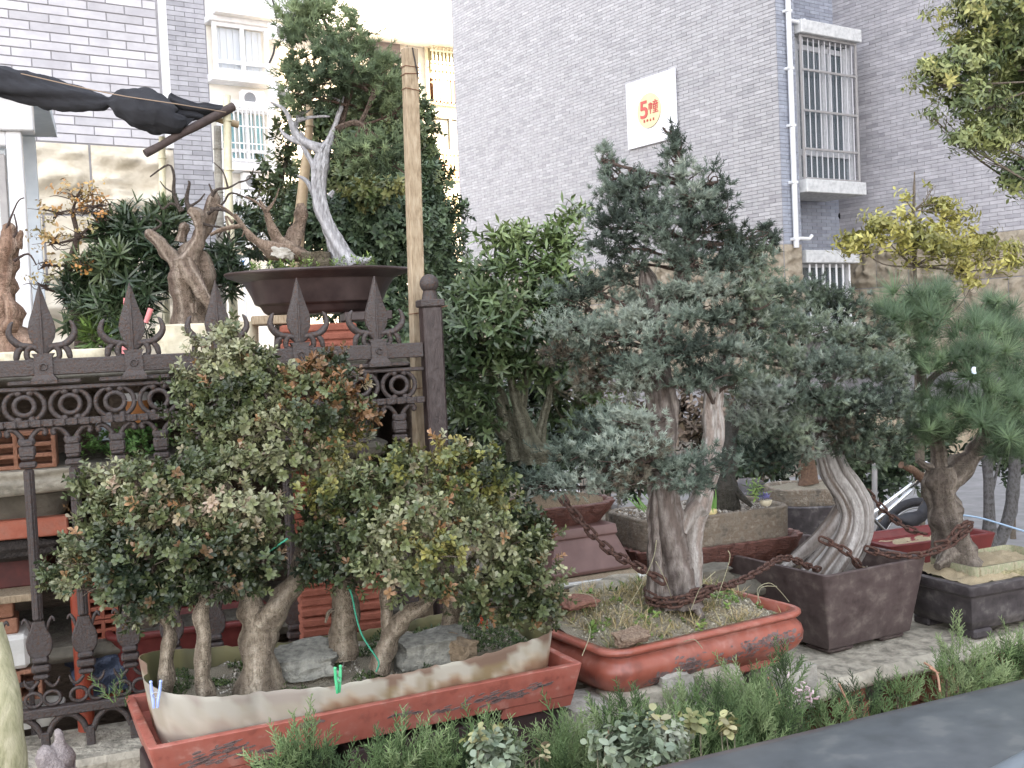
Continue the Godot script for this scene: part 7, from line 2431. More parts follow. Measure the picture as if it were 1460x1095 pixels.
# ---------------------------------------------------------------- the second row and beyond
func back_things() -> void:
	# carved brown-red pot with green shrub on an upturned pot
	var c := P(790, 715, 3.95)
	var fp := thing("carved_red_pot", "brown-red oval pot carved like bark under the pointed-leaved shrub", "plant pot", Vector3(c.x, 0, c.z), 0.35)
	var m := MB.new()
	var y := c.y + 0.0
	vessel(m, 0.215, 0.16, 0.15, soft([Vector2(-0.11, y - 0.118), Vector2(-0.075, y - 0.118), Vector2(-0.055, y - 0.09), Vector2(-0.01, y - 0.03), Vector2(0.008, y), Vector2(-0.015, y + 0.004), Vector2(-0.03, y - 0.03)], 0.004), 12, 0.03, 17.0)
	put("body", m, M("carved_clay", [C(74, 46, 39), C(102, 66, 57), C(120, 82, 71)], 0.10, 0.45, 0.5, {"stretch": Vector3(0.4, 2.2, 0.4), "bfreq": 0.03}), fp)
	m = MB.new()
	vessel(m, 0.18, 0.13, 0.12, [Vector2(0.01, y - 0.03), Vector2(0.0, y + 0.005), Vector2(-0.06, y + 0.02), Vector2(-0.1, y + 0.03)], 6)
	put("soil", m, mats.pot_soil, fp)
	var c2 := P(812, 778, 3.92)
	var st := thing("upturned_stand_pot", "upturned brown square pot carrying the carved red pot", "stand", Vector3(c2.x, 0, c2.z), 0.45)
	m = MB.new()
	var yb := P(812, 812, 3.85).y
	vessel(m, 0.155, 0.155, 0.012, soft([Vector2(0.012, yb), Vector2(0.016, yb + 0.012), Vector2(-0.03, yb + 0.115), Vector2(-0.034, yb + 0.12), Vector2(-0.026, yb + 0.124), Vector2(-0.03, yb + 0.158), Vector2(-0.08, yb + 0.158)], 0.003), 3)
	put("body", m, M("mauve_clay", [C(98, 74, 70), C(120, 94, 90)], 0.5, 0.5, 0.03), st)
	m = MB.new()
	m.box(P(830, 815, 3.82) + Vector3(0, -0.012, 0), Vector3(0.42, 0.02, 0.3), Basis(Vector3.UP, 0.45), 0.003)
	tag(put("support_board", m, mats.timber), "edge of a timber board under the upturned stand pot", "board")
	m = MB.new()
	tube(m, [P(790, 838, 3.62), P(880, 826, 3.66), P(985, 812, 3.72)], [0.011, 0.011, 0.011], 12, 2)
	tag(put("steel_pipe", m, M("galvanised", [C(170, 170, 166), C(206, 206, 200)], 0.2, 0.4, 0, {"metal": 0.5})), "galvanised pipe lying in front of the upturned stand pot", "pipe")
	flat_rock("mossy concrete block behind the juniper's chained foot", 880, 845, 3.55, Vector3(0.24, 0.07, 0.14), 0.45, 0.05, 12.0, mats.concrete)
	flat_rock("mossy slab end between the juniper trunk and the deep square pot", 1005, 822, 3.75, Vector3(0.18, 0.06, 0.12), 0.45, 0.0, 13.0, mats.concrete_dark)
	# the pointed-leaved shrub
	var g := thing("pointed_leaved_shrub", "many-stemmed green shrub with pointed leaves right of the fence post", "bonsai tree", Vector3.ZERO)
	m = MB.new()
	var gcol := {"cols": [Color(0.12, 0.12, 0.08), Color(0.2, 0.2, 0.14), Color(0.30, 0.30, 0.22)], "rough": 0.2}
	var D := 3.95
	for q in [[[762, 660, D, 52], [758, 640, D, 34], [748, 610, D, 24], [738, 575, D, 18], [730, 540, D, 14], [722, 500, D, 9]], [[738, 655, D + 0.03, 40], [730, 620, D + 0.03, 22], [718, 580, D + 0.03, 20], [705, 545, D + 0.03, 14], [690, 500, D + 0.03, 9]], [[725, 625, D, 16], [700, 600, D, 12], [680, 585, D, 8]], [[765, 640, D, 20], [775, 600, D, 14], [785, 550, D, 10], [790, 500, D, 6]], [[745, 580, D, 12], [750, 540, D, 9], [752, 510, D, 7]], [[770, 650, D - 0.02, 40], [785, 645, D - 0.04, 22], [800, 655, D - 0.05, 10]]]:
		tube(m, PP(q), RR(q), 12, 5, gcol)
	m.col = Color(0.15, 0.15, 0.10)
	var pads := [[810, 320, 22, 22, 4.0, 1], [800, 350, 26, 18, 3.95, 1], [720, 350, 40, 20, 4.0, 1], [760, 355, 34, 22, 3.95, 1], [700, 390, 40, 22, 3.95], [750, 395, 48, 24, 3.9, 1], [800, 390, 30, 26, 3.95, 1], [680, 430, 40, 24, 3.9], [730, 435, 50, 26, 3.85], [785, 435, 40, 26, 3.9], [650, 470, 24, 40, 3.85, 2], [690, 475, 46, 28, 3.8], [745, 480, 50, 28, 3.85], [800, 480, 34, 28, 3.95], [655, 530, 26, 36, 3.9], [700, 525, 46, 28, 3.85], [755, 530, 46, 28, 3.95], [800, 540, 40, 30, 4.0], [670, 575, 36, 26, 3.9], [840, 570, 36, 24, 4.05, 1], [810, 600, 34, 24, 4.05], [690, 610, 30, 20, 3.95], [880, 590, 24, 20, 4.1, 1], [860, 530, 20, 20, 4.1, 1], [660, 440, 24, 24, 3.9]]
	limbs(m, PP([[730, 540, D], [722, 500, D], [705, 545, D], [690, 500, D], [785, 550, D], [790, 500, D], [752, 510, D], [680, 585, D]]), pads, 0.006, {}, 6)
	put("stems", m, mats.bark, g)
	crown(g, "leaves", pads, [sprig(8, 0.038, 0.0135, LANCE, 0.042, 0.45, 121, 0.3, 0.2), sprig(7, 0.041, 0.012, LANCE, 0.05, 0.6, 122, 0.3, 0.15)], mats.leaf_gloss, 9.0, 1.0, [[Color(0.03, 0.055, 0.022), Color(0.07, 0.11, 0.045), Color(0.13, 0.18, 0.08)], [Color(0.065, 0.105, 0.035), Color(0.14, 0.205, 0.07), Color(0.23, 0.30, 0.13)], [Color(0.06, 0.10, 0.05), Color(0.24, 0.30, 0.20)]], {"up": 0.5, "gap": -0.2, "gf": 1300.0})
	# grey concrete basin standing in a carved red pot
	var bc := P(995, 735, 4.25)
	var bs := thing("concrete_basin", "mottled grey concrete basin with gravel behind the juniper trunks", "basin", Vector3(bc.x, 0, bc.z), 0.4)
	m = MB.new()
	var y0 := P(1000, 782, 4.1).y
	var y1 := y0 + 0.135
	vessel(m, 0.33, 0.19, 0.09, soft([Vector2(-0.02, y0), Vector2(0.0, y0), Vector2(0.004, y1), Vector2(-0.022, y1), Vector2(-0.03, y1 - 0.05)], 0.008), 7)
	put("body", m, M("basin_grey", [C(92, 86, 77), C(126, 118, 106), C(110, 98, 84), C(146, 139, 126)], 0.3, 0.92, 0.3), bs)
	soil(bs, 0.29, 0.155, y1 - 0.02, 0.02, 0.01, mats.pot_soil, "bs")
	scatter(bs, "gravel", 2200, func():
		var x := rng.randf_range(-0.29, 0.29)
		var z := rng.randf_range(-0.15, 0.15)
		return Vector3(x, soil_fn.bs.call(x, z) + 0.002, z), [pebble(0), pebble(1)], leaf_mat("pebble"), [Color(0.14, 0.12, 0.10), Color(0.32, 0.29, 0.25), Color(0.5, 0.47, 0.42)], 0.003, 0.008, true)
	var cr := thing("wavy_red_pot", "low brown-red pot with wavy carved sides under the concrete basin", "plant pot", Vector3(bc.x + 0.01, 0, bc.z), 0.4)
	m = MB.new()
	vessel(m, 0.375, 0.225, 0.12, soft([Vector2(-0.10, y0 - 0.075), Vector2(-0.05, y0 - 0.075), Vector2(-0.02, y0 - 0.03), Vector2(0.0, y0 + 0.02), Vector2(-0.02, y0 + 0.022), Vector2(-0.04, y0 - 0.01)], 0.004), 14, 0.022, 34.0)
	put("body", m, M("carved_clay", []), cr)
	# snail-shaped little pot with lilac flowers, reed, second snail pot
	var sn := thing("lilac_flower_pot", "tiny cream pot with lilac flowers on the basin's right rim", "plant pot", P(1092, 716, 4.12))
	m = MB.new()
	vessel(m, 0.022, 0.02, 0.02, [Vector2(-0.008, -0.014), Vector2(0.0, -0.004), Vector2(0.002, 0.008), Vector2(-0.004, 0.010), Vector2(-0.01, 0.004)], 6)
	put("body", m, mats.cream_ceramic, sn)
	var b := Bunch.new()
	for k in 9:
		b.add(aim(Vector3(rng.randfn() * 0.5, 1, rng.randfn() * 0.5).normalized(), rng.randf() * TAU, rng.randf_range(0.7, 1.1)), Vector3(rng.randfn() * 0.008, 0.012, rng.randfn() * 0.008), pick([Color(0.22, 0.22, 0.5), Color(0.4, 0.4, 0.7)], rng.randf()))
	put_bunch("flowers", b, sprig(5, 0.02, 0.008, LANCE, 0.008, 0.8, 131), mats.leaf, sn)
	b = Bunch.new()
	for k in 14:
		b.add(aim(Vector3(rng.randfn() * 0.4 - 0.3, 1, rng.randfn() * 0.4).normalized(), rng.randf() * TAU, rng.randf_range(0.7, 1.3)), Vector3(-0.03 + rng.randfn() * 0.015, 0.01 + rng.randf() * 0.06, rng.randfn() * 0.02), pick([Color(0.08, 0.16, 0.03), Color(0.24, 0.36, 0.08)], rng.randf()))
	put_bunch("fern_leaves", b, sprig(7, 0.03, 0.006, LANCE, 0.03, 0.4, 132), mats.leaf, sn)
	var s2 := thing("cream_snail_pot", "tiny cream pot by the green reeds in the concrete basin", "plant pot", P(1012, 730, 4.08))
	m = MB.new()
	vessel(m, 0.026, 0.02, 0.02, [Vector2(-0.008, -0.014), Vector2(0.002, -0.002), Vector2(0.0, 0.012), Vector2(-0.006, 0.012), Vector2(-0.012, 0.004)], 6)
	put("body", m, M("yellow_cream", [C(206, 190, 136), C(222, 210, 160)], 0.2, 0.5), s2)
	m = MB.new()
	m.col = Color(0.12, 0.28, 0.05)
	for k in 7:
		var a := Vector3(0.02 + rng.randfn() * 0.008, 0, rng.randfn() * 0.01)
		blade(m, a, Vector3(rng.randfn() * 0.08, 1, rng.randfn() * 0.08).normalized(), Vector3(0, 0, 1), rng.randf_range(0.08, 0.13), 0.006, STRAP, 0.1, 0.02)
	put("reeds", m, mats.leaf, s2)
	var rd := thing("reed_tuft", "tuft of bright green reeds at the basin's left end by the trunk", "plant", P(925, 728, 4.1))
	m = MB.new()
	m.col = Color(0.14, 0.28, 0.06)
	for k in 12:
		blade(m, Vector3(rng.randfn() * 0.02, 0, rng.randfn() * 0.02), Vector3(rng.randfn() * 0.5, 1, rng.randfn() * 0.3).normalized(), Vector3(0, 0, 1), rng.randf_range(0.06, 0.11), 0.005, STRAP, 0.1, 0.3)
	put("reeds", m, mats.leaf, rd)
	# dark rooted trunk in the basin
	var dt := thing("dark_rooted_tree", "dark smooth trunk with a raised root behind the second juniper stem", "bonsai tree", Vector3.ZERO)
	m = MB.new()
	for q in [[[1030, 722, 4.25, 50], [1032, 690, 4.25, 40], [1036, 650, 4.3, 30], [1045, 600, 4.35, 22], [1060, 560, 4.4, 12]], [[1040, 680, 4.22, 10], [1050, 700, 4.2, 9], [1072, 722, 4.18, 6]]]:
		tube(m, PP(q), RR(q), 14, 5, {"cols": [Color(0.06, 0.06, 0.05), Color(0.12, 0.11, 0.09)], "rough": 0.2})
	put("trunk", m, mats.bark, dt)
	# dark round pot with grey planter on it
	var rp := P(1155, 735, 5.1)
	var dr := thing("dark_round_pot", "dark round pot below the grey planter behind the curved trunk", "plant pot", Vector3(rp.x, 0, rp.z))
	m = MB.new()
	var yt := P(1155, 718, 5.0).y
	vessel(m, 0.24, 0.22, 0.21, soft([Vector2(-0.06, yt - 0.2), Vector2(-0.03, yt - 0.2), Vector2(0.0, yt), Vector2(-0.02, yt + 0.004), Vector2(-0.03, yt - 0.03)], 0.005), 8)
	put("body", m, mats.dark_clay, dr)
	var gp := thing("grey_planter", "grey stone planter with gravel standing in the dark round pot", "planter", Vector3(rp.x, 0, rp.z))
	m = MB.new()
	vessel(m, 0.2, 0.17, 0.12, soft([Vector2(-0.01, yt - 0.02), Vector2(0, yt), Vector2(0.0, yt + 0.075), Vector2(-0.02, yt + 0.075), Vector2(-0.03, yt + 0.04)], 0.006), 7)
	put("body", m, M("basin_grey", []), gp)
	soil(gp, 0.17, 0.14, yt + 0.055, 0.02, 0.0, mats.grit_soil, "gp")
	m = MB.new()
	var gt := [[1152, 690, 5.1, 30], [1150, 660, 5.1, 24], [1155, 630, 5.1, 18]]
	tube(m, PP(gt), RR(gt), 10, 4, {"rough": 0.3})
	var o := put("stump", m, M("bark_brown", [C(86, 66, 52), C(120, 96, 78)], 0.1, 0.9, 0.3))
	tag(o, "short brown trunk standing in the grey planter", "trunk")
	# small round dark lidded jar
	m = MB.new()
	vessel(m, 0.11, 0.11, 0.105, soft([Vector2(-0.03, -0.1), Vector2(0.0, -0.06), Vector2(-0.01, -0.02), Vector2(0.005, -0.012), Vector2(0.005, 0.002), Vector2(-0.015, 0.006), Vector2(-0.03, 0.04), Vector2(-0.06, 0.06)], 0.004), 8)
	o = put("dark_jar", m, mats.dark_clay)
	o.position = P(1068, 700, 5.4)
	tag(o, "dark round shouldered jar behind the concrete basin", "jar")
	# red tray with tan soil
	var rt := thing("red_tray", "low red rectangular tray of tan soil left of the pine trunk", "tray", Vector3(P(1310, 765, 4.75).x, 0, P(1310, 765, 4.75).z), 0.35)
	m = MB.new()
	var ty := P(1300, 768, 4.65).y
	vessel(m, 0.29, 0.16, 0.02, soft([Vector2(-0.07, ty - 0.11), Vector2(-0.03, ty - 0.11), Vector2(0.0, ty), Vector2(-0.025, ty), Vector2(-0.035, ty - 0.03)], 0.004), 4)
	for e in [-0.18, 0.18]:
		var tb := MB.new()
		tb.box(Vector3(e, (ty - 0.112) / 2, 0), Vector3(0.12, ty - 0.112, 0.2), Basis(), 0.01)
		put("support", tb, mats.concrete_dark, rt)
	put("body", m, M("tray_red", [C(92, 32, 32), C(112, 44, 42)], 0.5, 0.4, 0.03), rt)
	soil(rt, 0.255, 0.125, ty - 0.045, 0.02, 0.0, mats.tan_soil, "rt")
	# broken pieces of a bicycle leaning behind
	var bk := thing("leaning_bicycle", "bicycle leaning behind the pine trunk with chrome handlebar and black tyre", "bicycle", Vector3.ZERO)
	var chrome := M("chrome", [C(200, 204, 208)], 1, 0.2, 0, {"metal": 0.9})
	var black := M("rubber", [C(26, 26, 30), C(40, 40, 46)], 0.2, 0.6)
	m = MB.new()
	hoop(m, P(1305, 800, 5.4), 0.30, 0.022, Basis(Vector3.UP, 0.5), 0, TAU, 40, 8)
	put("tyre", m, black, bk)
	m = MB.new()
	hoop(m, P(1305, 800, 5.4), 0.272, 0.008, Basis(Vector3.UP, 0.5), 0, TAU, 40, 6)
	put("rim", m, chrome, bk)
	for q in [[[1240, 735, 5.2], [1300, 690, 5.25]], [[1250, 742, 5.2], [1300, 698, 5.25]], [[1303, 692, 5.25], [1318, 678, 5.2], [1328, 665, 5.15], [1320, 660, 5.1]], [[1240, 735, 5.2], [1305, 800, 5.4]]]:
		m = MB.new()
		var rr := []
		for p in q:
			rr.append(0.009)
		tube(m, PP(q), rr, 8, 4)
		put("tube", m, chrome, bk)
	m = MB.new()
	tube(m, PP([[1318, 685, 5.2], [1304, 672, 5.15], [1285, 662, 5.1]]), [0.024, 0.02, 0.018], 10, 4, {"rough": 0.2})
	put("grip", m, mats.bark_brown, bk)
	m = MB.new()
	tube(m, PP([[1330, 690, 5.2], [1318, 730, 5.15], [1295, 742, 5.1], [1268, 738, 5.1]]), [0.02, 0.034, 0.036, 0.02], 12, 5, {"rough": 0.3})
	put("black_hose", m, black, bk)
	m = MB.new()
	tube(m, PP([[1247, 655, 5.6], [1247, 690, 5.6], [1247, 760, 5.6]]), [0.014, 0.014, 0.014], 8, 1)
	tag(put("grey_post", m, M("frame_grey", [])), "thin grey post behind the curved trunk's shoulder", "post")
	# beds of shrubs behind everything
	var hg := "dark shrubs behind the second row of pots"
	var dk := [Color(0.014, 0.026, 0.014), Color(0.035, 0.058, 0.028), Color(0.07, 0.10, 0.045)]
	var bn := [Color(0.05, 0.04, 0.03), Color(0.14, 0.10, 0.07), Color(0.26, 0.2, 0.15)]
	var hl := [sprig(9, 0.05, 0.024, LANCE, 0.05, 0.5, 141), sprig(8, 0.045, 0.022, OBOVATE, 0.04, 0.4, 142)]
	var n := 0
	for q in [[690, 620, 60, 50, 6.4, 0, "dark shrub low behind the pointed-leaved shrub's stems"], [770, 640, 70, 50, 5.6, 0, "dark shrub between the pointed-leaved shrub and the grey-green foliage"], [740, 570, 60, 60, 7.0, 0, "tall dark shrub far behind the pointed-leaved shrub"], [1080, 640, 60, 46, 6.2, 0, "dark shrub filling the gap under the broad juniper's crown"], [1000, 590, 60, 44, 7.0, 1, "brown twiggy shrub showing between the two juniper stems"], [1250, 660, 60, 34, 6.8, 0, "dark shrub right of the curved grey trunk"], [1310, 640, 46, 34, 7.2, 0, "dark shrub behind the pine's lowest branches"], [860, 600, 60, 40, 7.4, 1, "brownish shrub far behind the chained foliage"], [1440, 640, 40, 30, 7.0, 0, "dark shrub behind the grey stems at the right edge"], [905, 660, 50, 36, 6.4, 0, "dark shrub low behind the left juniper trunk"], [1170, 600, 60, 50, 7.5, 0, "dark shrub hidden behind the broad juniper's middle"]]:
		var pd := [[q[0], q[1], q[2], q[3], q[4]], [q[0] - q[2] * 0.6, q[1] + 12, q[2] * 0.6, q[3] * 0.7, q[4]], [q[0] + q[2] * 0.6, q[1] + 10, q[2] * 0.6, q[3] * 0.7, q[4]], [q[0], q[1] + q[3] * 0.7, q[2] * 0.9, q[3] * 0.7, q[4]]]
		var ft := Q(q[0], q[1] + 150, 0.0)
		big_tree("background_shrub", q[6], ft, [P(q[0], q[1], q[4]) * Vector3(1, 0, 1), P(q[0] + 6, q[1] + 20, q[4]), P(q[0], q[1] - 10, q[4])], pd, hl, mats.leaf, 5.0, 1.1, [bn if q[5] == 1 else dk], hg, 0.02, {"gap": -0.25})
		n += 1
	# low tan wall beyond, right
	m = MB.new()
	m.box(Vector3.ZERO, Vector3(3.2, 0.55, 0.2), Basis(), 0.02)
	o = put("garden_wall", m, M("tan_wall", [C(150, 136, 116), C(176, 164, 142)], 0.8, 0.9, 0.3))
	o.transform = Transform3D(Basis(Vector3.UP, 0.3), P(1400, 625, 12.0) * Vector3(1, 0, 1) + Vector3(0, 0.275, 0))
	tag(o, "low tan wall beyond the pavement right of the pine trunk", "wall")
	m = MB.new()
	m.box(Vector3.ZERO, Vector3(0.28, 0.9, 0.05), Basis(), 0.01)
	o = put("garden_screen", m, mats.white_paint)
	o.transform = Transform3D(Basis(Vector3.UP, 0.3), P(798, 610, 8.5) * Vector3(1, 0, 1) + Vector3(0, 0.55, 0))
	tag(o, "small white screen showing between the shrub and the grey-green foliage", "screen")

# ---------------------------------------------------------------- plants along the bottom edge
func front_plants() -> void:
	var gp := "low conifers growing in front of the pots"
	var gr := [Color(0.035, 0.062, 0.022), Color(0.095, 0.155, 0.055), Color(0.165, 0.24, 0.095), Color(0.25, 0.32, 0.15)]
	var sp := [spray(0.075, 15, 0.026, 0.0022, 151), spray(0.06, 12, 0.022, 0.002, 152), spray(0.09, 17, 0.026, 0.0022, 153)]
	var nm := leaf_mat("needle_green", 0.6, 0.06, 0.4)
	var clump := func(label: String, pads: Array) -> void:
		var t := thing("low_conifer", label, "shrub", Vector3.ZERO, 0.0, gp)
		var m := MB.new()
		m.col = Color(0.13, 0.1, 0.07)
		var more := []
		for q in pads:
			if label.begins_with("small dark"):
				more.append(q)
				continue
			q[1] += 14
			more.append(q)
			more.append([q[0] + 8, q[1] + q[3] * 1.2, q[2] * 1.1, q[3], q[4] + 0.02])
			more.append([q[0] - 6, q[1] + q[3] * 2.3, q[2] * 1.0, q[3], q[4] + 0.04])
			var a := P(q[0], q[1] + q[3] * 0.4, q[4])
			tube(m, [Vector3(a.x * 1.02, 0.0, a.z - 0.05), a.lerp(Vector3(a.x, 0, a.z - 0.04), 0.4), a], [0.006, 0.005, 0.003], 6, 3)
		pads = more
		if m.v.size():
			put("stems", m, M("bark_plain", []), t)
		crown(t, "foliage", pads, sp, nm, 6.5, 1.0, [gr], {"up": 1.3, "gap": -0.05, "gf": 2500.0, "shell": 0.45, "under": 0.6})
	clump.call("low green conifer at the bottom under the long pot's left half", [[400, 1085, 24, 30, 2.2], [440, 1080, 30, 34, 2.24], [490, 1100, 34, 26, 2.26]])
	clump.call("low green conifer at the bottom under the long pot's middle", [[560, 1085, 36, 34, 2.34], [590, 1075, 30, 30, 2.38], [640, 1088, 36, 34, 2.38]])
	clump.call("feathery green conifer at the bottom below the pot's cut-out", [[680, 1080, 28, 36, 2.42], [715, 1075, 24, 36, 2.46], [690, 1105, 40, 24, 2.4]])
	clump.call("feathery green conifer standing in the gap between the two red pots", [[800, 1050, 24, 40, 2.6], [825, 1070, 30, 34, 2.58], [795, 1090, 30, 30, 2.52]])
	clump.call("green conifer rising over the rounded pot's left foot", [[895, 1000, 18, 30, 2.72], [905, 1035, 28, 34, 2.66], [870, 1030, 22, 26, 2.66], [940, 1050, 30, 26, 2.6]])
	clump.call("bushy green conifer below the middle of the rounded red pot", [[980, 1015, 34, 36, 2.78], [1025, 1010, 36, 34, 2.8], [1000, 1050, 50, 24, 2.66]])
	clump.call("bushy green conifer below the rounded pot's right end", [[1065, 985, 30, 40, 2.9], [1090, 1005, 34, 34, 2.86], [1060, 1030, 40, 24, 2.72], [1120, 960, 18, 34, 2.98], [1105, 1020, 36, 18, 2.76]])
	clump.call("small green conifer before the crumbling slab under the square pot", [[1185, 1005, 34, 18, 3.0], [1230, 990, 34, 16, 3.1], [1280, 975, 26, 12, 3.2]])
	clump.call("upright green conifer before the dark rectangular pot's corner", [[1365, 930, 16, 40, 3.4], [1350, 945, 22, 24, 3.35], [1385, 945, 26, 20, 3.4]])
	clump.call("spreading green conifer in the bottom right corner above the bonnet", [[1425, 930, 34, 20, 3.5], [1450, 910, 26, 20, 3.55], [1470, 930, 30, 20, 3.5], [1410, 950, 30, 12, 3.4]])
	clump.call("small dark conifer sprig left of the long pot's corner", [[165, 1003, 11, 12, 2.66], [172, 1014, 9, 10, 2.66]])
	# round pale leaved spindle plants
	var pl := [Color(0.10, 0.14, 0.08), Color(0.24, 0.29, 0.20), Color(0.38, 0.41, 0.32)]
	var py := [Color(0.2, 0.22, 0.08), Color(0.38, 0.36, 0.18), Color(0.44, 0.36, 0.26)]
	var eu := [sprig(7, 0.018, 0.012, ROUND, 0.035, 0.3, 161, 0.15, 0.1), sprig(6, 0.021, 0.014, ROUND, 0.03, 0.1, 162, 0.15, 0.1)]
	for q in [["variegated plant with round pale leaves at the bottom between conifers", [[905, 1062, 34, 24, 2.2], [950, 1055, 30, 22, 2.3], [875, 1075, 24, 18, 2.15], [930, 1080, 44, 16, 2.1], [990, 1040, 16, 10, 2.5, 1], [925, 1045, 24, 10, 2.3, 1]]], ["variegated sprig with pinkish pale leaves below the long red pot", [[700, 1072, 22, 22, 2.25], [712, 1092, 20, 14, 2.2], [690, 1058, 10, 8, 2.28, 1]]], ["single yellowish pale leaves at the bonnet's edge", [[1040, 1046, 16, 7, 2.2, 1], [775, 1088, 8, 12, 2.3, 1]]]]:
		var t := thing("variegated_plant", q[0], "plant", Vector3.ZERO, 0.0, "variegated plants along the bonnet")
		crown(t, "leaves", q[1], eu, leaf_mat("leaf"), 10.0, 1.0, [pl, py], {"up": 0.7, "gap": -0.12, "gf": 3000.0})
		var m := MB.new()
		m.col = Color(0.32, 0.3, 0.2)
		for p in q[1]:
			var a := P(p[0], p[1], p[4])
			for k in 3:
				tube(m, [Vector3(a.x, 0.1, a.z) + Vector3(rng.randfn() * 0.02, 0, 0), a + Vector3(rng.randfn() * 0.015, p[3] * 0.4 * p[4] / F, 0)], [0.0022, 0.0015], 5, 2)
		put("stems", m, M("bark_plain", []), t)
	# pink-tinged succulent
	var su := thing("pink_succulent", "small succulent with pale pink fleshy leaves beside the square pot's slab", "plant", P(1138, 992, 2.95))
	var b := Bunch.new()
	for k in 34:
		b.add(aim(Vector3(rng.randfn(), rng.randf_range(-0.3, 1), rng.randfn()).normalized(), rng.randf() * TAU, rng.randf_range(0.8, 1.3)), Vector3(rng.randfn() * 0.022, rng.randfn() * 0.02, rng.randfn() * 0.015), pick([Color(0.36, 0.24, 0.25), Color(0.62, 0.48, 0.50), Color(0.3, 0.34, 0.26)], rng.randf()))
	var drop := MB.new()
	bead(drop, Vector3(0, 0.006, 0), Vector3(0.003, 0.0085, 0.003), Basis(), 6, 7)
	put_bunch("fleshy_leaves", b, drop, leaf_mat("flesh", 0.35, 0.05), su)
	var m := MB.new()
	for q in [[[1196, 975, 3.05], [1208, 1000, 3.05], [1216, 1015, 3.0]], [[1318, 945, 3.3], [1335, 958, 3.3], [1340, 985, 3.2]], [[1325, 952, 3.3], [1338, 960, 3.3]], [[1095, 965, 3.0], [1105, 985, 2.95], [1112, 1010, 2.9]]]:
		var rr := []
		for p in q:
			rr.append(0.0035)
		tube(m, PP(q), rr, 6, 3)
	tag(put("dry_stems", m, M("dry_stem", [C(150, 110, 90), C(186, 150, 124)], 0.2, 0.8)), "bare reddish dry stems poking up before the slab bench", "twig")
	m = MB.new()
	blade(m, P(868, 1090, 2.2), Vector3(0.02, 1, 0.1).normalized(), Vector3(0, 0, 1), 0.075, 0.02, LANCE, 0.3, 0.05)
	tag(put("dead_leaf", m, M("dead_leaf_brown", [C(150, 118, 96)], 1, 0.7)), "upright dead brown leaf among the pale round leaves", "leaf")
	# pale post and stump in the lower left corner
	m = MB.new()
	var q := [[18, 1130, 2.0, 50], [10, 1040, 2.0, 44], [4, 980, 2.02, 40], [-4, 925, 2.04, 36], [-10, 890, 2.05, 30]]
	tube(m, PP(q), RR(q), 16, 6, {"rough": 0.08})
	tag(put("pale_branch", m, M("pale_wood", [C(112, 112, 84), C(140, 138, 110), C(156, 152, 128)], 0.2, 0.8, 0.15, {"stretch": Vector3(2, 0.6, 2)})), "pale greenish barkless branch leaning in the lower left corner", "branch")
	m = MB.new()
	for e in [[[92, 1120, 2.45, 50], [86, 1080, 2.45, 34], [84, 1050, 2.45, 18], [80, 1040, 2.45, 10]], [[80, 1110, 2.43, 44], [66, 1075, 2.43, 26], [58, 1066, 2.43, 12]]]:
		tube(m, PP(e), RR(e), 12, 5, {"rough": 0.5})
	tag(put("grey_stump", m, M("grey_bark", [C(112, 104, 104), C(150, 142, 140)], 0.1, 0.9, 0.4)), "small forked grey stump below the fence's bottom arches", "stump")

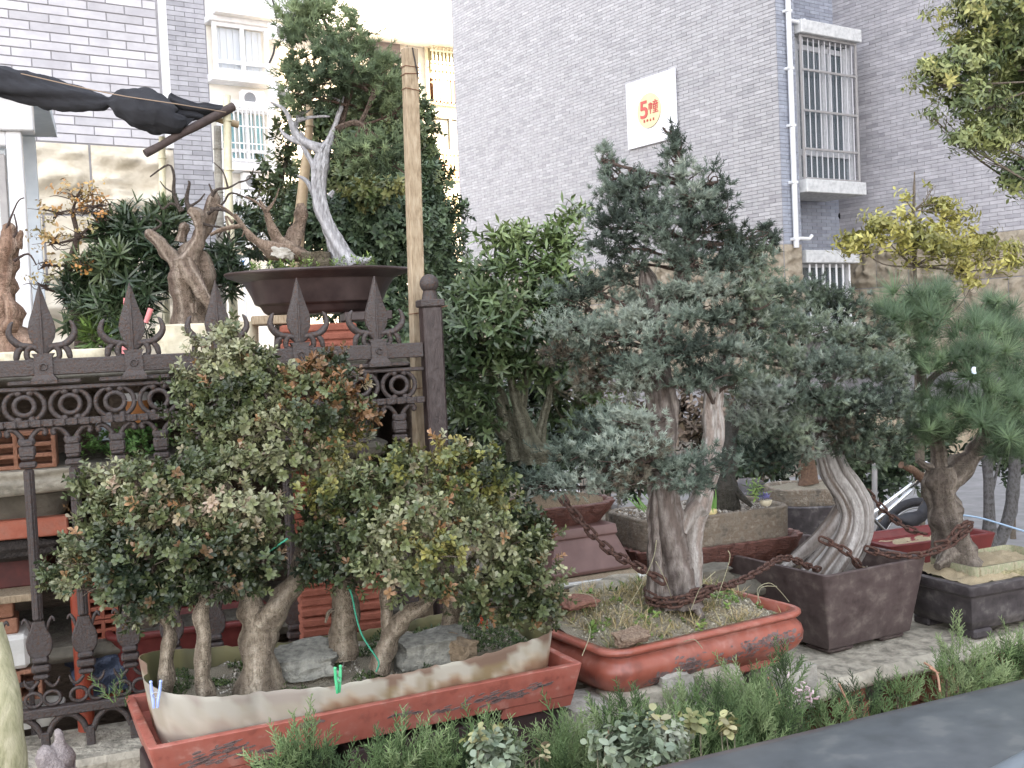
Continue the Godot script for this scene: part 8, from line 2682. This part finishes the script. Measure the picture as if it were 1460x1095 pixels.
# ---------------------------------------------------------------- the parked car whose bonnet fills the corner
func car() -> void:
	var e1 := Q(930, 1095, 0.86)
	var e2 := Q(1460, 960, 0.90)
	var u := (e2 - e1)
	u.y = 0
	u = u.normalized()
	var t := thing("parked_car", "dusty dark grey car whose bonnet fills the bottom right corner", "car", Vector3(e1.x, 0, e1.z), atan2(-u.z, u.x))
	# local x runs along the far wing towards the windscreen, +z towards the photographer
	var paint := M("car_paint", [C(62, 67, 70), C(70, 75, 79), C(75, 80, 84), C(80, 85, 88), C(94, 97, 98)], 0.55, 0.4, 0.0, {"spec": 0.5, "coat": 0.4, "coat_rough": 0.2, "oct": 7})
	var m := MB.new()
	var rows := []
	var W := 1.56
	var prof := [[0.0, -0.42, -0.035], [0.0, -0.2, -0.025], [-0.012, -0.1, -0.012], [-0.02, -0.04, 0.0], [0.0, -0.008, 0.02], [0.02, 0.0, 0.05]]
	for k in 14:
		prof.append([0.02, 0.004 + 0.035 * sin(PI * (k + 0.5) / 14.0), 0.05 + (W - 0.1) * (k + 0.5) / 14.0])
	prof.append([0.02, 0.0, W - 0.05])
	prof.append([0.0, -0.01, W - 0.02])
	prof.append([0.0, -0.1, W + 0.01])
	prof.append([0.0, -0.42, W + 0.03])
	for k in 25:
		var s := k / 24.0
		var x := lerpf(-0.75, 0.98, s)
		var yy := 0.845 + 0.075 * s - 0.16 * pow(maxf(0.0, 0.25 - s) / 0.25, 2.0)
		var row := PackedVector3Array()
		for p in prof:
			row.append(Vector3(x, yy + p[1], p[2] + 0.10 * pow(maxf(0.0, 0.3 - s) / 0.3, 2.0) * (1.0 - 2.0 * p[2] / W)))
		rows.append(row)
	m.grid(rows, false)
	put("bonnet", m, paint, t)
	m = MB.new()
	m.box(Vector3(0.115, 0.36, W / 2), Vector3(1.73, 0.30, W - 0.02), Basis(), 0.04)
	put("lower_body", m, M("car_dark", [C(30, 32, 34)], 1, 0.5), t)
	m = MB.new()
	m.box(Vector3(-0.765, 0.50, W / 2), Vector3(0.04, 0.34, W - 0.3), Basis(), 0.02)
	put("grille", m, M("car_dark", []), t)
	for s in [0.16, W - 0.16]:
		m = MB.new()
		bead(m, Vector3(-0.73, 0.62, s), Vector3(0.06, 0.07, 0.13))
		put("headlight", m, M("lamp_lens", [C(214, 220, 226)], 1, 0.15), t)
	for s in [0.05, W - 0.05]:
		m = MB.new()
		hoop(m, Vector3(0.0, 0.30, s), 0.24, 0.07, Basis(), 0, TAU, 28, 10)
		put("tyre", m, M("rubber", []), t)
	# pale trim at the windscreen's foot
	var p0 := Q(1412, 1110, 0.97)
	var p1 := Q(1490, 1068, 0.98)
	m = MB.new()
	var inv := t.transform.affine_inverse()
	var a: Vector3 = inv * p0
	var c: Vector3 = inv * p1
	var dir := (c - a).normalized()
	tube(m, [a - dir * 0.3, a, c, c + dir * 0.12], [0.010, 0.014, 0.014, 0.010], 12, 4, {"flat": 0.6})
	put("wiper_arm", m, M("trim_pale", [C(92, 100, 106), C(104, 112, 118)], 0.5, 0.35), t)
